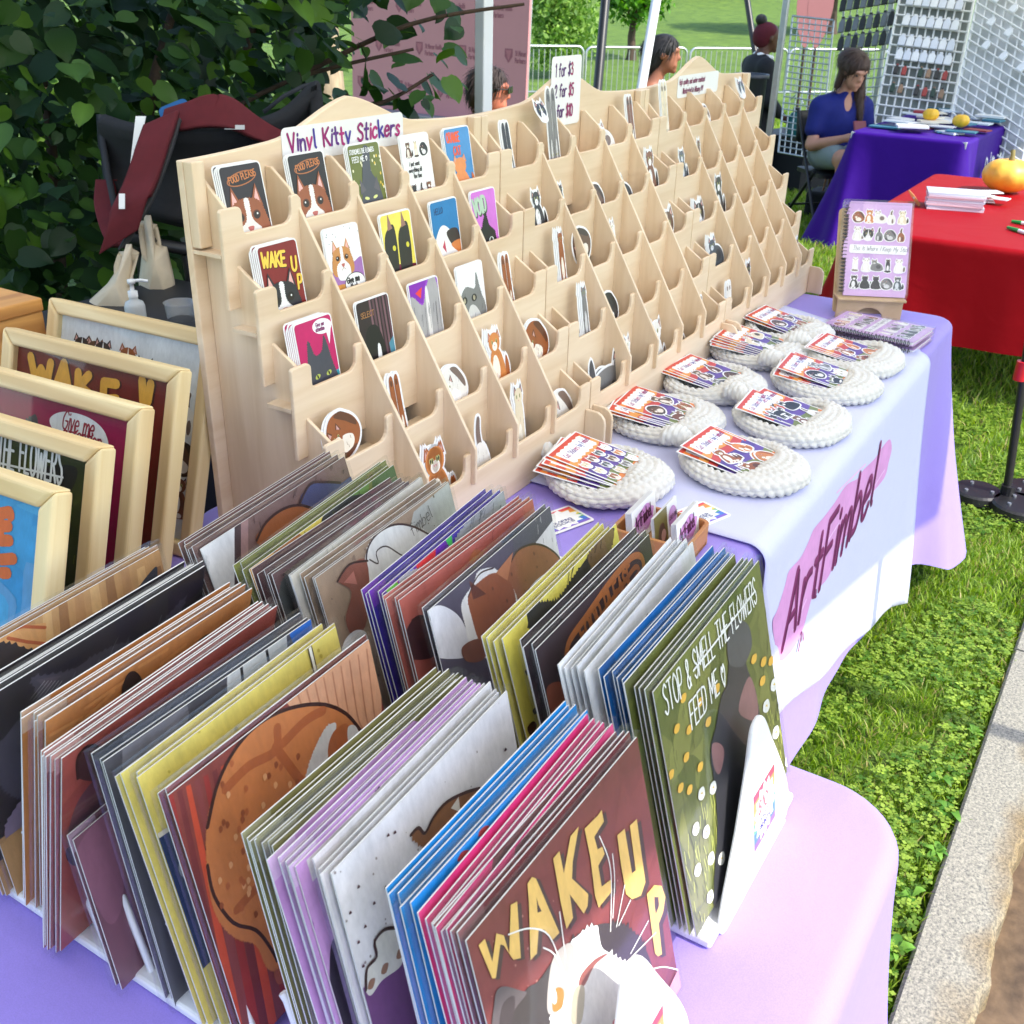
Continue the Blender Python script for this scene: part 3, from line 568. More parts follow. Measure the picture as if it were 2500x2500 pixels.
def table_cloth(name, x0, x1, y0, y1, z, drop, label, mt, rc=.06, re=.022, flare=.05, cflare=.10, amp=.018, seed=1, hemv=.02, floor=None, sag=None):
    rnd = random.Random(seed); per = []; step = .018
    def add(x, y, nx, ny, c): per.append((x, y, nx, ny, c))
    def side(ax, ay, bx, by, nx, ny):
        n = int(math.hypot(bx - ax, by - ay) / step)
        for k in range(n):
            t = k / n; l = math.hypot(bx - ax, by - ay); dc = min(t, 1 - t) * l; add(ax + (bx - ax) * t, ay + (by - ay) * t, nx, ny, math.exp(-(dc / .09) ** 2))
    def corner(cx, cy, a0):
        for k in range(10): a = math.radians(a0 + 90 * k / 10); add(cx + rc * math.cos(a), cy + rc * math.sin(a), math.cos(a), math.sin(a), 1.0)
    side(x0 + rc, y0, x1 - rc, y0, 0, -1); corner(x1 - rc, y0 + rc, -90); side(x1, y0 + rc, x1, y1 - rc, 1, 0); corner(x1 - rc, y1 - rc, 0); side(x1 - rc, y1, x0 + rc, y1, 0, 1); corner(x0 + rc, y1 - rc, 90); side(x0, y1 - rc, x0, y0 + rc, -1, 0); corner(x0 + rc, y0 + rc, 180)
    ph = [rnd.uniform(0, 6.28) for _ in range(6)]; rows = []; N = len(per)
    cx, cy = (x0 + x1) / 2, (y0 + y1) / 2
    for f in (0.0, .35, .7, .9, .97): rows.append([(cx + (p[0] - p[2] * re - cx) * f, cy + (p[1] - p[3] * re - cy) * f, z) for p in per])
    for k in range(6): a = math.pi / 2 * k / 5; rows.append([(p[0] - p[2] * re * (1 - math.sin(a)), p[1] - p[3] * re * (1 - math.sin(a)), z - re * (1 - math.cos(a))) for p in per])
    M_ = 22
    for k in range(1, M_ + 1):
        t = k / M_; r = []
        for i, (x, y, nx, ny, c) in enumerate(per):
            s = i * step; w = math.sin(s * 9 + ph[0]) * .5 + math.sin(s * 17 + ph[1] + 1.3 * math.sin(s * 3)) * .35 + math.sin(s * 31 + ph[2]) * .18
            w += c * 1.6 * math.sin(s * 42 + ph[3]) * t
            off = flare * t * (.5 + .5 * t) + cflare * c * t ** 1.2 + amp * w * min(1, t * 1.6) * (.3 + .7 * t); off = max(off, .001 + .004 * t)
            dz = re + (drop - re) * t * (1 + hemv * math.sin(s * 5 + ph[4]) * t + .10 * c * t); zz = z - dz
            if floor is not None and zz < floor: off += (floor - zz) * .8; zz = floor + .002 * rnd.random()
            r.append((x + nx * off, y + ny * off, zz))
        rows.append(r)
    mb = MB(); mb.grid(rows, closeu=True); o = part(name, mb, mt, None, smooth=True); me = o.data; weld(me, 1e-6, True); tag(o, label, "tablecloth"); return o
folding_table(.02, 1.89, -.64, .12, .74, "long folding table under the lilac cloth and pale runner")
folding_table(-.79, .0, -.965, .80, .74, "folding table under the cloth that carries the print racks")
table_cloth("tablecloth", .02, 1.895, -.645, .125, .742, .60, "lilac cloth draped over the long table with the wooden sticker display", LILAC, seed=4, flare=.035, cflare=.13, amp=.012)
table_cloth("tablecloth", -.80, .008, -.972, .81, .744, .62, "lilac cloth on the table carrying the print racks and framed pictures", LILAC, seed=9, rc=.085, flare=.04, cflare=.04, amp=.02)
# pale runner over the long table, printed with the stall's name
def runner_x(side, y): return (.435 if side == 0 else 1.53 + max(0, -.655 - y) * 0 + (y + .655) * .45)
def hem(x): return float(np.interp(x, [.40, .6, .8, 1.1, 1.53], [.41, .36, .30, .225, .105]))
def runner_front(z): return -.657 - .075 * (.731 - z)
mb = MB(); rows = []; NX = 60
path = [('t', y) for y in np.linspace(-.22, -.628, 10)] + [('c', a) for a in np.linspace(8, 82, 6)] + [('d', t) for t in np.linspace(0.02, 1, 22)]
for kind, q in path:
    r = []
    for i in range(NX + 1):
        u = i / NX
        if kind == 't': x = runner_x(0, q) * (1 - u) + runner_x(1, q) * u; r.append((x, q, .7465))
        elif kind == 'c': a = math.radians(q); x = .435 * (1 - u) + 1.53 * u; r.append((x, -.628 - .030 * math.sin(a), .7165 + .030 * math.cos(a)))
        else:
            x = .435 * (1 - u) + 1.53 * u; z = .712 + (hem(x) - .712) * q; f = .006 * max(0, q - .45) * math.sin(x * 17) + .02 * max(0, u - .93) / .07 * q * math.sin(q * 2) - .012 * max(0, .06 - u) / .06 * q
            r.append((x, runner_front(z) - f, z))
    rows.append(r)
mb.grid(rows); o = part("table_runner", mb, PALE, None, smooth=True); sm = o.modifiers.new("thickness", 'SOLIDIFY'); sm.thickness = .0012; sm.offset = -1
tag(o, "pale lavender runner with a pink brush logo hanging over the table front", "runner"); RUN = o
rs = Sheet(Vector((0, runner_front(0) - .0012, 0)), Vector((1, 0, 0)), Vector((0, runner_front(1) - runner_front(0), 1)))
lg = Art(2, 2, None, rs.uv); Zr = lambda pts: zc(1600, 700, K9, pts)
PINKB = RGB(214, 150, 205); MAG = RGB(128, 34, 98)
lg.poly(Zr([(620, 1830), (615, 1750), (640, 1690), (680, 1560), (700, 1490), (760, 1420), (800, 1340), (830, 1270), (880, 1210), (940, 1130), (1000, 1040), (1060, 1005), (1090, 960), (1150, 900), (1190, 840), (1228, 800), (1238, 850), (1222, 920), (1200, 1000), (1130, 1090), (1080, 1180), (1040, 1260), (980, 1330), (940, 1440), (900, 1530), (830, 1610), (800, 1700), (770, 1800), (720, 1900), (650, 1960)]), PINKB, smooth=True)
for d in ((950, 1080, 1100, 930), (860, 1400, 960, 1240), (720, 1800, 790, 1640), (1100, 1120, 1200, 960)): lg.stroke(Zr([(d[0], d[1]), (d[2], d[3])]), .004, RGB(232, 186, 226))
_wt = sum(glyph_w(c) + .16 for c in "ArtFimbel"); lg.text("ArtFimbel", .548, .512, .118, .0175, MAG, rot=.085, slant=.30, xs=.56 / (.118 * _wt), jit=.02)
lg.text("ArtFimbel", .553, .508, .116, .006, RGB(104, 22, 80), rot=.085, slant=.31, xs=.56 / (.118 * _wt), jit=.02)
lg.stroke(Zr([(745, 1905), (755, 1850), (762, 1812)]), .007, MAG); lg.stroke(Zr([(770, 1850), (768, 1815)]), .006, MAG)
o = lg.build("logo", RUN, print_mat("cloth_print", .7, .06), clip=False, dy=.00003); o.matrix_local = rs.M
# ------------------------------------------------------------------ canopy over the stall (only one leg shows; its roof shades the tables)
CANV = mat("canopy_fabric", (.80, .80, .82), .7)
def _translucent(m, amt):
    n = m.node_tree.nodes; L = m.node_tree.links; b = n["Principled BSDF"]; t = n.new("ShaderNodeBsdfTranslucent"); t.inputs[0].default_value = (.93, .87, .77, 1); mx = n.new("ShaderNodeMixShader"); mx.inputs[0].default_value = amt
    L.new(b.outputs[0], mx.inputs[1]); L.new(t.outputs[0], mx.inputs[2]); L.new(mx.outputs[0], n["Material Output"].inputs[0])
_translucent(CANV, .65)
def canopy(cx, cy, a, size, h, label, legm, base=None, peak=.85, legs=(0, 1, 2, 3), val=.22, ext=0):
    t = thing("canopy", label, "canopy", (cx, cy, 0), rot=(0, 0, a)); s = size / 2; cs = [(s, s), (-s, s), (-s, -s), (s, -s)]
    for k in legs:
        x, y = cs[k]; X = cx + x * math.cos(a) - y * math.sin(a); Y = cy + x * math.sin(a) + y * math.cos(a); g = float(gz(np.array([X]), np.array([Y]))[0])
        mb = MB(); mb.box((x - .021, y - .021, g + .01), (x + .021, y + .021, h)); part("leg", mb, legm, t, bevel=.004); mb = MB(); mb.box((x - .05, y - .05, g), (x + .05, y + .05, g + .01)); part("foot_plate", mb, legm, t)
        mb = MB(); mb.box((x - .026, y - .026, h * .85), (x + .026, y + .026, h * .85 + .07)); part("slider", mb, mat("grey_joint", (.3, .3, .32), .5), t)
    mb = MB(); e = s + .03; N = 12
    for k in range(4):
        (ax, ay), (bx, by) = [(e * math.copysign(1, q[0]) + (ext if q[0] > 0 else 0), e * math.copysign(1, q[1])) for q in (cs[k], cs[(k + 1) % 4])]
        rows = []
        for j in range(N + 1):
            f = j / N; zz = h + .02 + peak * f ** .9; rows.append([((ax + (bx - ax) * i / N) * (1 - f), (ay + (by - ay) * i / N) * (1 - f), zz - .015 * math.sin(math.pi * i / N) * (1 - f)) for i in range(N + 1)])
        mb.grid(rows); mb.grid([[(ax + (bx - ax) * i / N, ay + (by - ay) * i / N, h + .02 - .015 * math.sin(math.pi * i / N)) for i in range(N + 1)], [(ax + (bx - ax) * i / N, ay + (by - ay) * i / N, h + .02 - val) for i in range(N + 1)]])
    part("roof", mb, CANV, t)
    mb = MB()
    for k in range(4):
        (ax, ay), (bx, by) = cs[k], cs[(k + 1) % 4]; mb.tube([(ax, ay, h - .01), ((ax + bx) / 2, (ay + by) / 2, h - .03)], .012, 6); mb.tube([(bx, by, h - .01), ((ax + bx) / 2, (ay + by) / 2, h - .03)], .012, 6)
    part("truss", mb, legm, t); return t
CA = -math.atan(.24); _n = Vector((math.sin(-CA), math.cos(-CA), 0)); _d = Vector((_n.y, -_n.x, 0))
_leg = dep(1181, 140, 3.3); CS = 3.35
_c = Vector((_leg.x, _leg.y, 0)) - _n * CS / 2 - _d * CS / 2
canopy(_c.x, _c.y, CA, CS, 2.12, "white pop-up canopy whose leg stands behind the sticker display", WHITEP, val=.02, ext=.52)

# ------------------------------------------------------------------ the wooden sticker display: three units side by side
UW = .636; YI = [-.0493 - .0488 * i for i in range(5)]; ZI = [.4842 - .0914 * i for i in range(5)]; XD = [.024, .142, .262, .380, .500, .612]; TH = .006
def arc(cx, cz, r, a0, a1, n=5): return [(cx + r * math.cos(math.radians(a0 + (a1 - a0) * k / n)), cz + r * math.sin(math.radians(a0 + (a1 - a0) * k / n))) for k in range(n + 1)]
def row_board(i):
    zt, zn = ZI[i], ZI[i] - .034; zb = ZI[i] - .125 if i < 4 else 0.0; p = [(.0015, zb), (UW - .0015, zb), (UW - .0015, zt - .003), (UW - .0045, zt)]
    for k in range(5, 0, -1):        # tabs run right to left; each tab ends left of its divider in a swept notch
        xr = XD[k] - .016; xl = XD[k - 1] + .004 if k > 1 else XD[0] + .014
        if k == 5: xr = XD[5] - .012
        p += arc(xr + .005, zt - .005, .005, 90, 180, 3) + arc(xr - .015, zn + .015, .015, 0, -90, 4)
        if k > 1: p += arc(xl + .004, zn + .004, .004, 270, 180, 2) + [(xl - .001, zt - .006), (xl - .007, zt)]
        else: p += arc(xl + .006, zn + .006, .006, 270, 180, 3) + arc(xl - .008, zt - .008, .008, 0, 90, 4)
    p += [(.0045, zt), (.0015, zt - .003)]; return p
def prism_yz(mb, pts, x0, x1):
    n = len(pts); mb.face([(x0, y, z) for y, z in pts]); mb.face([(x1, y, z) for y, z in reversed(pts)])
    for i in range(n): a, b = pts[i], pts[(i + 1) % n]; mb.face([(x0, a[0], a[1]), (x1, a[0], a[1]), (x1, b[0], b[1]), (x0, b[0], b[1])])
def display_unit():
    t = thing("sticker_display", "", "display", (0, 0, .742), "birch plywood sticker display units"); H0, PK = .536, .588
    top = []
    for k in range(41):
        u = k / 40; d = 1 - abs(2 * u - 1); g = .42 * d ** 1.7 + .58 * float(sstep(.50, 1.0, d)) ; top.append((UW * u, H0 + (PK - H0) * g))
    mb = MB(); mb.prism([(UW - .001, 0)] + [(min(max(x, .001), UW - .001), z) for x, z in reversed(top)] + [(.001, 0)], 0, .011); part("back_panel", mb, BIRCH, t, bevel=.0015)
    for i in range(5):
        mb = MB(); mb.prism(row_board(i), YI[i] - TH, YI[i]); part("row_board", mb, BIRCH, t, bevel=.0014)
        if i < 4:
            mb = MB(); yb = YI[i - 1] - TH if i else 0; mb.box((.002, YI[i] + .0005, ZI[i] - .060), (UW - .03, yb - .0005, ZI[i] - .055)); part("pocket_floor", mb, BIRCH, t)
        else: mb = MB(); mb.box((.01, YI[4] + .0005, .018), (UW - .01, YI[3] - TH - .0005, .023)); part("pocket_floor", mb, BIRCH, t)
    for k in (1, 2, 3, 4):
        mb = MB(); x = XD[k]; prism_yz(mb, [(-.0005, 0), (-.0005, .514), (-.010, .514), (-.040, .490), (-.046, .482), (-.2580, .126), (-.2585, .118), (-.2585, .072), (-.2560, .068), (-.249, .068), (-.2440, .060), (-.2440, 0)], x - .0028, x + .0028); part("divider", mb, BIRCHV, t, bevel=.0013)
    for x in (XD[0], XD[5]):
        pts = [(-.0005, 0), (-.0005, .514), (-.008, .514)]
        for i in range(5):
            pts += [(YI[i] + .003, ZI[i] - .006), (YI[i] + .003, ZI[i] - .066 if i < 4 else 0)]
        mb = MB(); prism_yz(mb, pts, x - .0028, x + .0028); part("divider", mb, BIRCHV, t, bevel=.0013)
    for x0 in (.001, UW - .021): mb = MB(); mb.box((x0, -.016, .432), (x0 + .020, -.0008, .536)); part("hook_strip", mb, BIRCHV, t, bevel=.0015)
    for x0 in (.010, UW - .018):
        mb = MB(); f = YI[4] - TH; prism_yz(mb, [(f, .0005), (f - .040, .0005), (f - .040, .050)] + [(f - .040 + .022 - .022 * math.cos(math.radians(a)), .050 + .022 * math.sin(math.radians(a))) for a in (25, 50, 75)] + [(f, .072)], x0, x0 + .007); part("foot", mb, BIRCHV, t, bevel=.0015)
    return t
U1 = display_unit(); U1["label"] = "birch plywood sticker display unit holding rectangular card stickers"
UN = [U1]
for k, lb in ((1, "birch plywood sticker display unit with the price sign at its top"), (2, "birch plywood sticker display unit at the end beside the notebook stand")):
    c = copy_tree(U1); c.location = (UW * k, 0, .742); c["label"] = lb; UN.append(c)

# ------------------------------------------------------------------ paper signs on the display
def sign(name, label, corners_px, Y, W, H, draw, rc=.008):
    O = ony(*corners_px, Y); t = thing(name, label, "sign", M=basis(O, Vector((1, 0, 0)), Vector((0, 0, 1)))); mb = MB(); mb.prism(rrect(0, 0, W, H, rc), 0, .0008); cd_ = part("card", mb, PAPER, t)
    a = Art(W, H); draw(a); a.build("lettering", cd_, INKS); return t
def two_tone(W):
    cs = [RGB(150, 30, 110), RGB(96, 44, 130), RGB(178, 40, 120), RGB(70, 50, 150)]
    return lambda x: cs[int(x * 60) % 4]
sign("paper_sign", "white laminated sign lettered Vinyl Kitty Stickers on the display's back panel", (692, 402), -.0012, .266, .046, lambda a: a.text("Vinyl Kitty Stickers", .012, .0145, .0235, .0040, two_tone(1), track=.18, xs=1.02, jit=.05))
def pr(a):
    for k, s in enumerate(("1 for $3", "2 for $5", "5 for $10")): a.text(s, .014 if k < 2 else .007, .088 - k * .036, .021, .0034, lambda x: RGB(150, 30, 100) if x > .05 else RGB(88, 40, 110), xs=.78, track=.15)
sign("paper_sign", "tall white price sign reading 1 for $3 standing on the display top", (1342, 312), -.0035, .114, .122, pr)
def hq(a): a.text("High quality and water resistant", .008, .029, .011, .0021, RGB(130, 40, 96), xs=.85, track=.14); a.text("Illustrated in Albany, NY", .030, .009, .011, .0023, RGB(120, 36, 90), xs=.92, track=.14)
sign("paper_sign", "small white sign about quality on the far display unit", (1652, 241), -.0012, .245, .048, hq)

# ------------------------------------------------------------------ card and die-cut stickers in the pockets
ORD = ["first", "second", "third", "fourth", "fifth"]
def pocket(c, r):
    u, k = divmod(c, 5); x0 = u * UW + XD[k] + .006; x1 = u * UW + XD[k + 1] - .006; yb = (YI[r - 1] - TH if r else 0) - .002; yf = YI[r] + .002; zf = .742 + (ZI[r] - .0545 if r < 4 else .0235); return x0, x1, yf, yb, zf
SW, SH = .073, .100
def place(c, r, w, h, dx, lean=.75, k=0, roll=0, up=0):
    x0, x1, yf, yb, zf = pocket(c, r); gap = (yf - yb) * -1; yb2 = yb - k * .0016; yfr = yf + (yb - yf) * .10
    th = math.asin(max(.05, min(.6, (yb2 - yfr) * lean / h))); O = Vector((x0 + dx * max(0, (x1 - x0 - w)), yfr, zf + up)); ev = Vector((0, math.sin(th), math.cos(th))); ex = Vector((1, 0, 0))
    if roll: Rm = Matrix.Rotation(roll, 3, ev.cross(ex)); ex = Rm @ ex; ev = Rm @ ev
    return basis(O, ex, ev)
def card(c, r, desc, bg, draw, n=3, dx=.1, back=None):
    for k in range(n - 1, -1, -1):
        M = place(c, r, SW, SH, dx, .42, k=0); M = M @ Matrix.Translation((-.0022 * k, .0011 * k, .0006 * k * (1 if k % 2 else -1)))
        t = thing("card_sticker", f"{desc}, {ORD[r]} row of the display", "sticker", M=M, group="card stickers in the plywood display"); mb = MB(); mb.prism(rrect(0, 0, SW, SH, .006), 0, .0006); bk_ = part("backing", mb, PAPER, t)
        a = Art(SW, SH); a.L.append((rrect(.002, .002, SW - .002, SH - .002, .005), bg))
        if k == 0 and draw: draw(a)
        a.build("picture", bk_, INKS, clipbox=(.002, .002, SW - .002, SH - .002))
rn = random.Random(3)
WHT = (.86, .86, .84); DK = RGB(28, 22, 28)
def bigface(a, cx, cy, s, A, B, Cw, eye=RGB(40, 26, 20)):
    for sg in (-1, 1):
        a.poly([(cx + sg * s * .25, cy + s * .55), (cx + sg * s * .62, cy + s * 1.25), (cx + sg * s * .85, cy + s * .4)], A); a.poly([(cx + sg * s * .38, cy + s * .55), (cx + sg * s * .62, cy + s * 1.08), (cx + sg * s * .74, cy + s * .45)], RGB(236, 178, 170))
    a.poly([(cx - s * .9, cy - s * .9), (cx - s * .85, cy + s * .3), (cx - s * .4, cy + s * .72), (cx + s * .4, cy + s * .72), (cx + s * .85, cy + s * .3), (cx + s * .9, cy - s * .9)], A, smooth=True, fur=s * .05)
    a.poly([(cx - s * .1, cy + s * .72), (cx + s * .14, cy + s * .70), (cx + s * .16, cy), (cx + s * .6, cy - s * .5), (cx + s * .5, cy - s * 1.2), (cx - s * .5, cy - s * 1.2), (cx - s * .6, cy - s * .4), (cx - s * .14, cy)], Cw, smooth=True, fur=s * .04)
    for sg in (-1, 1): a.ell(cx + sg * s * .42, cy + s * .12, s * .2, s * .17, 0, B); a.ell(cx + sg * s * .42, cy + s * .1, s * .15, s * .14, 0, eye); a.ell(cx + sg * s * .46, cy + s * .15, s * .04, s * .04, 0, WHT)
    a.poly([(cx - s * .16, cy - s * .28), (cx + s * .16, cy - s * .28), (cx, cy - s * .5)], RGB(190, 104, 96), smooth=True)
    for sg in (-1, 1): a.stroke([(cx, cy - s * .5), (cx + sg * s * .2, cy - s * .66)], s * .03, B)
def d_food(a):
    W_, H_ = a.W, a.H; a.poly(ellp(W_ * .5, H_ * .82, W_ * .36, H_ * .085, .12), RGB(170, 100, 52)); a.poly(ellp(W_ * .5, H_ * .82, W_ * .335, H_ * .07, .12), RGB(34, 24, 26)); a.text("FOOD PLEASE", W_ * .2, H_ * .775, W_ * .105, W_ * .02, RGB(190, 116, 62), rot=.12, xs=.86); bigface(a, W_ * .48, H_ * .32, W_ * .46, RGB(150, 82, 46), RGB(92, 50, 32), (.84, .80, .74))
def d_wake(a):
    W_, H_ = a.W, a.H; Y_ = RGB(240, 200, 76)
    for ox, oy, cl in ((.01, -.012, DK), (0, 0, Y_)):
        a.text("WAKE", W_ * (.07 + ox), H_ * (.74 + oy), W_ * .24, W_ * .05, cl, rot=-.12, xs=.82, jit=0); a.text("U", W_ * (.76 + ox), H_ * (.60 + oy), W_ * .24, W_ * .05, cl, rot=-.1, jit=0, xs=.9); a.text("P", W_ * (.84 + ox), H_ * (.36 + oy), W_ * .24, W_ * .05, cl, rot=-.1, jit=0, xs=.8)
    bigface(a, W_ * .42, H_ * .26, W_ * .44, RGB(44, 40, 46), RGB(20, 18, 22), (.84, .82, .80))
def d_stop(a):
    W_, H_ = a.W, a.H
    for k in range(46): a.ell(rn.uniform(0, W_), rn.uniform(0, H_ * .8), .0016, .0022, 0, rn.choice([RGB(226, 190, 70), RGB(236, 230, 190)]))
    a.poly([(W_ * .42, H_ * .78), (W_ * .5, H_ * .95), (W_ * .66, H_ * .9), (W_ * .62, H_ * .6), (W_ * .8, H_ * .4), (W_ * .82, 0), (W_ * .2, 0), (W_ * .26, H_ * .35)], RGB(74, 76, 84), smooth=True)
    for sg in (-1, 1): a.poly([(W_ * (.5 + sg * .12), H_ * .36), (W_ * (.5 + sg * .26), H_ * .52), (W_ * (.5 + sg * .3), H_ * .3)], RGB(92, 88, 94)); a.ell(W_ * (.5 + sg * .13), H_ * .24, W_ * .07, H_ * .022, sg * .2, RGB(222, 226, 140))
    a.text("STOP&SMELLTHE FLOWERS", W_ * .06, H_ * .86, W_ * .085, W_ * .012, WHT, xs=.62); a.text(["F", "E", "E", "D", " ", "M", "E", " ", "<3"], W_ * .1, H_ * .75, W_ * .1, W_ * .014, WHT, xs=.8)
def d_many(a):
    for k in range(3): put_cat(a, ['sit', 'tall', 'curl'][k], a.W * (.24 + .26 * k), a.H * .78, a.W * .32, PALS[[5, 6, 1][k]], rn)
    a.text("I just want", a.W * .2, a.H * .55, a.W * .08, .0011, DK, xs=.8); a.text("everything all", a.W * .16, a.H * .46, a.W * .08, .0011, DK, xs=.8); a.text("the time", a.W * .3, a.H * .37, a.W * .08, .0011, DK, xs=.8)
    for k in range(3): put_cat(a, ['back', 'tail', 'sit'][k], a.W * (.24 + .26 * k), a.H * .16, a.W * .34, PALS[[1, 5, 8][k]], rn)
def d_orange(a):
    W_, H_ = a.W, a.H; a.text("ORANGE", W_ * .1, H_ * .78, W_ * .19, W_ * .04, RGB(226, 84, 44), xs=.62); a.text("CAT", W_ * .3, H_ * .58, W_ * .17, W_ * .036, RGB(226, 84, 44), xs=.8); put_cat(a, 'back', W_ * .48, H_ * .2, W_ * 1.0, (RGB(226, 140, 76), RGB(206, 112, 54), RGB(240, 180, 120)), rn)
def d_give(a):
    W_, H_ = a.W, a.H
    for k in range(14): a.ell(rn.uniform(0, W_), rn.uniform(H_ * .6, H_), .0006, .0009, 0, DK)
    a.poly([(0, 0), (0, H_ * .36), (W_ * .3, H_ * .44), (W_ * .7, H_ * .48), (W_, H_ * .5), (W_, 0)], RGB(160, 110, 176), smooth=True); bigface(a, W_ * .42, H_ * .56, W_ * .3, RGB(198, 136, 76), RGB(150, 92, 48), WHT); a.poly([(0, 0), (0, H_ * .2), (W_ * .4, H_ * .22), (W_ * .5, 0)], RGB(206, 140, 60), smooth=True)
    a.ell(W_ * .68, H_ * .2, W_ * .3, H_ * .15, 0, DK); a.ell(W_ * .68, H_ * .2, W_ * .285, H_ * .14, 0, WHT); a.text("Give me", W_ * .45, H_ * .22, W_ * .11, .002, DK, xs=.85); a.text("that.", W_ * .53, H_ * .12, W_ * .11, .002, DK, xs=.85)
def d_yel(a):
    W_, H_ = a.W, a.H; a.poly([(0, 0), (0, H_ * .3), (W_, H_ * .2), (W_, 0)], RGB(112, 26, 52))
    for x in (.36, .8): a.poly([(W_ * (x - .3), 0), (W_ * (x - .3), H_ * .6), (W_ * (x - .12), H_ * .8), (W_ * (x + .06), H_ * .8), (W_ * (x + .08), H_ * .4), (W_ * (x - .02), 0)], RGB(40, 38, 34), smooth=True); a.ell(W_ * (x - .02), H_ * .5, W_ * .05, H_ * .04, .3, RGB(214, 206, 60)); a.poly([(W_ * (x - .16), H_ * .76), (W_ * (x - .1), H_), (W_ * x, H_ * .78)], RGB(150, 110, 96))
def d_blue(a):
    W_, H_ = a.W, a.H; a.poly([(0, 0), (0, H_ * .3), (W_ * .3, H_ * .6), (W_ * .6, H_ * .55), (W_, H_ * .2), (W_, 0)], (.85, .82, .8), smooth=True); a.poly([(W_ * .5, H_ * .5), (W_ * .9, H_ * .52), (W_ * .98, H_ * .2), (W_ * .7, H_ * .26)], RGB(52, 40, 38), smooth=True); a.poly([(W_ * .62, H_ * .3), (W_, H_ * .34), (W_, H_ * .12)], RGB(208, 122, 60), smooth=True); a.poly([(W_ * .3, H_ * .3), (W_ * .4, H_ * .4), (W_ * .42, H_ * .2)], RGB(190, 60, 90))
    a.text("HELLO", W_ * .15, H_ * .8, W_ * .12, .0014, RGB(16, 60, 110), xs=.8)
def d_void(a):
    W_, H_ = a.W, a.H
    for ox, cl in ((.03, RGB(60, 80, 60)), (0, RGB(176, 200, 176))): a.text("VOID", W_ * (.1 + ox), H_ * (.62 - ox), W_ * .34, W_ * .07, cl, rot=.1, xs=.62, jit=0)
    a.poly([(W_ * .1, 0), (W_ * .14, H_ * .3), (W_ * .34, H_ * .42), (W_ * .52, H_ * .66), (W_ * .62, H_ * .42), (W_ * .84, H_ * .3), (W_ * .9, 0)], RGB(14, 12, 16), fur=.002); a.ell(W_ * .66, H_ * .17, W_ * .1, H_ * .06, 0, RGB(206, 220, 206)); a.ell(W_ * .66, H_ * .17, W_ * .05, H_ * .05, 0, DK)
def d_att(a):
    W_, H_ = a.W, a.H; a.poly([(0, 0), (W_, 0), (W_, H_ * .24), (0, H_ * .16)], RGB(52, 150, 166)); a.poly([(W_ * .16, 0), (W_ * .2, H_ * .4), (W_ * .3, H_ * .74), (W_ * .42, H_ * .52), (W_ * .62, H_ * .56), (W_ * .72, H_ * .74), (W_ * .82, H_ * .42), (W_ * .9, 0)], RGB(70, 70, 80), smooth=True, fur=.0016)
    for x in (.4, .7): a.ell(W_ * x, H_ * .24, W_ * .07, H_ * .03, .3, RGB(180, 190, 90)); a.ell(W_ * x, H_ * .24, W_ * .02, H_ * .028, .3, DK)
    a.ell(W_ * .72, H_ * .86, W_ * .25, H_ * .10, -.1, WHT); a.poly([(W_ * .8, H_ * .78), (W_ * .93, H_ * .8), (W_ * .84, H_ * .6)], WHT); a.text("Give me", W_ * .56, H_ * .87, W_ * .07, .001, MAG, xs=.8); a.text("attention", W_ * .54, H_ * .81, W_ * .07, .001, MAG, xs=.7)
def d_dark(a):
    W_, H_ = a.W, a.H
    for k in range(6): a.poly([(W_ * (.42 + .1 * k), 0), (W_ * (.40 + .1 * k), H_), (W_ * (.45 + .1 * k), H_), (W_ * (.48 + .1 * k), 0)], [RGB(120, 84, 92), RGB(94, 62, 72)][k % 2])
    a.poly([(W_ * .85, 0), (W_ * .82, H_ * .3), (W_, H_ * .4), (W_, 0)], RGB(80, 140, 160)); a.poly([(W_ * .12, 0), (W_ * .2, H_ * .55), (W_ * .5, H_ * .62), (W_ * .66, H_ * .4), (W_ * .68, 0)], RGB(26, 22, 24), smooth=True); a.poly([(W_ * .44, H_ * .06), (W_ * .48, H_ * .34), (W_ * .56, H_ * .3), (W_ * .54, H_ * .02)], WHT, smooth=True); a.ell(W_ * .22, H_ * .1, W_ * .09, H_ * .06, 0, WHT); a.text("SELECT", W_ * .12, H_ * .76, W_ * .1, .001, RGB(170, 120, 70))
def d_gal(a):
    W_, H_ = a.W, a.H; a.poly([(0, H_ * .8), (W_ * .4, H_ * .66), (W_ * .6, H_ * .98), (0, H_)], RGB(130, 30, 170)); a.poly([(W_ * .2, H_ * .84), (W_ * .36, H_ * .74), (W_ * .44, H_ * .9)], RGB(226, 60, 60)); a.poly([(0, 0), (0, H_ * .7), (W_ * .1, H_ * .8), (W_ * .4, H_ * .64), (W_ * .6, H_ * .9), (W_ * .9, H_), (W_, 0)], RGB(168, 164, 164), smooth=True, fur=.0015); a.poly([(W_ * .5, 0), (W_ * .52, H_ * .8), (W_ * .62, H_ * .8), (W_ * .6, 0)], RGB(226, 220, 216), smooth=True)
    for k in range(12): x = W_ * rn.uniform(.05, .95); a.stroke([(x, H_ * rn.uniform(.1, .5)), (x + .002, H_ * rn.uniform(.5, .7))], .0007, RGB(100, 98, 100))
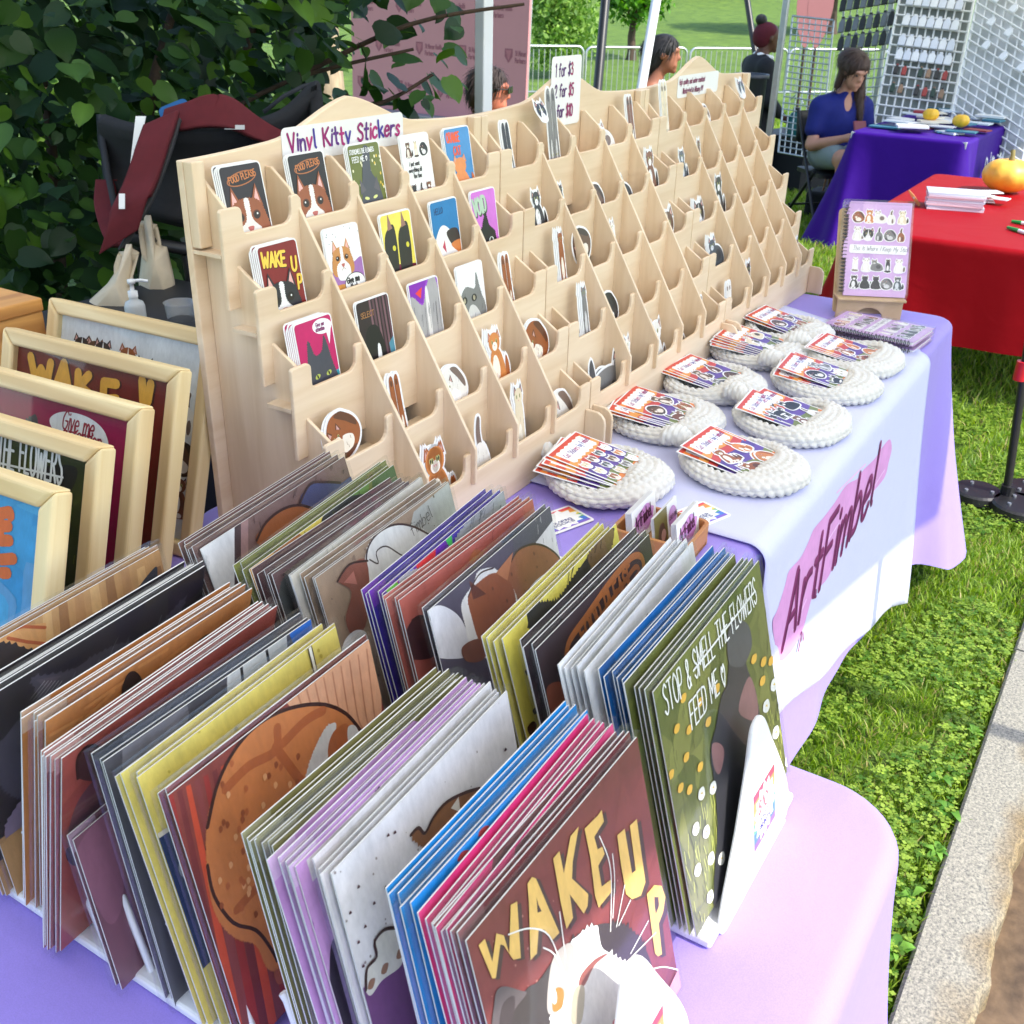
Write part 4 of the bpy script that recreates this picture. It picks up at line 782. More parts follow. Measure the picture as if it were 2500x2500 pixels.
def d_grey(a):
    W_, H_ = a.W, a.H; a.poly([(W_ * .05, 0), (W_ * .08, H_ * .5), (W_ * .3, H_ * .66), (W_ * .62, H_ * .6), (W_ * .72, H_ * .84), (W_ * .84, H_ * .5), (W_ * .96, H_ * .3), (W_ * .96, 0)], RGB(128, 128, 126), smooth=True, fur=.0014); a.poly([(W_ * .2, 0), (W_ * .36, H_ * .34), (W_ * .62, H_ * .3), (W_ * .8, 0)], RGB(210, 208, 204), smooth=True)
    for x in (.2, .56): a.ell(W_ * x, H_ * .46, W_ * .1, H_ * .06, 0, RGB(40, 38, 36)); a.ell(W_ * x, H_ * .46, W_ * .04, H_ * .04, 0, RGB(190, 180, 150))
    for k in range(16): x = W_ * rn.uniform(.1, .9); y = H_ * rn.uniform(.05, .5); a.stroke([(x, y), (x + .003, y + .008)], .0006, RGB(66, 66, 66))
card(0, 0, "dark card sticker lettered food please with a brown cat, leftmost", RGB(40, 32, 38), d_food, 4, .05); card(1, 0, "dark card sticker lettered food please, right of the leftmost pocket", RGB(30, 22, 24), d_food, 3, .15); card(2, 0, "olive card sticker of a grey cat among flowers", RGB(104, 112, 44), d_stop, 3, .2); card(3, 0, "white card sticker crowded with little cats", WHT, d_many, 2, .3); card(4, 0, "blue card sticker lettered orange cat", RGB(64, 138, 196), d_orange, 3, .1)
card(0, 1, "red card sticker lettered wake up with a cat's nose", RGB(128, 28, 30), d_wake, 5, .1); card(1, 1, "white card sticker of a cat saying give me that", WHT, d_give, 2, .25); card(2, 1, "yellow card sticker of a black cat", RGB(236, 218, 92), d_yel, 2, .3); card(3, 1, "blue card sticker of a white cat", RGB(22, 118, 176), d_blue, 2, .35); card(4, 1, "purple card sticker lettered void with a black cat", RGB(206, 112, 206), d_void, 2, .1)
card(0, 2, "magenta card sticker of a dark grey cat asking for attention", RGB(190, 24, 96), d_att, 6, .2); card(1, 2, "dark brown card sticker of a black cat by a curtain", RGB(46, 32, 36), d_dark, 2, .3); card(2, 2, "grey fur card sticker with a violet corner", RGB(150, 60, 190), d_gal, 2, .3); card(3, 2, "white card sticker of a grey tabby's face", WHT, d_grey, 2, .35)
PN = ["brown", "black", "white", "grey", "orange", "dark brown", "cream", "slate", "tortoiseshell"]
KN = dict(sit="a sitting cat", tall="an upright potted cat", legs="a pair of long cats", curl="a curled cat", back="a cat seen from behind", tail="a cat with its tail up", face="a cat's face", walk="a walking cat", loaf="a resting cat")
def diecut(c, r, kind, pal, h, dx=.3, n=1, roll=0, up=0, w=None, lean=.5):
    h *= .90; sx = dict(sit=.8, tall=.55, legs=.6, curl=1.0, back=.85, tail=.7, face=1.0, walk=1.25, loaf=1.15)[kind]; W_ = w or h * sx
    for k in range(n - 1, -1, -1):
        M = place(c, r, W_, h, dx, lean, roll=roll, up=up) @ Matrix.Translation((-.004 * k, .0014 * k, .001 * k))
        t = thing("die_cut_sticker", f"die-cut sticker of {KN[kind]} in {PN[pal]}, {ORD[r]} row of the display", "sticker", M=M, group="die-cut stickers in the plywood display")
        S = [([(W_ * (.5 + (a - .5) * .92), h * (.5 + (b - .5) * .94)) for a, b in p], cl) for p, cl in cat_shapes(kind, PALS[pal], rn)]
        mb = MB()
        for j, (p, cl) in enumerate(S): mb.prism(growp(p, .0042), -.00002 * j, .0006 + .00002 * j)
        bk_ = part("backing", mb, PAPER, t)
        if k == 0:
            a = Art(W_, h); a.L = [(p, cl) for p, cl in S]
            for q in range(10): x = W_ * rn.uniform(.3, .7); y = h * rn.uniform(.15, .6); a.stroke([(x, y), (x + .001, y + h * .05)], .0006, lerp(PALS[pal][1], PALS[pal][0], .4), raw=True)
            a.build("picture", bk_, INKS, clip=False, y0=-.0007)
for a_ in [(5, 0, 'legs', 1, .105, .05, 2), (6, 0, 'face', 1, .045, .0, 1, 0, .085), (6, 0, 'legs', 3, .155, 1.0, 1), (8, 0, 'loaf', 2, .075, .0, 1), (9, 0, 'legs', 8, .115, .1, 2), (10, 0, 'legs', 6, .135, .15, 2), (11, 0, 'curl', 2, .055, .0), (12, 0, 'curl', 2, .075, .05), (14, 0, 'face', 1, .055, .0, 2, 0, .055), (13, 0, 'sit', 1, .055, .0),
           (5, 1, 'sit', 1, .085, .45), (6, 1, 'tall', 1, .085, .0), (7, 1, 'curl', 5, .075, .0), (8, 1, 'loaf', 1, .068, .05), (9, 1, 'sit', 8, .105, .05, 2), (10, 1, 'sit', 7, .085, .4), (11, 1, 'tall', 5, .1, .0), (13, 1, 'tall', 3, .06, .0),
           (4, 2, 'legs', 0, .105, .2, 2), (5, 2, 'tall', 0, .115, .6, 3), (6, 2, 'curl', 5, .09, .1, 1, -.6, .01), (7, 2, 'tall', 2, .098, .0), (8, 2, 'loaf', 2, .05, .0), (9, 2, 'face', 5, .085, .1, 2), (10, 2, 'face', 1, .075, .5, 3), (11, 2, 'sit', 1, .115, .2), (14, 2, 'curl', 2, .07, .05), (12, 2, 'tail', 2, .045, .0),
           (0, 3, 'curl', 0, .088, .15, 2, -.35), (1, 3, 'legs', 0, .105, .05, 2), (2, 3, 'curl', 2, .09, .1, 2), (3, 3, 'sit', 4, .105, .3, 3), (4, 3, 'curl', 0, .105, .2, 2), (5, 3, 'tall', 3, .115, .75, 3), (6, 3, 'curl', 1, .09, .05), (7, 3, 'tail', 3, .055, .0), (8, 3, 'tail', 3, .06, .0), (9, 3, 'loaf', 3, .06, .1), (10, 3, 'loaf', 7, .098, .5, 3), (11, 3, 'tail', 1, .06, .0), (14, 3, 'curl', 1, .055, .0), (13, 3, 'tail', 1, .04, .0),
           (1, 4, 'sit', 4, .14, .25, 2), (1, 4, 'sit', 4, .14, .85, 1), (2, 4, 'tail', 2, .145, .2), (3, 4, 'tall', 6, .165, .2, 2), (4, 4, 'curl', 2, .125, .05), (5, 4, 'curl', 3, .12, .1), (5, 4, 'walk', 3, .14, .6), (6, 4, 'tall', 2, .14, .2), (7, 4, 'sit', 2, .14, .1), (9, 4, 'tail', 2, .135, .1), (10, 4, 'legs', 2, .13, .4, 2), (11, 4, 'tall', 1, .16, .3, 2), (14, 4, 'tall', 1, .15, .4, 2), (8, 4, 'curl', 2, .10, .0)]: diecut(*a_)
# ------------------------------------------------------------------ art prints in two white racks
zA = lambda *p: zc(0, 1600, K9, p); zB = lambda *p: zc(800, 1600, K9, p); zC = lambda *p: zc(800, 700, K9, p); zD = lambda *p: zc(0, 700, K9, p); zE = lambda *p: zc(0, 1250, K9, p); zF = lambda *p: zc(1600, 1600, K9, p); zG = lambda *p: zc(1000, 1950, 700 / 1932, p)
TB = .744
def stack(side, tl, tr, tilt, n, sp, desc, bg, draw, edge=None, zt=None, h=None):
    zt, h = zt or (1.0 if side == 'R' else .99), h or (.245 if side == 'R' else .243)
    A = onz(*tl, zt); B = onz(*tr, zt); ex = (B - A).normalized(); Wd = (B - A).length; bk = Vector((-ex.y, ex.x, 0)); ev = Vector((0, 0, 1)) * math.cos(tilt) + bk * math.sin(tilt); O = A - ev * h
    s = Sheet(O, ex, ev)
    for k in range(n):
        j = random.Random(hash((tl, k)) % 9999)
        if k == 0: M = s.M
        else: M = basis(O + bk * ((.0034 if n >= 7 else .0052) * k) / max(.3, math.cos(tilt)) + Vector((0, 0, 1)) * j.uniform(-.004, .003) + ex * j.uniform(-.005, .004), ex, ev + bk * j.uniform(-.008, .008))
        t = thing("art_print", f"{desc}", "print", M=M, group="sleeved art prints in the right rack" if side == 'R' else "sleeved art prints in the left rack")
        mb = MB(); mb.box((.004, 0, .003), (Wd - .004, .0010, h - .003)); bb = part("backing_board", mb, BOARD, t)
        a = Art(Wd, h, None, s.uv); a.L.append(([(.004, .003), (Wd - .004, .003), (Wd - .004, h - .003), (.004, h - .003)], bg))
        if k == 0 and draw: draw(a)
        elif edge: a.L.append(([(.004, h - .02), (.03, h - .02), (.03, h - .003), (.004, h - .003)], edge))
        a.build("picture", bb, INK, clipbox=(.004, .003, Wd - .004, h - .003), y0=-.0002)
        if k > 2: continue
        mb = MB(); e = -.0011 if k else -.0020; b2 = .0026; mb.box((.0, e, .0), (Wd, b2, h + .001)); o = part("sleeve", mb, SLEEVE, t)
    return s
def strokes(a, n, box, col, w=.0012, ln=.008, ang=1.2, seed=1):
    r = random.Random(seed)
    for _ in range(n): x = r.uniform(box[0], box[2]); y = r.uniform(box[1], box[3]); l = ln * r.uniform(.5, 1.3); q = ang + r.uniform(-.3, .3); a.stroke([(x, y), (x + l * math.cos(q), y + l * math.sin(q))], w, col, raw=True)
def specks(a, n, box, col, r0=.0012, seed=2):
    r = random.Random(seed)
    for _ in range(n): rr = r0 * r.uniform(.4, 1.4); a.ell(r.uniform(box[0], box[2]), r.uniform(box[1], box[3]), rr, rr * 1.4, .4, col)
def wash(a, cols, seed=1, n=26, big=.07):
    r = random.Random(seed)
    for _ in range(n): a.L.append((catmull([(x + r.uniform(-.02, .02), y + r.uniform(-.02, .02)) for x, y in ellp(r.uniform(0, a.W), r.uniform(0, a.H), big * r.uniform(.3, 1), big * r.uniform(.2, .6), r.uniform(0, 3), 8)], 3), r.choice(cols)))
OUT = RGB(58, 30, 24)
# ---- right rack, back to front
def p_R1(a):
    a.poly(zD((1100, 1280), (1240, 1210), (1230, 1700), (1040, 1700), (1010, 1330)), (.70, .69, .68)); a.poly(zD((1228, 1225), (1262, 1208), (1262, 1700), (1228, 1700)), RGB(66, 44, 44)); a.poly(zD((1262, 1208), (1300, 1195), (1300, 1700), (1262, 1700)), RGB(150, 116, 112))
    strokes(a, 70, (.08, .14, .24, .24), RGB(84, 58, 54), .0014, .007, 1.0, 3)
    a.poly(zD((1340, 1340), (1390, 1240), (1480, 1170), (1580, 1150), (1680, 1190), (1720, 1300), (1500, 1420)), RGB(150, 84, 38), smooth=True); a.poly(zD((1570, 1130), (1620, 1040), (1700, 1028), (1780, 1030), (1850, 1000), (1850, 1200), (1700, 1180)), RGB(66, 70, 112), smooth=True); a.stroke(zD((1565, 1140), (1620, 1035), (1700, 1024), (1780, 1028)), .003, OUT, smooth=True); a.stroke(zD((1340, 1330), (1390, 1235), (1480, 1165), (1580, 1146), (1690, 1190)), .003, OUT, smooth=True)
stack('R', (480, 1338), (843, 1105), .28, 6, .0085, "sleeved print of an orange cat on brown with a white doorway", RGB(116, 88, 82), p_R1)
def p_R2(a):
    a.poly(zD((1560, 1210), (1690, 1150), (1690, 1320), (1560, 1340)), RGB(214, 192, 84)); a.poly(zD((1730, 1120), (1880, 1010), (1932, 980), (1932, 1200), (1730, 1280)), RGB(104, 138, 66)); a.poly(zC((160, 1130), (230, 1075), (260, 1300), (170, 1300)), RGB(222, 198, 80)); a.poly(zC((230, 1020), (390, 900), (420, 1100), (250, 1200)), RGB(70, 92, 50))
    a.poly(zD((1250, 1560), (1240, 1470), (1300, 1390), (1420, 1380), (1450, 1500), (1330, 1600)), RGB(210, 152, 50), smooth=True); a.poly(zD((1430, 1420), (1480, 1330), (1560, 1290), (1620, 1380), (1500, 1470)), RGB(160, 100, 44), smooth=True); a.poly(zD((1620, 1340), (1680, 1300), (1720, 1300), (1700, 1400)), RGB(96, 110, 50)); a.poly(zC((-20, 1240), (20, 1160), (110, 1100), (230, 1100), (260, 1240)), RGB(52, 50, 46), smooth=True)
    for x in (.05, .1, .15): a.stroke([(x, 0), (x + .04, .24)], .0012, RGB(80, 84, 40), raw=True)
stack('R', (600, 1388), (963, 1126), .28, 4, .010, "sleeved print of striped cushions in green, yellow and orange", RGB(112, 116, 52), p_R2)
def p_R3(a):
    a.poly(zD((1470, 1560), (1600, 1450), (1700, 1390), (1900, 1330), (1932, 1500), (1700, 1900), (1500, 1900)), RGB(66, 68, 66), smooth=True, fur=.002); strokes(a, 80, (.03, .05, .2, .2), RGB(36, 36, 36), .001, .008, .9, 5); a.stroke(zD((1480, 1510), (1600, 1430), (1750, 1360), (1900, 1330)), .002, RGB(40, 24, 24), smooth=True); a.text("fimbel", .15, .215, .014, .0008, RGB(30, 20, 20), rot=.1)
stack('R', (655, 1400), (1000, 1165), .27, 5, .008, "sleeved print of a fluffy dark cat on maroon", RGB(92, 66, 66), p_R3)
stack('R', (700, 1404), (1032, 1156), .27, 2, .008, "sleeved print of a plain cream wall", RGB(196, 190, 178), lambda a: strokes(a, 30, (.02, .12, .24, .24), RGB(160, 154, 142), .001, .01, 1.5, 8))
def p_R4(a):
    a.poly(zC((450, 1180), (650, 1010), (700, 1400), (400, 1400)), RGB(170, 172, 166)); specks(a, 60, (.01, .05, .24, .24), RGB(100, 82, 66), .001, 3); strokes(a, 40, (.02, .1, .12, .24), RGB(120, 98, 82), .001, .006, 1.2, 4)
    a.poly(zC((200, 1480), (200, 1380), (250, 1300), (340, 1250), (440, 1260), (540, 1310), (620, 1450), (560, 1700), (300, 1800)), (.70, .69, .66), smooth=True, fur=.0022); a.stroke(zC((196, 1480), (205, 1375), (255, 1295), (345, 1247), (440, 1256), (540, 1306)), .0022, OUT, smooth=True); a.stroke(zC((215, 1430), (260, 1450), (250, 1390), (300, 1360), (370, 1400), (440, 1440)), .0016, RGB(60, 44, 40), smooth=True)
    a.poly(zC((50, 1540), (110, 1460), (200, 1440), (210, 1700), (150, 1850), (90, 1750), (120, 1600)), RGB(134, 76, 60), smooth=True); a.stroke(zC((46, 1545), (108, 1456), (205, 1436)), .0022, OUT, smooth=True); a.poly(zC((80, 1550), (130, 1490), (150, 1560)), RGB(176, 110, 96)); a.text("fimbel", .155, .215, .014, .0008, RGB(40, 30, 26), rot=.12)
    a.poly(zC((80, 1860), (140, 1800), (200, 1820), (190, 1932), (80, 1932)), (.75, .74, .72), smooth=True)
stack('R', (760, 1410), (1098, 1166), .26, 4, .007, "sleeved print of a white curly cat beside a red fox-coloured ear on tan", RGB(150, 126, 104), p_R4)
def p_R5(a):
    wash(a, [RGB(60, 40, 150), RGB(110, 40, 170), RGB(30, 80, 180), RGB(200, 40, 110), RGB(226, 60, 60)], 4, 40, .05)
    for pts, cl in (([(240, 1600), (300, 1540), (370, 1560), (330, 1640)], RGB(110, 200, 60)), ([(460, 1400), (560, 1350), (540, 1500), (470, 1480)], RGB(226, 52, 52)), ([(380, 1470), (440, 1430), (440, 1540), (390, 1560)], RGB(40, 110, 220)), ([(600, 1290), (640, 1270), (650, 1380)], RGB(60, 190, 90)), ([(740, 1190), (900, 1050), (920, 1110), (800, 1200)], RGB(90, 190, 226)), ([(270, 1620), (330, 1640), (350, 1932), (300, 1932)], RGB(80, 30, 150))): a.poly(zC(*pts), cl, smooth=True)
    a.poly(zC((660, 1350), (720, 1240), (840, 1130), (930, 1060), (960, 1180), (860, 1300), (700, 1400)), RGB(160, 162, 166), smooth=True, fur=.003); a.poly(zC((370, 1540), (450, 1480), (530, 1490), (560, 1560), (430, 1600)), RGB(186, 180, 186), smooth=True, fur=.002); strokes(a, 60, (.15, .15, .24, .24), RGB(110, 112, 118), .001, .012, .8, 6)
    for k in range(16): a.ell(rn.uniform(.02, .22), rn.uniform(.1, .24), .001, .001, 0, WHT)
stack('R', (926, 1447), (1231, 1189), .24, 5, .0065, "sleeved print of a grey fluffy cat in a rainbow galaxy", RGB(70, 50, 160), p_R5, RGB(120, 60, 180))
def p_R6(a): strokes(a, 24, (.02, .1, .24, .24), RGB(140, 60, 54), .0012, .007, 1.3, 7); a.poly(zC((740, 1450), (770, 1375), (820, 1410), (830, 1460)), RGB(176, 104, 66), smooth=True); a.poly(zC((380, 1932), (440, 1745), (520, 1740), (560, 1932)), RGB(70, 36, 40), smooth=True); a.stroke(zC((440, 1745), (480, 1735), (520, 1745)), .002, OUT)
stack('R', (965, 1464), (1303, 1208), .24, 4, .006, "sleeved coral red print with a cat's ears", RGB(176, 92, 80), p_R6, RGB(190, 110, 100))
def p_R7(a):
    a.poly(zC((520, 1700), (590, 1670), (680, 1720), (730, 1810), (760, 1932), (540, 1932), (540, 1750)), (.72, .71, .74), smooth=True); a.poly(zC((1090, 1340), (1190, 1210), (1250, 1440), (1190, 1530)), (.72, .71, .73)); strokes(a, 40, (.19, .13, .25, .24), RGB(160, 156, 160), .001, .006, 1.3, 4)
    body = [(960, 1440), (1000, 1380), (1080, 1352), (1150, 1370), (1210, 1420), (1225, 1480), (1170, 1560), (1060, 1640), (980, 1700), (930, 1640)]; a.poly(zC(*body), RGB(150, 92, 62), smooth=True); a.stroke(zC((960, 1440), (1000, 1378), (1080, 1349), (1150, 1367), (1212, 1420), (1226, 1485)), .0022, OUT, smooth=True)
    a.poly(zC((700, 1660), (760, 1560), (790, 1490), (860, 1475), (900, 1500), (980, 1600), (990, 1720), (900, 1850), (860, 1932), (760, 1932), (720, 1780)), (.76, .75, .73), smooth=True, fur=.0012); a.poly(zC((735, 1620), (800, 1540), (880, 1500), (960, 1560), (985, 1660), (970, 1740), (880, 1800), (800, 1860), (750, 1720)), RGB(146, 82, 52), smooth=True, fur=.0012); a.poly(zC((880, 1500), (970, 1390), (940, 1540)), RGB(180, 116, 78)); a.poly(zC((760, 1640), (740, 1540), (830, 1610)), RGB(96, 50, 40)); a.stroke(zC((735, 1625), (760, 1560), (800, 1500), (865, 1475)), .0016, OUT, smooth=True)
    a.poly(zC((1010, 1680), (1070, 1560), (1150, 1500), (1180, 1540), (1080, 1640)), (.74, .72, .70), smooth=True); specks(a, 40, (.1, .1, .22, .22), RGB(112, 62, 42), .0012, 5); a.poly(zC((700, 1890), (780, 1845), (850, 1880), (800, 1960), (720, 1960)), RGB(120, 70, 50), smooth=True)
stack('R', (1037, 1490), (1345, 1226), .25, 2, .006, "sleeved print of a brown and white cat asleep on a grey blanket", RGB(78, 72, 88), p_R7)
def p_R8(a):
    a.poly(zC((1040, 1720), (1060, 1670), (1130, 1650), (1200, 1640), (1260, 1560), (1320, 1470), (1370, 1400), (1480, 1270), (1500, 1290), (1420, 1480), (1260, 1640), (1200, 1800), (1080, 1830)), RGB(44, 42, 40), smooth=True, fur=.003); a.poly(zC((1360, 1420), (1420, 1330), (1480, 1262), (1502, 1300), (1470, 1400), (1400, 1480)), RGB(120, 92, 56), smooth=True, fur=.003); strokes(a, 50, (.1, .12, .24, .24), RGB(20, 20, 20), .0009, .012, .8, 9)
    for q in ((940, 70), (1040, 85), (1075, 190), (1080, 290), (1060, 370)): a.poly(zB((q[0] - 12, q[1]), (q[0], q[1] - 16), (q[0] + 14, q[1]), (q[0], q[1] + 20)), RGB(50, 34, 20), smooth=True)
    a.poly(zB((1040, 380), (1070, 345), (1090, 370), (1060, 420)), RGB(90, 40, 26), smooth=True)
stack('R', (1219, 1557), (1506, 1268), .27, 4, .006, "sleeved yellow print of a black long-haired cat", RGB(228, 214, 96), p_R8, RGB(222, 210, 110))
def p_R9(a):
    cl = RGB(176, 106, 52); ov = [(1250, 1932), (1270, 1850), (1360, 1720), (1470, 1560), (1560, 1450), (1610, 1410), (1645, 1420), (1655, 1480), (1640, 1560), (1610, 1640)]; a.stroke(zC(*ov), .007, cl, smooth=True); a.stroke(zC((1610, 1640), (1600, 1560), (1630, 1490), (1610, 1470), (1560, 1540), (1450, 1700), (1340, 1880), (1290, 1990)), .0055, cl, smooth=True)
    O_ = a.fn(*zC((1325, 1875))[0]); E_ = a.fn(*zC((1600, 1530))[0]); ang = math.atan2(E_[1] - O_[1], E_[0] - O_[0]); a.text("FOOD PLEASE", O_[0] + .004, O_[1] - .002, .019, .0036, cl, rot=ang, xs=.78, track=.2)
    a.poly(zB((1150, 160), (1220, 140), (1260, 210), (1250, 330), (1190, 340), (1150, 240)), RGB(150, 80, 56), smooth=True)
stack('R', (1300, 1585), (1587, 1294), .27, 4, .006, "sleeved dark print lettered food please in an orange bubble", RGB(54, 38, 44), p_R9)
def p_R10(a):
    for q in ((1655, 1750, 1690, 1710), (1690, 1740, 1720, 1690)): a.poly(zC((q[0], q[1]), (q[2] - 15, q[3]), (q[2], q[1])), RGB(120, 76, 66))
    a.poly(zC((1545, 1932), (1560, 1890), (1580, 1900), (1570, 1932)), RGB(60, 44, 50)); put_cat(a, 'sit', .1, .08, .09, PALS[5], rn); put_cat(a, 'tall', .17, .09, .09, PALS[6], rn)
stack('R', (1420, 1637), (1693, 1312), .27, 5, .006, "sleeved white print with small cats", (.78, .79, .82), p_R10)
def p_R11(a): wash(a, [RGB(20, 96, 170), RGB(30, 118, 190), RGB(14, 84, 154)], 7, 14, .05); strokes(a, 14, (.02, .1, .24, .24), RGB(60, 140, 200), .001, .02, .8, 3)
stack('R', (1513, 1658), (1793, 1340), .27, 5, .006, "sleeved deep blue print behind the flower meadow print", RGB(22, 104, 178), p_R11, RGB(40, 90, 150))
def p_R12(a):
    W_, H_ = a.W, a.H; wash(a, [RGB(96, 104, 48), RGB(120, 124, 60), RGB(86, 96, 40)], 3, 30, .05); strokes(a, 90, (0, .06, W_, H_), RGB(84, 92, 42), .001, .012, 1.4, 11); a.poly([(0, 0), (W_, 0), (W_, H_ * .42), (W_ * .8, H_ * .36), (W_ * .45, H_ * .30), (W_ * .2, H_ * .34), (0, H_ * .28)], RGB(150, 158, 64), smooth=False); strokes(a, 150, (0, 0, W_, H_ * .38), RGB(190, 196, 96), .001, .014, 1.5, 12); strokes(a, 110, (0, 0, W_, H_ * .36), RGB(112, 122, 46), .001, .014, 1.6, 13)
    cat_ = zF((375, -130), (420, -190), (455, -130), (470, 40), (490, 110), (520, 190), (545, 330), (560, 420), (500, 900), (330, 1290), (300, 1250), (320, 900), (300, 640), (285, 540), (290, 450), (310, 380), (340, 220), (370, 150), (380, 0)); a.poly(cat_, RGB(50, 50, 56), smooth=True, fur=.0016)
    a.poly(zF((375, -110), (425, -180), (480, -160), (500, -60), (470, 30), (440, 60), (380, 40)), RGB(74, 76, 80), smooth=True); a.poly(zF((430, 290), (485, 110), (530, 240), (520, 340)), RGB(136, 98, 98), smooth=True); a.poly(zF((290, 470), (330, 460), (355, 510), (330, 620), (300, 580)), RGB(136, 98, 98), smooth=True)
    for q in ((105, 380), (170, 385), (270, 345), (155, 530), (228, 580), (75, 620), (125, 690), (172, 700), (510, 15), (560, 30), (600, 25), (555, 130), (140, 220), (228, 240), (315, 170)): a.poly(zF((q[0] - 14, q[1] + 20), (q[0] - 6, q[1] - 14), (q[0] + 14, q[1] - 24), (q[0] + 12, q[1] + 12), (q[0] - 4, q[1] + 30)), RGB(226, 176, 66), smooth=True)
    for q in ((615, 150), (655, 240), (575, 262), (625, 400), (690, 545), (295, 690), (235, 720), (205, 905), (260, 920), (285, 1060), (215, 1120), (280, 1260), (340, 1060)): a.poly(zF((q[0] - 16, q[1] + 30), (q[0] - 12, q[1] - 14), (q[0] + 10, q[1] - 34), (q[0] + 18, q[1] + 4), (q[0] + 4, q[1] + 36)), (.8, .8, .74), smooth=True); a.poly(zF((q[0] - 5, q[1] + 5), (q[0] + 4, q[1] - 8), (q[0] + 7, q[1] + 5)), RGB(220, 186, 60))
    def tx(s, p, q, hh): O_ = a.fn(*p); E_ = a.fn(*q); Wt = sum(glyph_w(c) + .16 for c in s); L_ = math.hypot(E_[0] - O_[0], E_[1] - O_[1]); a.text(s, O_[0], O_[1], hh, .0019, WHT, rot=math.atan2(E_[1] - O_[1], E_[0] - O_[0]), xs=L_ / (Wt * hh))
    tx(list("STOP & SMELL THE FLOWERS"), zF((50, 320))[0], zc(1600, 700, K9, [(530, 1650)])[0], .026); tx(["F", "E", "E", "D", " ", "M", "E", " ", "<3"], zF((185, 385))[0], zF((368, 145))[0], .024)
    p0 = zF((190, 80))[0]; p1 = zc(1600, 700, K9, [(510, 1600)])[0]; a.stroke([p0, p1], .0022, WHT)
stack('R', (1588, 1688), (1855, 1357), .26, 5, .0065, "sleeved olive print of a dark cat sniffing flowers, foremost in the right rack", RGB(106, 112, 54), p_R12, RGB(96, 100, 60))
# ---- left rack, back to front
def p_L1(a):
    for k in range(9): a.poly(zE((150 + 90 * k, 800), (120 + 85 * k, 300), (160 + 85 * k, 280), (200 + 95 * k, 800)), [RGB(176, 130, 84), RGB(206, 164, 110), RGB(150, 106, 66)][k % 3])
    a.poly(zE((-60, 660), (100, 600), (240, 580), (240, 800), (-60, 800)), RGB(206, 150, 92)); a.stroke(zE((-20, 640), (120, 600), (235, 605)), .003, RGB(170, 84, 44)); a.stroke(zE((40, 660), (140, 680), (235, 690)), .003, RGB(170, 84, 44))
    a.poly(zE((660, 500), (720, 400), (790, 310), (822, 290), (815, 380), (770, 480), (700, 560)), RGB(50, 54, 66), smooth=True); a.poly(zE((730, 480), (790, 370), (800, 420), (760, 500)), RGB(80, 50, 60)); a.poly(zE((-60, 700), (60, 690), (240, 740), (300, 690), (480, 600), (560, 580), (700, 560), (640, 900), (-60, 900)), RGB(44, 36, 40), smooth=True, fur=.003)
stack('L', (-160, 1640), (394, 1329), .10, 4, .006, "sleeved print of a black cat before wooden planks, rearmost in the left rack", RGB(186, 142, 92), p_L1)
def p_L2(a):
    wash(a, [RGB(46, 38, 40), RGB(56, 46, 40), RGB(40, 32, 42)], 4, 16, .05)
    a.poly(zE((-80, 1300), (20, 1180), (100, 1080), (200, 1000), (160, 880), (180, 860), (360, 830), (480, 760), (620, 690), (760, 660), (860, 560), (970, 440), (980, 440), (900, 600), (760, 720), (500, 900), (400, 1400), (100, 1500)), RGB(84, 78, 90), smooth=True, fur=.003); a.poly(zE((190, 880), (320, 855), (250, 930)), RGB(104, 92, 104)); strokes(a, 80, (.05, .0, .2, .2), RGB(128, 122, 136), .0008, .02, 1.0, 4); a.poly(zA((20, 900), (120, 740), (200, 760), (200, 980), (120, 1050), (40, 980)), RGB(150, 132, 152), smooth=True, fur=.003)
    for q in range(6): a.stroke(zE((230 + q * 18, 880), (150 + q * 14, 980 + q * 6)), .0008, RGB(200, 196, 200), taper=True)
    for q in range(3): a.stroke(zE((560 + 60 * q, 780), (590 + 60 * q, 700), (620 + 55 * q, 640)), .0008, RGB(150, 146, 156), taper=True)
stack('L', (-60, 1716), (508, 1371), -.25, 5, .006, "sleeved print of a grey long-haired cat on black", RGB(48, 40, 44), p_L2)
def p_L3(a):
    for k in range(8): strokes(a, 8, (.0, .03 * k, .22, .03 * k + .03), [RGB(190, 120, 62), RGB(220, 150, 86)][k % 2], .004, .05, .12, k)
    a.poly(zE((1020, 720), (1040, 670), (1080, 640), (1112, 640), (1110, 690)), RGB(54, 32, 28), smooth=True); a.poly(zE((630, 990), (640, 900), (670, 840), (710, 835), (745, 890), (740, 960), (650, 1040)), RGB(48, 30, 28), smooth=True); a.poly(zA((215, 1100), (330, 960), (280, 1200), (210, 1380)), RGB(150, 116, 100))
stack('L', (100, 1762), (624, 1425), -.26, 6, .0065, "sleeved orange print with dark cat ears leaning forward in the rack", RGB(206, 134, 74), p_L3, RGB(220, 180, 150))
def p_L4(a):
    wash(a, [RGB(170, 84, 70), RGB(156, 72, 60)], 6, 10, .06); a.poly(zE((410, 1395), (405, 1300), (440, 1240), (500, 1232), (560, 1290), (560, 1400)), RGB(84, 50, 46), smooth=True); a.stroke(zE((408, 1395), (404, 1300), (440, 1236), (500, 1228), (560, 1288)), .003, OUT, smooth=True); a.poly(zA((360, 900), (420, 740), (540, 640), (600, 900), (560, 1100), (420, 1080), (360, 1000)), RGB(110, 66, 70), smooth=True); a.poly(zA((350, 1010), (400, 1000), (420, 1080), (380, 1100), (345, 1060)), RGB(60, 36, 48), smooth=True)
stack('L', (140, 1853), (685, 1467), -.25, 7, .006, "sleeved red print with a cat's dark ear leaning forward", RGB(168, 82, 68), p_L4, RGB(214, 150, 140))
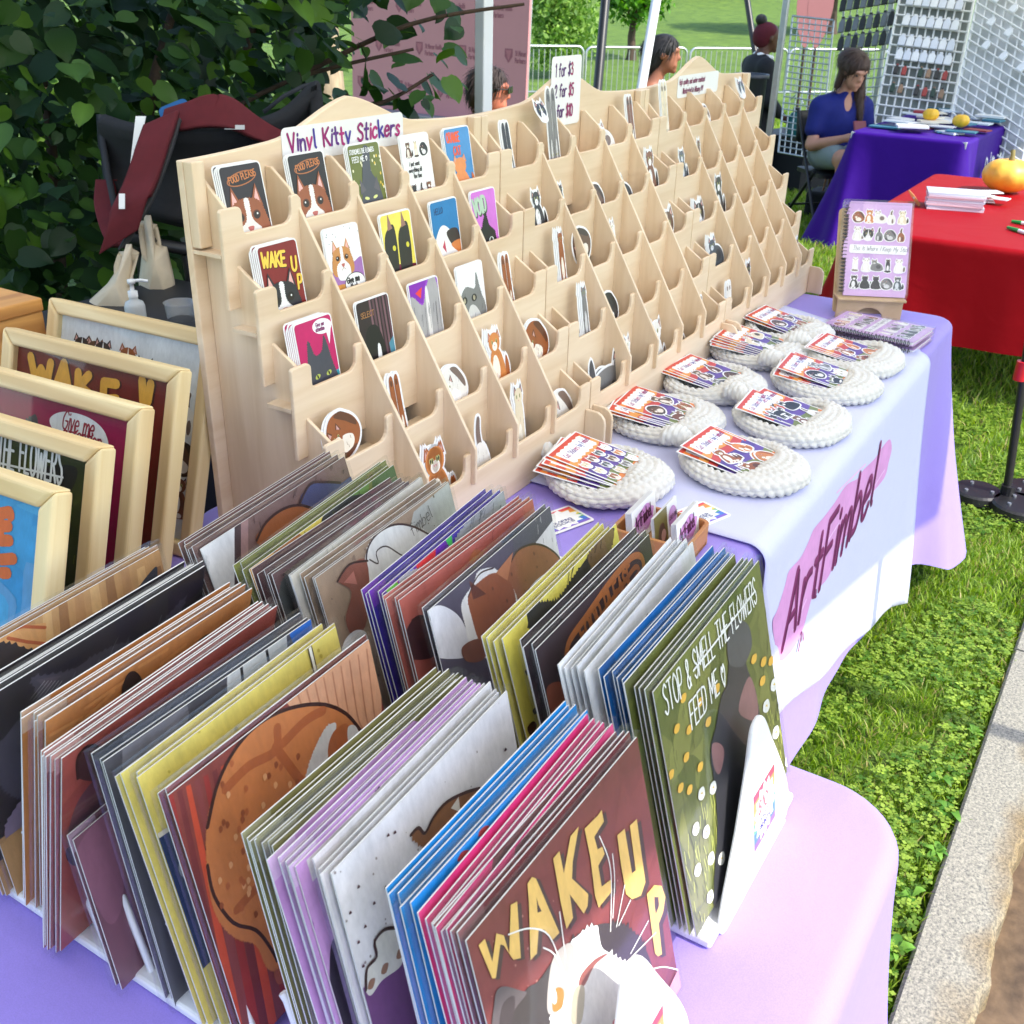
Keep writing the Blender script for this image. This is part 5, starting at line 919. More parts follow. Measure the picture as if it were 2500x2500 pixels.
def p_L4b(a): a.poly(zA((420, 980), (560, 820), (640, 900), (640, 1300), (560, 1400), (420, 1100)), RGB(140, 92, 110), smooth=True)
stack('L', (166, 2052), (600, 1690), .12, 2, .006, "sleeved mauve print that has slid down low in the rack", RGB(120, 78, 92), p_L4b, RGB(180, 150, 170), zt=.91, h=.16)
def p_L5(a):
    a.poly(zE((1190, 850), (1260, 800), (1280, 1000), (1190, 1000)), (.62, .63, .62)); a.poly(zE((1260, 805), (1390, 720), (1500, 640), (1520, 900), (1290, 1000)), (.58, .59, .57)); a.stroke(zE((1262, 800), (1280, 960)), .003, RGB(40, 40, 42)); a.stroke(zE((1392, 700), (1410, 800)), .003, RGB(40, 40, 42)); a.poly(zE((1515, 640), (1640, 535), (1660, 620), (1540, 700)), RGB(44, 110, 200)); a.poly(zE((640, 1240), (980, 1010), (990, 1060), (960, 1200), (640, 1400)), RGB(120, 118, 124))
stack('L', (238, 1860), (764, 1499), .13, 4, .008, "sleeved charcoal print with a white bookcase and blue window", RGB(80, 78, 84), p_L5, RGB(60, 58, 62))
def p_L6(a):
    specks(a, 60, (.01, .05, .22, .24), RGB(190, 170, 70), .0012, 4); a.poly(zE((1605, 700), (1622, 690), (1655, 830), (1640, 840)), RGB(240, 236, 220)); a.stroke(zE((1605, 700), (1640, 840)), .0012, RGB(60, 40, 30)); a.stroke(zE((1624, 690), (1657, 830)), .0012, RGB(60, 40, 30))
    a.poly(zA((690, 1000), (800, 950), (900, 890), (1000, 860), (1100, 1100), (1100, 1600), (800, 1600)), RGB(40, 56, 96), smooth=True); a.poly(zA((695, 1000), (800, 945), (900, 880), (905, 905), (800, 975), (705, 1030)), RGB(226, 214, 190)); a.ell(*a.fn(*zA((960, 1110))[0]), .005, .008, 0, RGB(160, 160, 170))
stack('L', (321, 1898), (824, 1517), .20, 4, .009, "sleeved yellow print with a navy cushion", RGB(226, 206, 104), p_L6, RGB(222, 206, 110))
def p_L7(a):
    for k in range(14): a.poly(zA((880 + 46 * k, 740 - 26 * k), (905 + 46 * k, 725 - 26 * k), (1180 + 46 * k, 1932), (1130 + 46 * k, 1932)), [RGB(150, 46, 40), RGB(112, 44, 44), RGB(196, 74, 44), RGB(132, 62, 60)][k % 4])
    a.poly(zE((1500, 1000), (1700, 790), (1915, 630), (1990, 600), (2000, 1150), (1700, 1200)), RGB(214, 158, 120))
    for k in range(9): a.stroke(zE((1560 + 45 * k, 960 - 30 * k), (1600 + 45 * k, 1060), (1660 + 40 * k, 1140)), .0018, RGB(184, 124, 90), smooth=True)
    body = [(1080, 900), (1130, 700), (1200, 540), (1300, 410), (1420, 320), (1560, 270), (1700, 262), (1810, 310), (1890, 400), (1910, 520), (1700, 660), (1500, 900), (1420, 1200), (1440, 1500), (1470, 1640), (1400, 1640), (1340, 1520), (1230, 1480), (1140, 1380), (1090, 1200)]
    a.poly(zA(*body), RGB(196, 120, 66), smooth=True, fur=.0012); a.stroke(zA((1085, 900), (1130, 700), (1200, 540), (1300, 406), (1420, 316), (1560, 266), (1700, 258), (1812, 306), (1892, 400)), .0032, OUT, smooth=True); a.stroke(zA((1085, 1100), (1120, 1260), (1220, 1400), (1340, 1440), (1420, 1540), (1450, 1600)), .0028, OUT, smooth=True)
    a.poly(zA((1690, 400), (1745, 350), (1760, 380), (1720, 520), (1700, 640), (1600, 680), (1620, 560)), (.66, .65, .62), smooth=True, fur=.0015); a.poly(zA((1745, 400), (1820, 360), (1810, 500), (1740, 560), (1715, 500)), RGB(176, 98, 52), smooth=True); a.poly(zA((1820, 380), (1860, 370), (1890, 450), (1830, 480)), (.68, .67, .64), smooth=True)
    for st in ([(1180, 700), (1300, 580), (1440, 500), (1450, 380)], [(1440, 480), (1560, 640), (1640, 740)], [(1240, 1330), (1330, 1230), (1380, 1200)], [(1480, 460), (1600, 340), (1690, 290)]): a.stroke(zA(*st), .008, RGB(170, 92, 48), smooth=True)
    r = random.Random(5)
    for _ in range(60):
        x = r.uniform(1130, 1560); y = r.uniform(520, 1350); a.poly(zA((x, y), (x + 12, y - 14), (x + 22, y + 4), (x + 8, y + 26)), r.choice([RGB(150, 78, 42), RGB(224, 164, 112), RGB(176, 96, 52)]), smooth=True)
    a.poly(zA((1430, 1660), (1470, 1640), (1490, 1700), (1450, 1720)), RGB(170, 90, 60), smooth=True)
stack('L', (396, 1942), (905, 1548), .19, 3, .007, "sleeved print of a big orange cat on red stripes", RGB(130, 60, 52), p_L7, RGB(150, 80, 76))
stack('L', (652, 2066), (1135, 1635), .19, 8, .0055, "sleeved plain olive print in a thick stack", RGB(124, 118, 70), lambda a: specks(a, 30, (.01, .1, .22, .24), RGB(84, 78, 44), .0008, 4), RGB(150, 146, 110))
def p_L9(a):
    wash(a, [RGB(206, 160, 214), RGB(184, 130, 196)], 9, 14, .05); a.poly(zA((1550, 1250), (1640, 1400), (1740, 1932), (1640, 1932)), RGB(120, 60, 140))
    for q in ((735, 250), (700, 310), (75, 925), (250, 720), (265, 700), (185, 850)): a.poly(zB((q[0] - 10, q[1] + 14), (q[0], q[1] - 16), (q[0] + 12, q[1] + 6)), RGB(60, 24, 70), smooth=True)
    a.poly(zA((1725, 1580), (1780, 1500), (1932, 1932), (1760, 1932)), RGB(34, 20, 44), smooth=True)
stack('L', (708, 2117), (1177, 1653), .22, 7, .005, "sleeved lavender print with dark flecks", RGB(200, 150, 208), p_L9, RGB(214, 180, 220))
def p_L10(a):
    specks(a, 60, (.0, .06, .22, .24), RGB(150, 140, 136), .0007, 9); a.poly(zB((430, 940), (470, 905), (500, 930), (550, 850), (620, 770), (720, 720), (790, 700), (860, 760), (760, 1000), (520, 1010)), RGB(140, 92, 54), smooth=True, fur=.002); a.stroke(zB((430, 940), (470, 902), (505, 930), (550, 846), (620, 766), (720, 716), (790, 696)), .0026, RGB(60, 30, 26), smooth=True); a.poly(zB((640, 800), (680, 740), (690, 820)), (.78, .74, .66))
    a.poly(zB((120, 1850), (200, 1720), (300, 1660), (420, 1580), (480, 1932), (150, 1932)), RGB(112, 66, 120), smooth=True); a.poly(zB((190, 1740), (200, 1640), (250, 1580), (240, 1500), (290, 1440), (350, 1430), (390, 1500), (380, 1620), (280, 1700), (220, 1780)), (.74, .72, .64), smooth=True); a.stroke(zB((195, 1750), (200, 1640), (250, 1578), (240, 1500), (290, 1436), (350, 1426)), .0026, OUT, smooth=True)
    for q in ((220, 1720), (290, 1640), (370, 1560)): a.poly(zB((q[0] - 16, q[1] + 26), (q[0] - 6, q[1] - 20), (q[0] + 22, q[1] - 30), (q[0] + 10, q[1] + 20)), RGB(150, 110, 84), smooth=True)
    for q in ((297, 1213), (237, 1296), (112, 1346), (190, 1418), (180, 1625), (155, 1500), (310, 940), (345, 925), (155, 1210), (925, 492)): a.poly(zB((q[0] - 7, q[1] + 10), (q[0], q[1] - 10), (q[0] + 8, q[1] + 2)), RGB(70, 24, 34), smooth=True)
stack('L', (796, 2133), (1242, 1672), .20, 5, .008, "sleeved white print of a brown striped cat on purple", (.76, .74, .75), p_L10, (.8, .75, .76))
def p_L11(a): wash(a, [RGB(20, 140, 222), RGB(50, 158, 232)], 9, 10, .05); [a.poly(zB(*p), RGB(196, 66, 60), smooth=True) for p in ([(680, 1080), (700, 1030), (740, 1020), (760, 1040)], [(790, 950), (800, 910), (840, 890), (840, 930)], [(1080, 640), (1110, 590), (1140, 590), (1120, 640)], [(1215, 520), (1240, 470), (1265, 445), (1260, 500)])]
stack('L', (991, 2205), (1438, 1718), .21, 5, .006, "sleeved bright blue print with red lettering", RGB(28, 146, 226), p_L11, RGB(40, 140, 210))
stack('L', (1079, 2271), (1499, 1751), .23, 5, .006, "sleeved hot pink print behind the wake-up print", RGB(236, 60, 132), lambda a: wash(a, [RGB(232, 50, 120), RGB(240, 84, 150)], 3, 12, .04), RGB(226, 70, 130))
def p_L13(a):
    W_, H_ = a.W, a.H; wash(a, [RGB(128, 62, 62), RGB(116, 54, 56)], 5, 14, .05); specks(a, 50, (.01, .02, W_, H_), RGB(176, 120, 112), .0006, 8)
    a.poly(zG((560, 1700), (760, 1300), (860, 1220), (960, 1080), (1080, 950), (1240, 850), (1330, 830), (1450, 850), (1560, 960), (1620, 1090), (1640, 1200), (1700, 1500), (1500, 2200), (600, 2200)), RGB(62, 56, 58), smooth=True, fur=.0035); a.poly(zG((550, 1560), (560, 1400), (580, 1290), (640, 1262), (740, 1290), (780, 1310), (700, 1420), (640, 1560)), RGB(92, 84, 88), smooth=True); a.poly(zG((600, 1540), (620, 1380), (700, 1330), (680, 1500)), RGB(66, 58, 62), smooth=True)
    a.poly(zG((940, 1500), (1060, 1010), (1120, 920), (1250, 845), (1270, 900), (1290, 990), (1340, 1030), (1480, 1110), (1600, 1150), (1650, 1240), (1740, 1500), (1700, 1900), (1100, 1900)), (.82, .80, .79), smooth=True, fur=.003)
    a.poly(zG((920, 1420), (950, 1100), (1040, 980), (1100, 1000), (1080, 1200), (1000, 1420)), RGB(176, 168, 164), smooth=True); a.poly(zG((960, 1430), (955, 1330), (985, 1270), (1030, 1290), (1020, 1400)), RGB(196, 120, 60), smooth=True); a.ell(*a.fn(*zG((966, 1330))[0]), .003, .006, 0, WHT)
    a.poly(zG((1130, 1260), (1150, 1180), (1240, 1080), (1330, 1040), (1240, 1120), (1180, 1240), (1140, 1280)), RGB(150, 86, 80), smooth=True); a.poly(zG((1080, 1500), (1100, 1290), (1170, 1270), (1150, 1500)), RGB(186, 176, 156), smooth=True); a.poly(zG((1360, 1518), (1430, 1420), (1490, 1360), (1510, 1500), (1500, 1560)), RGB(226, 120, 120), smooth=True)
    Y_ = RGB(226, 184, 104); SH_ = RGB(72, 54, 54); LT = [
        [(455, 985), (497, 940), (548, 1095), (575, 905), (625, 918), (662, 1040), (672, 712), (715, 690), (740, 1070), (690, 1082), (625, 985), (602, 978), (572, 1205), (548, 1208)],
        [(805, 1085), (795, 700), (785, 570), (815, 525), (842, 535), (930, 740), (1000, 900), (948, 955), (900, 880), (860, 880), (848, 1040)], [(958, 400), (1000, 350), (1030, 500), (1075, 250), (1130, 185), (1090, 420), (1085, 535), (1195, 640), (1190, 720), (1165, 772), (1070, 640), (1092, 800), (1048, 875), (1010, 700)],
        [(1170, 200), (1260, 110), (1285, 72), (1300, 150), (1235, 255), (1258, 340), (1290, 320), (1305, 370), (1262, 450), (1285, 590), (1350, 540), (1355, 620), (1265, 732), (1240, 650), (1210, 400)], [(1390, 245), (1440, 200), (1490, 500), (1515, 480), (1475, 180), (1522, 135), (1580, 560), (1550, 650), (1490, 675), (1450, 640), (1415, 440)],
        [(1590, 640), (1640, 580), (1690, 585), (1715, 660), (1700, 760), (1670, 840), (1692, 1045), (1665, 1060), (1645, 1040)]]
    for L_ in LT: a.poly(zG(*[(x + 28, y + 8) for x, y in L_]), SH_)
    for L_ in LT: a.poly(zG(*L_), Y_)
    a.poly(zG((845, 660), (858, 710), (880, 755), (852, 765)), SH_); a.poly(zG((1640, 660), (1668, 660), (1672, 720), (1650, 775), (1642, 720)), SH_)
    for st in ([(1270, 250), (1330, 400), (1350, 560), (1345, 890)], [(1358, 370), (1372, 540), (1360, 800)], [(1480, 680), (1400, 850)], [(1440, 580), (1385, 860)], [(1600, 820), (1480, 1040)], [(1650, 900), (1450, 1100)], [(655, 912), (800, 870), (930, 920), (1020, 1140)], [(890, 1000), (960, 1040), (1025, 1150)], [(1000, 760), (1040, 1060)], [(1610, 1150), (1700, 1130), (1800, 1150)]): a.stroke(zG(*st), .0011, (.82, .8, .78), smooth=len(st) > 2)
    a.poly(zG((1700, 1420), (1750, 1250), (1850, 1080), (1880, 1220), (1790, 1450), (1740, 1480)), RGB(214, 140, 150), smooth=True)
stack('L', (1126, 2299), (1559, 1784), .25, 5, .006, "sleeved maroon print lettered wake up over a cat's face, foremost in the left rack", RGB(122, 58, 60), p_L13, RGB(150, 100, 100))

# ---- the racks themselves
def plate(t, s, outline_uv, W0):
    mb = MB(); mb.prism(catmull(outline_uv, 5), -.002, .004); return part("end_plate", mb, RACKW, t, bevel=.002, M=s)
def rack(x0, x1, y0, y1, label, yaw=0):
    t = thing("wire_rack", label, "rack", (0, 0, TB))
    for x in (x0, x1): mb = MB(); mb.box((x - .011, y0, .0015), (x + .011, y1, .012)); part("base_rail", mb, RACKW, t, bevel=.003)
    for y in (y0 + .01, y1 - .01): mb = MB(); mb.box((x0 + .011, y - .008, .002), (x1 - .011, y + .008, .010)); part("cross_rail", mb, RACKW, t, bevel=.002)
    n = int((y1 - y0) / .055)
    for k in range(n):
        y = y0 + .03 + k * (y1 - y0 - .06) / (n - 1)
        for x in (x0, x1): mb = MB(); mb.tube([(x, y, .012), (x, y + .02, .085), (x, y + .024, .090)], .0032, 6); part("tine", mb, RACKW, t, smooth=True)
    return t
rkR = rack(-.268, -.07, -.86, -.30, "white coated print rack standing at the table's lawn edge with a price plate"); rkL = rack(-.556, -.375, -.865, -.22, "white coated print rack standing along the stall keeper's side of the table")
PLO = [(0, 0), (.045, .075), (.073, .125), (.086, .155), (.100, .162), (.114, .155), (.134, .12), (.165, .065), (.178, .03), (.176, .012), (.16, .001), (.08, -.001)]
for rk, O in ((rkR, Vector((-.258, -.860, TB + .001))), (rkL, Vector((-.552, -.880, TB + .001)))):
    s = Sheet(O, Vector((1, 0, 0)), Vector((0, math.sin(.15), math.cos(.15)))); M = s.M.copy(); M.translation = O - Vector((0, 0, TB)); mb = MB(); mb.prism(catmull(PLO, 4), -.003, .003); part("end_plate", mb, RACKW, rk, bevel=.002, M=M); mb = MB(); mb.box((.01, -.003, -.002), (.168, .05, .001)); part("plate_foot", mb, RACKW, rk, M=M @ Matrix.Rotation(.15, 4, 'X'))
    t = thing("price_tag", "rainbow edged price tag reading $10 art prints on the " + ("lawn-side" if rk is rkR else "maroon print's") + " rack plate", "price tag", M=s.M @ Matrix.Translation((.074, -.0042, .028)), group="ten dollar price tags")
    def tagart(a, big, lines):
        W_, H_ = a.W, a.H; cols = [RGB(226, 70, 80), RGB(236, 150, 70), RGB(240, 216, 96), RGB(96, 176, 110), RGB(70, 120, 206), RGB(130, 96, 200)]
        for k in range(6): a.L.append(([(0, H_ * (1 - (k + 1) / 6)), (W_, H_ * (1 - (k + 1) / 6)), (W_, H_ * (1 - k / 6)), (0, H_ * (1 - k / 6))], cols[k]))
        cx, cy = W_ / 2, H_ / 2; st = []
        for k in range(28): q = 2 * math.pi * k / 28; rr = .46 if k % 2 else .36; st.append((cx + W_ * rr * math.cos(q), cy + H_ * rr * math.sin(q)))
        a.L.append((st, WHT)); a.text(big, W_ * .24, H_ * .52, H_ * .22, H_ * .035, RGB(230, 100, 90), xs=min(1.1, W_ * .52 / (H_ * .22 * sum(glyph_w(c) + .16 for c in big))))
        for k, l in enumerate(lines): a.text(l, W_ * .27, H_ * (.36 - .12 * k), H_ * .085, H_ * .016, RGB(60, 60, 130), xs=W_ * .46 / (H_ * .085 * sum(glyph_w(c) + .16 for c in l)))
    mb = MB(); mb.prism(rrect(0, 0, .062, .068, .007), 0, .0008); part("card", mb, PAPER, t); a = Art(.062, .068); tagart(a, "$10", ("ART", "PRINTS")); a.build("print", t, INKS, clipbox=(.003, .003, .059, .065))
# ------------------------------------------------------------------ framed pictures leaning in a row on the print table
def framed(k, tr, desc, bg, draw):
    Hf, Wf, th, fw, dp = .32, .322, .31, .0215, .024; P = onz(*tr, TB + Hf * math.cos(th)); ex = Vector((.06, -1, 0)).normalized(); ev = Vector((math.sin(th), .0, math.cos(th))); s0 = Sheet(P, ex, ev); O = P - s0.ev * Hf - s0.ex * Wf; O.z = TB + .002 + abs(dp * math.sin(th)) * 0; s = Sheet(O, ex, ev)
    t = thing("framed_picture", desc, "picture", M=s.M, group="framed pictures in a leaning row")
    for i, q in enumerate(([(0, 0), (Wf, 0), (Wf - fw, fw), (fw, fw)], [(Wf, 0), (Wf, Hf), (Wf - fw, Hf - fw), (Wf - fw, fw)], [(Wf, Hf), (0, Hf), (fw, Hf - fw), (Wf - fw, Hf - fw)], [(0, Hf), (0, 0), (fw, fw), (fw, Hf - fw)])):
        c = list(q); r = .012     # round the outer corners
        mb = MB(); mb.prism(c, 0, dp); part("frame_rail", mb, PINEX if i % 2 == 0 else PINE, t, bevel=.0045, seg=3)
    mb = MB(); mb.box((fw - .004, .012, fw - .004), (Wf - fw + .004, .015, Hf - fw + .004)); part("backing", mb, mat("brown_board", RGB(150, 120, 90), .8), t)
    sa = Sheet(O + s.M.to_3x3() @ Vector((0, .011, 0)), ex, ev); a = Art(Wf, Hf, None, sa.uv); a.L.append(([(fw - .003, fw - .003), (Wf - fw + .003, fw - .003), (Wf - fw + .003, Hf - fw + .003), (fw - .003, Hf - fw + .003)], bg)); draw(a)
    a.build("picture", t, INK, clipbox=(fw - .003, fw - .003, Wf - fw + .003, Hf - fw + .003), y0=.0115)
    mb = MB(); mb.box((fw - .003, .004, fw - .003), (Wf - fw + .003, .0055, Hf - fw + .003)); part("glass", mb, GLASS, t); return t
def f1(a):
    for q, pal, kd in (((430, 275), 1, 'face'), ((500, 295), 5, 'face'), ((540, 300), 1, 'face'), ((672, 330), 0, 'face'), ((760, 395), 1, 'face')): x, y = a.fn(*zD(q)[0]); put_cat(a, kd, x, y - .012, .042, PALS[pal], rn)
    for k in range(9): put_cat(a, ['sit', 'curl', 'tail', 'loaf'][k % 4], .06 + .11 * (k % 3), .20 - .06 * (k // 3), .06, PALS[k], rn)
framed(0, (522, 816), "wooden framed picture of small cats on white, farthest of the row", (.74, .75, .77), f1)
def f2(a):
    Y_ = RGB(232, 170, 66)
    for o_, cl in ((10, RGB(70, 30, 26)), (0, Y_)):
        for st in ([(160, 365), (185, 490), (215, 430), (245, 510), (265, 400)], [(290, 530), (335, 400), (360, 545)], [(305, 490), (350, 495)], [(410, 450), (405, 545)], [(465, 465), (415, 520), (465, 560)], [(610, 510), (545, 500), (540, 590), (610, 590)], [(745, 490), (750, 600), (775, 600), (790, 510)]): a.stroke(zD(*[(x + o_, y + o_ * .4) for x, y in st]), .013, cl)
    x, y = a.fn(*zD((705, 1090))[0]); a.ell(x, y, .016, .02, 0, Y_); a.ell(x - .002, y + .002, .007, .010, 0, RGB(110, 34, 26)); a.poly(zD((300, 800), (420, 760), (560, 900), (500, 1200), (200, 1200)), RGB(40, 34, 36), smooth=True)
framed(1, (440, 905), "wooden framed picture lettered wake in yellow on maroon", RGB(112, 34, 26), f2)
def f3(a):
    a.poly(zD((60, 700), (120, 710), (180, 665), (200, 720), (190, 800), (40, 800), (-100, 900), (-100, 760)), RGB(70, 66, 74), smooth=True, fur=.003); x, y = a.fn(*zD((415, 740))[0]); x2, y2 = a.fn(*zD((540, 960))[0]); a.poly(zD((260, 690), (330, 655), (450, 680), (540, 750), (570, 860), (545, 980), (515, 1060), (505, 960), (470, 880), (380, 820), (285, 760)), (.80, .80, .80), smooth=True)
    def wr(s, p, q, hh): O_ = a.fn(*p); E_ = a.fn(*q); Wt = sum(glyph_w(c) + .12 for c in s); L_ = math.hypot(E_[0] - O_[0], E_[1] - O_[1]); a.text(s, O_[0], O_[1], hh, .0022, RGB(150, 40, 60), rot=math.atan2(E_[1] - O_[1], E_[0] - O_[0]), xs=L_ / (Wt * hh), track=.12, slant=.2)
    wr("Give me", zD((322, 740))[0], zD((490, 790))[0], .022); wr("attention", zD((322, 795))[0], zD((530, 850))[0], .018)
framed(2, (345, 998), "wooden framed magenta picture with a white speech bubble", RGB(150, 16, 72), f3)
def f4(a):
    wash(a, [RGB(58, 66, 20), RGB(44, 54, 16)], 3, 14, .06); a.poly(zD((110, 1000), (250, 940), (400, 950), (360, 1080), (250, 1060), (200, 1500), (60, 1500)), RGB(28, 28, 26), smooth=True); strokes(a, 80, (.02, .02, .3, .3), RGB(84, 96, 30), .0014, .014, 1.4, 6)
    O_ = a.fn(*zD((-180, 880))[0]); E_ = a.fn(*zD((328, 1040))[0]); s = list("SMELL THE FLOWERS"); Wt = sum(glyph_w(c) + .16 for c in s); L_ = math.hypot(E_[0] - O_[0], E_[1] - O_[1]); ang = math.atan2(E_[1] - O_[1], E_[0] - O_[0]); a.text(s, O_[0], O_[1], .040, .0032, WHT, rot=ang, xs=L_ / (Wt * .04)); a.stroke(zD((-20, 920), (330, 1000)), .0024, WHT)
    for q in ((280, 1470), (300, 1350), (270, 1580), (320, 1240)): a.poly(zD((q[0] - 10, q[1] + 14), (q[0], q[1] - 12), (q[0] + 14, q[1])), RGB(206, 176, 80), smooth=True)
framed(3, (245, 1096), "wooden framed olive picture lettered the flowers in white", RGB(52, 60, 22), f4)
def f5(a):
    wash(a, [RGB(40, 140, 206), RGB(70, 160, 216), RGB(90, 150, 206)], 8, 30, .05); x0, y0 = a.fn(*zD((-60, 1350))[0]); cl = RGB(222, 96, 48)
    for st in ([(-5, 1190), (50, 1180), (55, 1200)], [(0, 1255), (45, 1255)], [(0, 1190), (0, 1330), (50, 1330)], [(-120, 1150), (-120, 1310)], [(-120, 1240), (-60, 1230), (-60, 1330)], [(5, 1430), (70, 1425)], [(10, 1500), (40, 1500)]): a.stroke(zD(*st), .012, cl)
framed(4, (133, 1205), "wooden framed blue picture with orange lettering, nearest of the row", RGB(52, 148, 210), f5)

# pine crate behind the frames
t = thing("wooden_crate", "honey coloured pine crate behind the framed pictures", "crate", (-.36, .348, TB))
for n_, lo, hi in (("top_plank", (0, 0, .285), (.375, .16, .305)), ("top_plank", (0, .165, .285), (.375, .32, .305)), ("front_plank", (0, .004, .19), (.375, .02, .2845)), ("front_plank", (0, .004, .095), (.375, .02, .184)), ("front_plank", (0, .004, .001), (.375, .02, .090)), ("end_plank", (.357, .0205, .0), (.372, .15, .2845)), ("end_plank", (.357, .155, .0), (.372, .315, .2845)), ("end_plank", (.003, .0205, 0), (.018, .315, .2845))):
    mb = MB(); mb.box(lo, hi); part(n_, mb, CRATE, t, bevel=.003)

# ------------------------------------------------------------------ crocheted slippers with sticker sheets
YARN = mat("white_wool", (.70, .675, .625), .95, var=.06, scale=90, bump=.6, bscale=700, sheen=.3)
def slipper_mesh(seed=0):
    R, NS, SUB = .098, 40, 6; nphi = NS * SUB; sec = [(.80, .000), (.95, .006), (1.02, .018), (1.035, .030), (1.0, .043), (.93, .051), (.86, .052), (.80, .046), (.77, .034), (.72, .018), (.5, .013), (.2, .012), (.0, .012)]
    # resample the section by length
    def resample(P, n):
        d = [0]; 
        for a, b in zip(P, P[1:]): d.append(d[-1] + math.hypot(b[0] - a[0], b[1] - a[1]))
        out = []
        for k in range(n):
            s = d[-1] * k / (n - 1); i = max(j for j in range(len(d)) if d[j] <= s + 1e-12); i = min(i, len(P) - 2); f = (s - d[i]) / (d[i + 1] - d[i] or 1); out.append((P[i][0] + (P[i + 1][0] - P[i][0]) * f, P[i][1] + (P[i + 1][1] - P[i][1]) * f))
        return out
    rows = 96; G = np.zeros((rows, nphi, 3))
    for i in range(nphi):
        ph = 2 * math.pi * i / nphi; c = max(0.0, math.cos(ph + math.pi / 2)) ** 1.3       # 1 at the toe (-Y)
        P = [(r, z) for r, z in sec]
        Q = [P[0], P[1], P[2], P[3], (P[4][0], P[4][1] + .004 * c), (P[5][0] - .12 * c, P[5][1] + .014 * c), (P[6][0] - .36 * c, P[6][1] + .018 * c), (P[7][0] - .42 * c, P[7][1] + .014 * c), (P[8][0] - .36 * c, P[8][1] + .010 * c), (P[9][0] - .10 * c, P[9][1]), P[10], P[11], P[12]]
        S = resample([(r * R, z) for r, z in Q], rows); ax, ay = 1.0, 1.06
        for k, (r, z) in enumerate(S): G[k, i] = (r * ax * math.cos(ph), r * ay * math.sin(ph) - .0, z)
    rr_ = random.Random(seed * 5 + 1); ph0 = [rr_.uniform(0, 6.28) for _ in range(4)]; PH = np.arange(nphi) * 2 * math.pi / nphi; fac = 1 + .035 * np.sin(2 * PH + ph0[0]) + .025 * np.sin(3 * PH + ph0[1]); G[..., :2] *= fac[None, :, None]; G[..., 2] *= .52 * (1 + .10 * np.sin(PH * 2 + ph0[2]) + .07 * np.sin(PH * 3 + ph0[3]))[None, :]
    # stitches
    du = np.roll(G, -1, 1) - np.roll(G, 1, 1); dv = np.gradient(G, axis=0); N = np.cross(du, dv); N /= np.linalg.norm(N, axis=2, keepdims=True) + 1e-9
    seglen = np.linalg.norm(np.diff(G, axis=0), axis=2).mean(1); s = np.concatenate([[0], np.cumsum(seglen)]); pitch = .0095; rowi = s / pitch; fr = rowi - np.floor(rowi); par = np.floor(rowi) % 2
    ph = np.arange(nphi) * 2 * math.pi / nphi; D = np.zeros((rows, nphi))
    for k in range(rows):
        v = math.sin(math.pi * fr[k]); u = np.abs(np.cos(ph * NS / 2 + par[k] * math.pi / 2 + .6 * (fr[k] - .5))); D[k] = .0042 * (max(v, 0) ** .55) * (u ** .6)
    wob = 1 + .25 * np.sin(ph[None, :] * 7 + s[:, None] * 180) + .3 * np.sin(ph[None, :] * 3.0 + seed * 2) * np.sin(s[:, None] * 60 + seed)
    G += N * (D * wob)[..., None] * np.sign((N * (G - np.array([0, 0, .03]))).sum(2).mean()) ; mb = MB(); mb.grid([[tuple(p) for p in r] for r in G], closeu=True); me = mb.mesh("body", YARN, True); return me
SLIPS = [slipper_mesh(q) for q in range(4)]
def tail_mesh(seed):
    r = random.Random(seed); pts = []; n = 40; rows = []
    for k in range(n + 1):
        t = k / n; x = .010 * math.sin(t * 3 + seed); y = .092 + .058 * t; z = .020 + .018 * math.sin(t * 2.4) ; rad = .014 + .003 * math.sin(t * math.pi) - (.009 * max(0, t - .85) / .15); row = []
        for j in range(24):
            a = 2 * math.pi * j / 24; d = .0032 * abs(math.sin(t * 21)) ** .6 * abs(math.cos(a * 3 + (int(t * 21 / math.pi) % 2) * 1.57)) ** .6; row.append((x + (rad + d) * math.cos(a), y, z + (rad + d) * math.sin(a)))
        rows.append(row)
    mb = MB(); mb.grid(rows, closeu=True); mb.face(rows[-1]); return mb.mesh("tail", YARN, True)
TAILS = [tail_mesh(k) for k in range(3)]
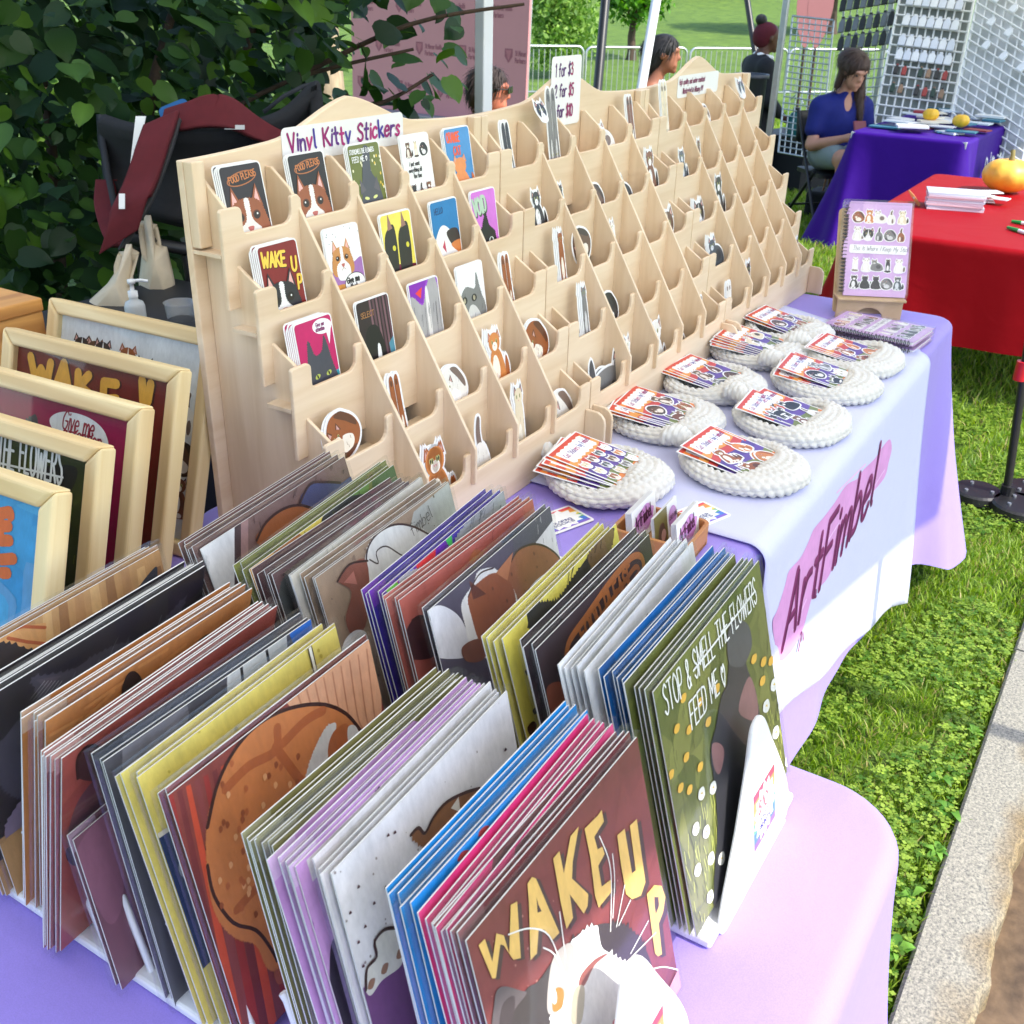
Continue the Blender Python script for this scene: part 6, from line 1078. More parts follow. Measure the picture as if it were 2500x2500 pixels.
def sheet_art(a, kind, seed):
    W_, H_ = a.W, a.H; r = random.Random(seed); cols = [RGB(206, 76, 44), RGB(226, 132, 58), RGB(120, 130, 70), RGB(100, 70, 150), RGB(84, 60, 136), RGB(196, 66, 60), RGB(226, 150, 70)]
    for k in range(-3, 12):
        y = H_ * .012 + k * H_ * .105; a.L.append((catmull([(0, y), (W_ * .3, y + H_ * .05), (W_ * .6, y + H_ * .02), (W_, y + H_ * .07), (W_, y + H_ * .175), (W_ * .6, y + H_ * .125), (W_ * .3, y + H_ * .155), (0, y + H_ * .105)], 3), cols[k % 7]))
    a.L.append(([(0, H_ * .93), (W_, H_ * .93), (W_, H_), (0, H_)], RGB(206, 64, 44))); hd = [(W_ * .1 + (W_ * .8) * k / 12, H_ * .72 - (.004 if k % 2 else 0)) for k in range(13)] + [(W_ * .9 - (W_ * .8) * k / 12, H_ * .92 + (.003 if k % 2 else 0)) for k in range(13)]; a.L.append((hd, WHT))
    a.text("Cat Stickers by Fimbel", W_ * .15, H_ * .80, W_ * .095, .0013, two_tone(1), xs=.68, slant=.15)
    if kind == 0:
        for i in range(4):
            for j in range(4): put_cat(a, 'face', W_ * (.16 + .23 * i), H_ * (.60 - .155 * j), W_ * .17, PALS[r.randrange(9)], r, white=.0022)
    else:
        ks = [['curl', 'sit', 'walk', 'face', 'loaf'], ['walk', 'loaf', 'sit', 'tail', 'curl'], ['sit', 'tail', 'loaf', 'curl', 'face']][kind % 3]; pl = [[6, 6, 2, 1, 8], [0, 4, 0, 4, 0], [5, 5, 8, 0, 4], [1, 1, 8, 2, 1], [5, 8, 3, 5, 0], [1, 3, 1, 2, 7]][seed % 6]
        for i, (x, y) in enumerate(((.27, .56), (.7, .58), (.3, .28), (.72, .30), (.5, .08))): put_cat(a, ks[i], W_ * x, H_ * y, W_ * .36, PALS[pl[i]], r, white=.003, rot=r.uniform(-.3, .3))
BASK = [(.498, -.36, 0, 4, "nearest the print racks"), (.664, -.531, 1, 2, "beside the card holder"), (.781, -.338, 2, 4, "third from the print racks"), (.907, -.536, 3, 2, "by the runner logo"), (1.016, -.336, 4, 2, "fifth along the display"), (1.15, -.524, 5, 3, "by the table's front edge"), (1.269, -.34, 6, 4, "in front of the far display unit"), (1.339, -.53, 7, 2, "closest to the stacked notebooks"), (1.453, -.343, 8, 1, "at the far end of the display")]
SHN = ["a grid of cat faces", "cream and brown cats", "orange cats", "dark brown cats", "black and white cats", "black cats", "tabby cats", "grey cats", "long dark cats"]
for i, (x, y, sd_, ns, where) in enumerate(BASK):
    rz = random.Random(i).uniform(-.25, .25); t = thing("crochet_slipper", f"white crocheted slipper holding sticker sheets, {where}", "slipper", (x, y, .7495), "crocheted slippers on the runner", rot=(0, 0, rz)); link("body", SLIPS[i % 4], t); link("tail", TAILS[i % 3], t, rot=(0, 0, .25 * math.sin(i * 2.1)))
    W_, H_ = .116, .160
    for k in range(ns, -1, -1):
        rr = random.Random(i * 7 + k); dzz = .002 * (ns - k); yaw = rz * .5 + (.0 if k == 0 else rr.uniform(-.02, .10) + .03 * k); ex = Vector((math.cos(yaw), math.sin(yaw), 0)); th = math.radians(8.5 + rr.uniform(-1.5, 1.5)) ; bk = Vector((-ex.y, ex.x, 0)); ev = bk * math.cos(th) + Vector((0, 0, 1)) * math.sin(th)
        O = Vector((x, y, .7495)) + bk * (-.072 + .004 * k) - ex * (W_ / 2 + .006 * k) + Vector((0, 0, .0172 + dzz))
        s = thing("sticker_sheet", f"sticker sheet of {SHN[i]} in the slipper {where}", "sticker sheet", M=basis(O, ex, ev), group="sticker sheets in slippers"); mb = MB(); mb.box((0, 0, 0), (W_, .0006, H_)); sh_ = part("sheet", mb, PAPER, s)
        a = Art(W_, H_); sheet_art(a, 0 if i == 0 else 1 + i % 3, i); a.build("print", sh_, INKS, clipbox=(.003, .003, W_ - .003, H_ - .003), dy=.000012)

# ------------------------------------------------------------------ notebook stand and notebooks
MDF = wood_mat("pale_ply_stand", RGB(206, 178, 138), RGB(188, 158, 116), axis=1, scale=14)
LCOV = RGB(206, 168, 214)
def cover_art(a, W_, H_):
    a.L.append(([(.014, .004), (W_ - .004, .004), (W_ - .004, H_ - .004), (.014, H_ - .004)], LCOV)); r = random.Random(4); wash(a, [RGB(214, 176, 220), RGB(196, 158, 210)], 4, 8, .04); ks = ['curl', 'sit', 'loaf', 'tail', 'sit', 'sit', 'face', 'tail', 'curl', 'tail', 'tall', 'sit', 'loaf', 'tall', 'sit', 'sit', 'back', 'back', 'curl', 'sit']; pp = [0, 4, 2, 2, 6, 2, 1, 3, 3, 0, 2, 2, 3, 1, 2, 1, 1, 1, 3, 7]
    for k in range(20):
        i, j = k % 5, k // 5; put_cat(a, ks[k], .014 + (W_ - .018) * (.12 + .19 * i), H_ * ((.87, .68, .34, .15)[j]), H_ * .145, PALS[pp[k]], r, white=.0018)
    a.L.append((rrect(.014, H_ * .465, W_ - .004, H_ * .56, .004), WHT)); a.text("This Is Where I Keep My Stickers", .022, H_ * .498, .010, .0008, RGB(90, 84, 110), xs=.82, slant=.3)
def coil(mb, H_, x0=.0, n=24, r=.0062, th=.0):
    for k in range(n):
        z = .010 + (H_ - .02) * k / (n - 1); mb.tube([(x0 + .004 + r * math.cos(q), .004 + r * math.sin(q), z + .0012 * q / 6.28) for q in np.linspace(0, 6.283, 11)], .0009, 5, cap=False)
def notebook(label, M, closed_coil=BLACK):
    W_, H_ = .150, .212; t = thing("notebook", label, "notebook", M=M, group="spiral notebooks"); mb = MB(); mb.box((.010, .0012, .003), (W_ - .003, .0085, H_ - .003)); part("pages", mb, PAPER, t)
    mb = MB(); mb.box((.008, 0, 0), (W_, .001, H_)); fc = part("front_cover", mb, mat("lilac_cover", LCOV, .4), t); mb = MB(); mb.box((.008, .0088, 0), (W_, .010, H_)); part("back_cover", mb, mat("lilac_cover"), t)
    a = Art(W_, H_); cover_art(a, W_, H_); a.build("cover_print", fc, INKS); mb = MB(); coil(mb, H_); part("spiral_coil", mb, closed_coil, t, smooth=True)
    mb = MB(); mb.box((-.006, -.004, -.003), (W_ + .004, .013, H_ + .004)); part("sleeve", mb, SLEEVE, t); return t
bl = onz(2050, 722, .797); exn = Vector((math.cos(-1.10), math.sin(-1.10), 0)); bkn = Vector((-exn.y, exn.x, 0)); evn = Vector((0, 0, math.cos(.42))) + bkn * math.sin(.42); On = Vector((bl.x, bl.y, bl.z + .002)); SHt = bl.z - .7435 - .006
notebook("spiral notebook with cats on a lilac cover, front one on the wooden stand", basis(On, exn, evn) @ Matrix.Scale(1.06, 4)); notebook("spiral notebook standing behind another on the wooden stand", basis(On + bkn * .016 + exn * .005 + Vector((0, 0, .004)), exn, evn) @ Matrix.Scale(1.06, 4))
st = thing("notebook_stand", "pale wooden stand with an arched base holding notebooks", "stand", M=basis(Vector((bl.x, bl.y, .7435)) - bkn * .008 - exn * .004, exn, Vector((0, 0, 1)))); SWd = .160
mb = MB(); pts = [(0, 0), (.045, 0)] + [(.08 - .035 * math.cos(math.radians(a)), .028 * math.sin(math.radians(a))) for a in range(10, 171, 16)] + [(.115, 0), (SWd, 0), (SWd, SHt), (0, SHt)]; mb.prism(pts, 0, .010); part("front_board", mb, MDF, st, bevel=.0015)
mb = MB(); mb.box((-.003, -.014, SHt + .0003), (SWd + .003, .045, SHt + .0055)); part("ledge", mb, MDF, st, bevel=.001)
mb = MB(); mb.prism(rrect(-.003, -.045, SWd - .01, .215, .010), 0, .006); part("back_board", mb, MDF, st, bevel=.001, M=basis(Vector((0, .047, SHt)), Vector((1, 0, 0)), Vector((0, math.sin(.42), math.cos(.42)))))
mb = MB(); mb.box((.02, .08, 0), (.13, .088, .04)); part("rear_foot", mb, MDF, st)
for k, (lb, dx, dy, dyaw) in enumerate((("spiral notebook at the bottom of the stack lying on the lilac cloth", .0, .0, .03), ("spiral notebook lying on top of the stack in front of the stand", -.006, .012, -.03))):
    z = .7445 + .0225 * k + .010; f = onz(2003, 812 - 20 * k, z); g = onz(2262, 868 - 24 * k, z); d = Vector((g.x - f.x, g.y - f.y, 0)).normalized(); d = (Matrix.Rotation(dyaw, 3, 'Z') @ d)
    Mx = Vector((-d.y, d.x, 0)); Mx = Mx if Mx.x > 0 else -Mx; O = Vector((f.x, f.y, z)) + Mx * .004 + d * .216 ; notebook(lb, basis(O, Mx, -d))
# ------------------------------------------------------------------ business card holder, tags and booklet
HON = wood_mat("honey_wood", RGB(196, 134, 78), RGB(172, 108, 56), axis=0, scale=20)
c0 = onz(1600, 1352, .752); t = thing("card_holder", "small honey wood box holding business cards", "card holder", (.362, -.517, .7435), rot=(0, 0, .05))
hx, hy = .051, .060
mb = MB(); mb.prism(rrect(-hx, -hy, hx, hy, .012), 0, .006); part("base", mb, HON, t, M=Matrix(((1, 0, 0, 0), (0, 0, 1, 0), (0, -1, 0, .006), (0, 0, 0, 1))))
mb = MB(); out = rrect(-hx, -hy, hx, hy, .014); inn = rrect(-hx + .006, -hy + .006, hx - .006, hy - .006, .009); n = len(out)
mb.grid([[(x, y, 0) for x, y in out], [(x, y, .034) for x, y in out], [(x, y, .034) for x, y in inn], [(x, y, .004) for x, y in inn]], closeu=True); part("wall", mb, HON, t, bevel=.001)
def bcard(M, label, draw, n=5):
    for k in range(n - 1, -1, -1):
        t = thing("business_card", label, "business card", M=M @ Matrix.Translation((-.0006 * k, .0016 * k, .0004 * (k % 2))), group="business cards in the wood holder"); W_, H_ = .089, .056; mb = MB(); mb.box((0, 0, 0), (W_, .0005, H_)); part("card", mb, PAPER, t)
        if k == 0: a = Art(W_, H_); draw(a); a.build("print", t, INKS)
def d_biz(a):
    W_, H_ = a.W, a.H; a.poly([(W_ * (.5 + .40 * math.cos(q) * (1 + .08 * math.sin(7 * q))), H_ * (.52 + .34 * math.sin(q) * (1 + .10 * math.cos(5 * q)))) for q in np.linspace(0, 6.2, 30)], RGB(206, 140, 206), smooth=False); a.text("ArtFimbel", W_ * .14, H_ * .40, H_ * .36, H_ * .05, RGB(70, 20, 60), xs=.92 * W_ * .72 / (H_ * .36 * sum(glyph_w(c) + .16 for c in "ArtFimbel")), rot=.06)
def d_biz2(a): W_, H_ = a.W, a.H; a.L.append(([(0, 0), (W_ * .55, 0), (W_ * .55, H_), (0, H_)], RGB(120, 112, 60))); a.poly([(W_ * .12, 0), (W_ * .2, H_ * .6), (W_ * .4, H_ * .6), (W_ * .46, 0)], RGB(90, 66, 56), smooth=True); a.ell(W_ * .36, H_ * .3, W_ * .1, H_ * .16, 0, RGB(206, 160, 150)); a.ell(W_ * .78, H_ * .55, W_ * .18, H_ * .3, 0, RGB(200, 140, 200)); a.text("ASHLEY FIMBEL", W_ * .64, H_ * .5, H_ * .12, .0008, RGB(60, 30, 60), xs=.6)
HM = Matrix.Translation((.362, -.517, .7435)) @ Matrix.Rotation(.05, 4, 'Z'); tl = .16
for lb, ox, oy, dr, nn in (("white business card lettered with a pink blob, front pile in the holder", -.043, -.046, d_biz, 5), ("business card with an olive picture, middle pile in the holder", -.043, -.012, d_biz2, 3), ("white business card with pink lettering, rear pile in the holder", -.044, .022, d_biz, 6)):
    ev = Vector((0, math.sin(tl), math.cos(tl))); bcard(HM @ basis(Vector((ox, oy, .0075 if abs(oy) > .01 else .0075)), Vector((1, 0, 0)), ev), lb, dr, nn)
for px, lines, lb, wz in (((1682, 1300), ("STICKER", "SHEETS"), "rainbow price tag for sticker sheets lying on the pale runner", .7485), ((1335, 1312), ("COLORING", "BOOKS"), "rainbow price tag for coloring books lying on the lilac cloth", .7445)):
    O = onz(*px, wz); t = thing("price_tag", lb, "price tag", M=Matrix.Translation(O) @ Matrix.Rotation(-.35, 4, 'Z') @ Matrix.Rotation(-math.pi / 2, 4, 'X') if False else basis(O, Vector((.94, -.34, 0)), Vector((.34, .94, 0)))); mb = MB(); mb.prism(rrect(0, 0, .098, .062, .006), 0, .001); part("card", mb, PAPER, t); a = Art(.098, .062); tagart(a, "$5", lines); a.build("print", t, INKS, clipbox=(.005, .005, .093, .057))
O = onz(1350, 1395, .7455); t = thing("booklet", "white coloring booklet lying flat beside its price tag", "booklet", M=basis(O, Vector((.97, -.2, 0)), Vector((.2, .97, 0)))); mb = MB(); mb.box((-.06, 0, -.10), (.04, .0012, .035)); part("cover", mb, PAPER, t); mb = MB(); mb.box((-.058, .0014, -.098), (.038, .003, .033)); part("pages", mb, BOARD, t)
# ------------------------------------------------------------------ behind the display: stroller, bags, bottle
def gzf(x, y): return float(gz(np.array([x]), np.array([y]))[0])
def ribbon(name, pts, wdir, w, mt, parent, thick=.012, n=8, wf=None):
    P = catmull([tuple(p) for p in pts], n, False); mb = MB(); rows = []
    for i, p in enumerate(P):
        d = Vector(wdir[min(len(wdir) - 1, int(i / max(1, len(P) - 1) * (len(wdir) - 1) + .5))]).normalized(); ww = w * (wf(i / (len(P) - 1)) if wf else 1); p = Vector(p); rows.append([p + d * ww * q for q in (-.5, -.42, 0, .42, .5)])
    mb.grid(rows); o = part(name, mb, mt, parent, smooth=True); s = o.modifiers.new("thickness", 'SOLIDIFY'); s.thickness = thick; s.offset = 0; return o
MAROON = mat("maroon_canvas", RGB(96, 20, 30), .85, var=.18, scale=40, bump=.4, bscale=800); DGREY = mat("grey_lining", RGB(62, 62, 64), .9); CANVAS = mat("natural_canvas", RGB(206, 192, 168), .9, var=.12, scale=30, bump=.4, bscale=700)
D0 = 2.35      # depth of the stroller's near face along the view axis
st = thing("stroller", "black fabric stroller hood standing under the shrub behind the display", "stroller", (0, 0, 0))
def P_(x, y, d=0): return dep(x, y, D0 + d)
mb = MB(); top = [(255, 278), (330, 300), (430, 300), (560, 300), (680, 270), (770, 196), (790, 260), (800, 400)]; bot = [(285, 480), (330, 520), (400, 545), (470, 560), (560, 570), (680, 560), (770, 540), (800, 560)]
rows = []
for k in range(9):
    f = k / 8; r = []
    for (a, b) in zip(top, bot): q = P_(a[0] + (b[0] - a[0]) * f, a[1] + (b[1] - a[1]) * f, .10 * math.sin(f * 2.4) + .00022 * abs(a[0] - 430)); r.append(q)
    rows.append(r)
mb.grid([catmull([tuple(p) for p in r], 5, False) for r in rows]); o = part("hood", mb, BLACKF, st, smooth=True); s = o.modifiers.new("thickness", 'SOLIDIFY'); s.thickness = .03
mb = MB(); rows = [[P_(x + 6 * math.sin(k), y, .06 + .32 * k / 6) for x, y in ((252, 280), (256, 340), (268, 420), (284, 500), (300, 560))] for k in range(7)]; mb.grid(rows); o = part("side_panel", mb, mat("charcoal_fabric", RGB(44, 47, 54), .85, bump=.3, bscale=700), st, smooth=True); s = o.modifiers.new("thickness", 'SOLIDIFY'); s.thickness = .012
mb = MB(); rows = [[P_(x, y, .25 + .05 * k) for x, y in ((640, 270), (690, 230), (740, 205), (775, 196), (790, 300))] for k in range(4)]; mb.grid(rows); o = part("rear_flap", mb, mat("charcoal_fabric"), st, smooth=True); s = o.modifiers.new("thickness", 'SOLIDIFY'); s.thickness = .01
for a, b, c in (((330, 560), (345, 620), (350, 1000)), ((450, 590), (470, 700), (480, 1100))):
    p0, p1 = P_(*a, .05), P_(*b, .08); mb = MB(); mb.tube([p0, p1, Vector((p1.x + .02, p1.y + .03, gzf(p1.x, p1.y) + .1))], .014, 8); part("frame_tube", mb, BLACK, st, smooth=True)
mb = MB(); mb.tube([P_(325, 585, .02), P_(400, 600, .03), P_(520, 620, .05)], .015, 8); part("handle_bar", mb, BLACK, st, smooth=True)
for px in (340, 470):
    p = P_(px, 620, .1); g = gzf(p.x, p.y); mb = MB(); mb.tube([(p.x, p.y + .1 * math.cos(q), g + .1 + .1 * math.sin(q)) for q in np.linspace(0, 6.283, 24, endpoint=False)], .018, 8, closed=True); part("wheel", mb, BLACK, st, smooth=True)
mb = MB(); q = P_(548, 316, -.02); M = basis(q, CR, CU); mb.box((0, 0, 0), (.045, .001, .010), M); part("brand_patch", mb, mat("grey_patch", (.5, .5, .5), .7), st)
cr = thing("baby_carrier", "maroon padded carrier straps draped over the black stroller hood", "carrier", (0, 0, 0))
vw = CR * .93 + CU * .1
ribbon("strap", [P_(395, 290, -.06), P_(372, 360, -.07), P_(345, 440, -.07), P_(315, 510, -.08), P_(290, 590, -.06)], [CR * .8 + CU * .35, CR * .85 + CU * .4, CR * .8 + CU * .5], .082, MAROON, cr, .014, wf=lambda t: 1 + .25 * t)
ribbon("strap_lining", [P_(428, 300, -.045), P_(405, 380, -.05), P_(372, 470, -.05), P_(336, 540, -.055), P_(302, 600, -.04)], [CR * .7 + CU * .5], .03, DGREY, cr, .012)
ribbon("strap", [P_(400, 292, -.02), P_(450, 285, -.03), P_(500, 272, -.03), P_(560, 276, -.02), P_(620, 310, .02), P_(690, 345, .06)], [CU * .9 + CR * .2, CU], .052, MAROON, cr, .014, wf=lambda t: .8 + 1.0 * math.sin(math.pi * min(1, t * 1.1)) * .6)
ribbon("strap_lining", [P_(440, 300, -.012), P_(500, 294, -.02), P_(560, 302, -.01), P_(620, 330, .03)], [CU], .02, DGREY, cr, .01)
ribbon("strap", [P_(262, 440, .10), P_(258, 500, .10), P_(272, 560, .08), P_(290, 600, .06)], [CR], .05, MAROON, cr, .014)
mb = MB(); mb.box((0, 0, 0), (.013, .001, .033), basis(P_(290, 510, -.105), CR * .93 - CU * .0 + CW * .0, CU * .93 + CR * -.35)); part("white_label", mb, PAPER, cr)
mb = MB(); mb.prism(rrect(0, 0, .07, .035, .012), 0, .02); o = part("blue_pouch", mb, mat("blue_fabric", RGB(30, 92, 150), .8), None, M=basis(P_(398, 300, .04), CR * .92 + CU * .38, CU)); tag(o, "small blue fabric pouch on top of the stroller hood", "pouch")
mb = MB(); mb.prism([(0, 0), (.012, 0), (.035, .105), (.012, .105)], 0, .002); o = part("paper_sheet", mb, PAPER, None, M=basis(P_(318, 398, -.02), CR, CU)); tag(o, "white paper edge sticking up beside the maroon strap", "paper")
def tote(label, pts, d, strap=None):
    t = thing("tote_bag", label, "tote bag", (0, 0, 0)); P = [(a[0] + (b[0] - a[0]) * k / 6, a[1] + (b[1] - a[1]) * k / 6) for a, b in zip(pts, pts[1:] + pts[:1]) for k in range(6)]; c = (sum(p[0] for p in P) / len(P), sum(p[1] for p in P) / len(P)); mb = MB(); rows = []
    for f in (0, .3, .6, .85, 1.0): rows.append([P_(c[0] + (p[0] - c[0]) * f, c[1] + (p[1] - c[1]) * f, d - .05 * (1 - f * f)) for p in P])
    mb.grid(rows, closeu=True); o = part("bag", mb, CANVAS, t, smooth=True); weld(o.data); s = o.modifiers.new("thickness", 'SOLIDIFY'); s.thickness = .03
    if strap: ribbon("handle", [P_(x, y, d - .01) for x, y in strap], [CR], .02, CANVAS, t, .004)
    return t
tote("natural canvas tote bag hanging beside the stroller's left handle", [(308, 596), (322, 596), (326, 690), (340, 810), (180, 810), (205, 745), (262, 692), (294, 645)], -.10); tote("natural canvas tote bag with an open top hanging behind the pump bottle", [(352, 525), (368, 525), (380, 592), (408, 602), (428, 690), (420, 770), (352, 770), (338, 690), (346, 620)], .02)
q = dep(335, 790, 2.1); zt = q.z; t = thing("storage_tote", "dark plastic storage tub holding the pump bottle behind the frames", "tub", (q.x + .04, q.y + .02, 0)); g = gzf(q.x, q.y)
mb = MB(); mb.box((-.22, -.14, g + .001), (.24, .2, zt - .03)); part("body", mb, mat("dark_plastic", (.02, .021, .024), .5), t, bevel=.01); mb = MB(); mb.box((-.235, -.155, zt - .0295), (.255, .215, zt - .002)); part("lid", mb, mat("dark_plastic"), t, bevel=.006)
MILK = mat("milky_plastic", (.72, .76, .78), .35, trans=.3)
t = thing("pump_bottle", "translucent white pump bottle behind the framed pictures", "bottle", M=Matrix.Translation((q.x, q.y, zt)) @ Matrix.Scale(.72, 4)); mb = MB(); mb.lathe([(0, 0), (.026, 0), (.028, .006), (.028, .05), (.024, .062), (.012, .068), (.012, .078)], 20); part("bottle", mb, MILK, t, smooth=True)
mb = MB(); mb.lathe([(.0135, .076), (.0135, .092), (.006, .094), (.005, .112), (.011, .114), (.011, .124), (0, .126)], 14); mb.tube([(0, 0, .120), (.02, -.016, .121), (.034, -.027, .117)], .0045, 8); part("pump_head", mb, mat("white_plastic", (.8, .82, .83), .35), t, smooth=True)
q2 = dep(446, 800, 2.15); t = thing("plastic_cup", "clear plastic cup half hidden by the display's end", "cup", M=Matrix.Translation((q2.x, q2.y, q2.z)) @ Matrix.Scale(.7, 4)); mb = MB(); mb.lathe([(.034, 0), (.038, .001), (.045, .075), (.047, .077), (.0455, .078), (.043, .075), (.036, .003), (0, .003)], 24); part("cup", mb, clear_mat("clear_cup", (.92, .94, .95), .2, .05, .12), t, smooth=True)
mb = MB(); mb.box((-.05, -.05, -.25), (.05, .05, -.001)); part("cup_stand", mb, mat("dark_plastic"), t)

# ------------------------------------------------------------------ big shrub behind the stall
LEAFM = ink_leaf_mat("shrub_leaf", .45, .3); BARK = mat("brown_bark", RGB(84, 66, 52), .9, var=.4, scale=40, bump=.8, bscale=90)
def leaf_pts(s):   # a rounded heart-shaped leaf folded along its midrib
    O_ = [(.20, .02), (.36, .16), (.43, .36), (.40, .58), (.29, .80), (.13, .98)]
    V = [(0, .06, 0), (0, .36, -.015), (0, .70, -.045), (0, 1.10, -.13)] + [(x, y, .10 * x - .05 * y * y) for x, y in O_] + [(-x, y, .10 * x - .05 * y * y) for x, y in O_]
    return [(x * s, y * s, z * s) for x, y, z in V]
LF = [(0, 4, 5, 6), (0, 6, 1), (1, 6, 7), (1, 7, 8, 2), (2, 8, 9), (2, 9, 3), (0, 12, 11, 10), (0, 1, 12), (1, 13, 12), (1, 2, 14, 13), (2, 15, 14), (2, 3, 15)]
def leaf_mesh(name, cl):
    me = bpy.data.meshes.new(name); me.from_pydata(leaf_pts(1), [], LF); me.materials.append(LEAFM); at = me.color_attributes.new("ink", 'FLOAT_COLOR', 'POINT'); c = np.ones((16, 4), np.float32); c[:, :3] = cl; c[:4, :3] *= 1.3; at.data.foreach_set("color", c.ravel()); me.polygons.foreach_set("use_smooth", [True] * len(me.polygons)); return me
LCOL = [lerp((0, 0, 0), c_, .78) for c_ in [RGB(42, 72, 32), RGB(56, 90, 38), RGB(32, 60, 28), RGB(76, 112, 46), RGB(38, 66, 34), RGB(100, 140, 50)]]
LM = [leaf_mesh("leaf", c) for c in LCOL]
shrub = thing("shrub", "large dark shrub with broad rounded leaves behind the stroller", "shrub", (.9, 2.6, 0))
r = random.Random(12); leaves = []
def in_region(x, y):      # where the shrub's outline stands, judged on the photograph
    e = float(np.interp(y, [-150, 0, 60, 150, 220, 300], [1130, 880, 850, 800, 820, 750])) if y < 300 else float(np.interp(y, [300, 500, 800], [700, 560, 420])); return x < e + 60 * math.sin(y * .05 + x * .01)
for _ in range(14000):
    x = r.uniform(-450, 1300); y = r.uniform(-420, 820)
    if not in_region(x, y): continue
    d = r.uniform(2.55, 4.2) if r.random() < .6 else r.uniform(4.2, 6.0)
    if x > 560 and y > 120 and d < 2.9: d += .6
    p = dep(x, y, d)
    if p.z < .05 or p.z > 3.4: continue
    if p.y < .75: continue
    leaves.append((d, p))
for k, (x, y) in enumerate([(1010, 60), (1060, 20), (1120, 60), (1030, 180), (1110, 10), (960, 150), (1000, 200), (1040, 210), (900, 250), (940, 230), (980, 240), (1100, 120), (1080, 170), (930, 190), (890, 200), (1000, 250), (1040, 245), (960, 270), (1050, 130), (880, 160), (920, 100), (960, 60)]):
    for j in range(2): leaves.append((3.0, dep(x + r.uniform(-30, 30), y + r.uniform(-20, 25), r.uniform(2.95, 3.3))))
leaves.sort(key=lambda q: q[0])
def leafM(p, s): 
    dirn = Vector((r.uniform(-1, 1), r.uniform(-1.2, .4), r.uniform(-1.0, .15))).normalized(); nrm = Vector((r.uniform(-.5, .5), r.uniform(-.9, .1), r.uniform(.3, 1.0))).normalized(); xx = dirn.cross(nrm).normalized(); nn = xx.cross(dirn); return Matrix(((xx.x * s, dirn.x * s, nn.x * s, p.x), (xx.y * s, dirn.y * s, nn.y * s, p.y), (xx.z * s, dirn.z * s, nn.z * s, p.z), (0, 0, 0, 1)))
inv = Matrix.Translation(-shrub.location)
rest = []; cols = []; base = np.array(leaf_pts(1)); cnt = 0
for i, (d, p) in enumerate(leaves):
    s = r.choice((.034, .05, .06, .07, .085, .1)) * r.uniform(.85, 1.1); M = leafM(p, s)
    if cnt < 290 and r.random() < .42 and i < 1100: link("leaf", LM[r.randrange(6)], shrub, M=inv @ M); cnt += 1
    else: A = np.array(inv @ M); rest.append(base @ A[:3, :3].T + A[:3, 3]); cols.append(LCOL[r.randrange(6)])
o = soup("foliage", np.array(rest), LF, np.array(cols) * 1.0, LEAFM, shrub); o["kind"] = "stuff"
for k, (a, b, c_) in enumerate((((355, 330, 3.0), (375, 200, 3.0), (430, 0, 3.1)), ((355, 330, 3.0), (352, 480, 3.05), (350, 760, 3.1)), ((150, 700, 3.3), (120, 300, 3.3), (60, -50, 3.3)), ((600, 500, 3.5), (560, 300, 3.5), (640, 0, 3.5)), ((430, 350, 3.1), (700, 200, 3.1), (1010, 120, 3.1)), ((640, 260, 3.1), (900, 260, 3.1), (1060, 180, 3.1)), ((350, 560, 3.1), (600, 420, 3.3), (850, 230, 3.2)), ((700, 200, 3.1), (1000, 60, 3.1), (1280, 10, 3.1)))):
    mb = MB(); pts = catmull([tuple(dep(*q) - Vector(shrub.location)) for q in (a, b, c_)], 5, False)
    if k in (1, 2, 3, 6): e = Vector(pts[0 if k != 1 else -1]); pts = ([(e.x, e.y, -.02)] + pts) if k != 1 else (pts + [(e.x, e.y, -.02)])
    mb.tube(pts, [(.022 if k < 4 else .009) - (.012 if k < 4 else .005) * abs(i / len(pts) - (0 if k not in (1,) else 1)) for i in range(len(pts))], 7); part("branch", mb, BARK, shrub, smooth=True)
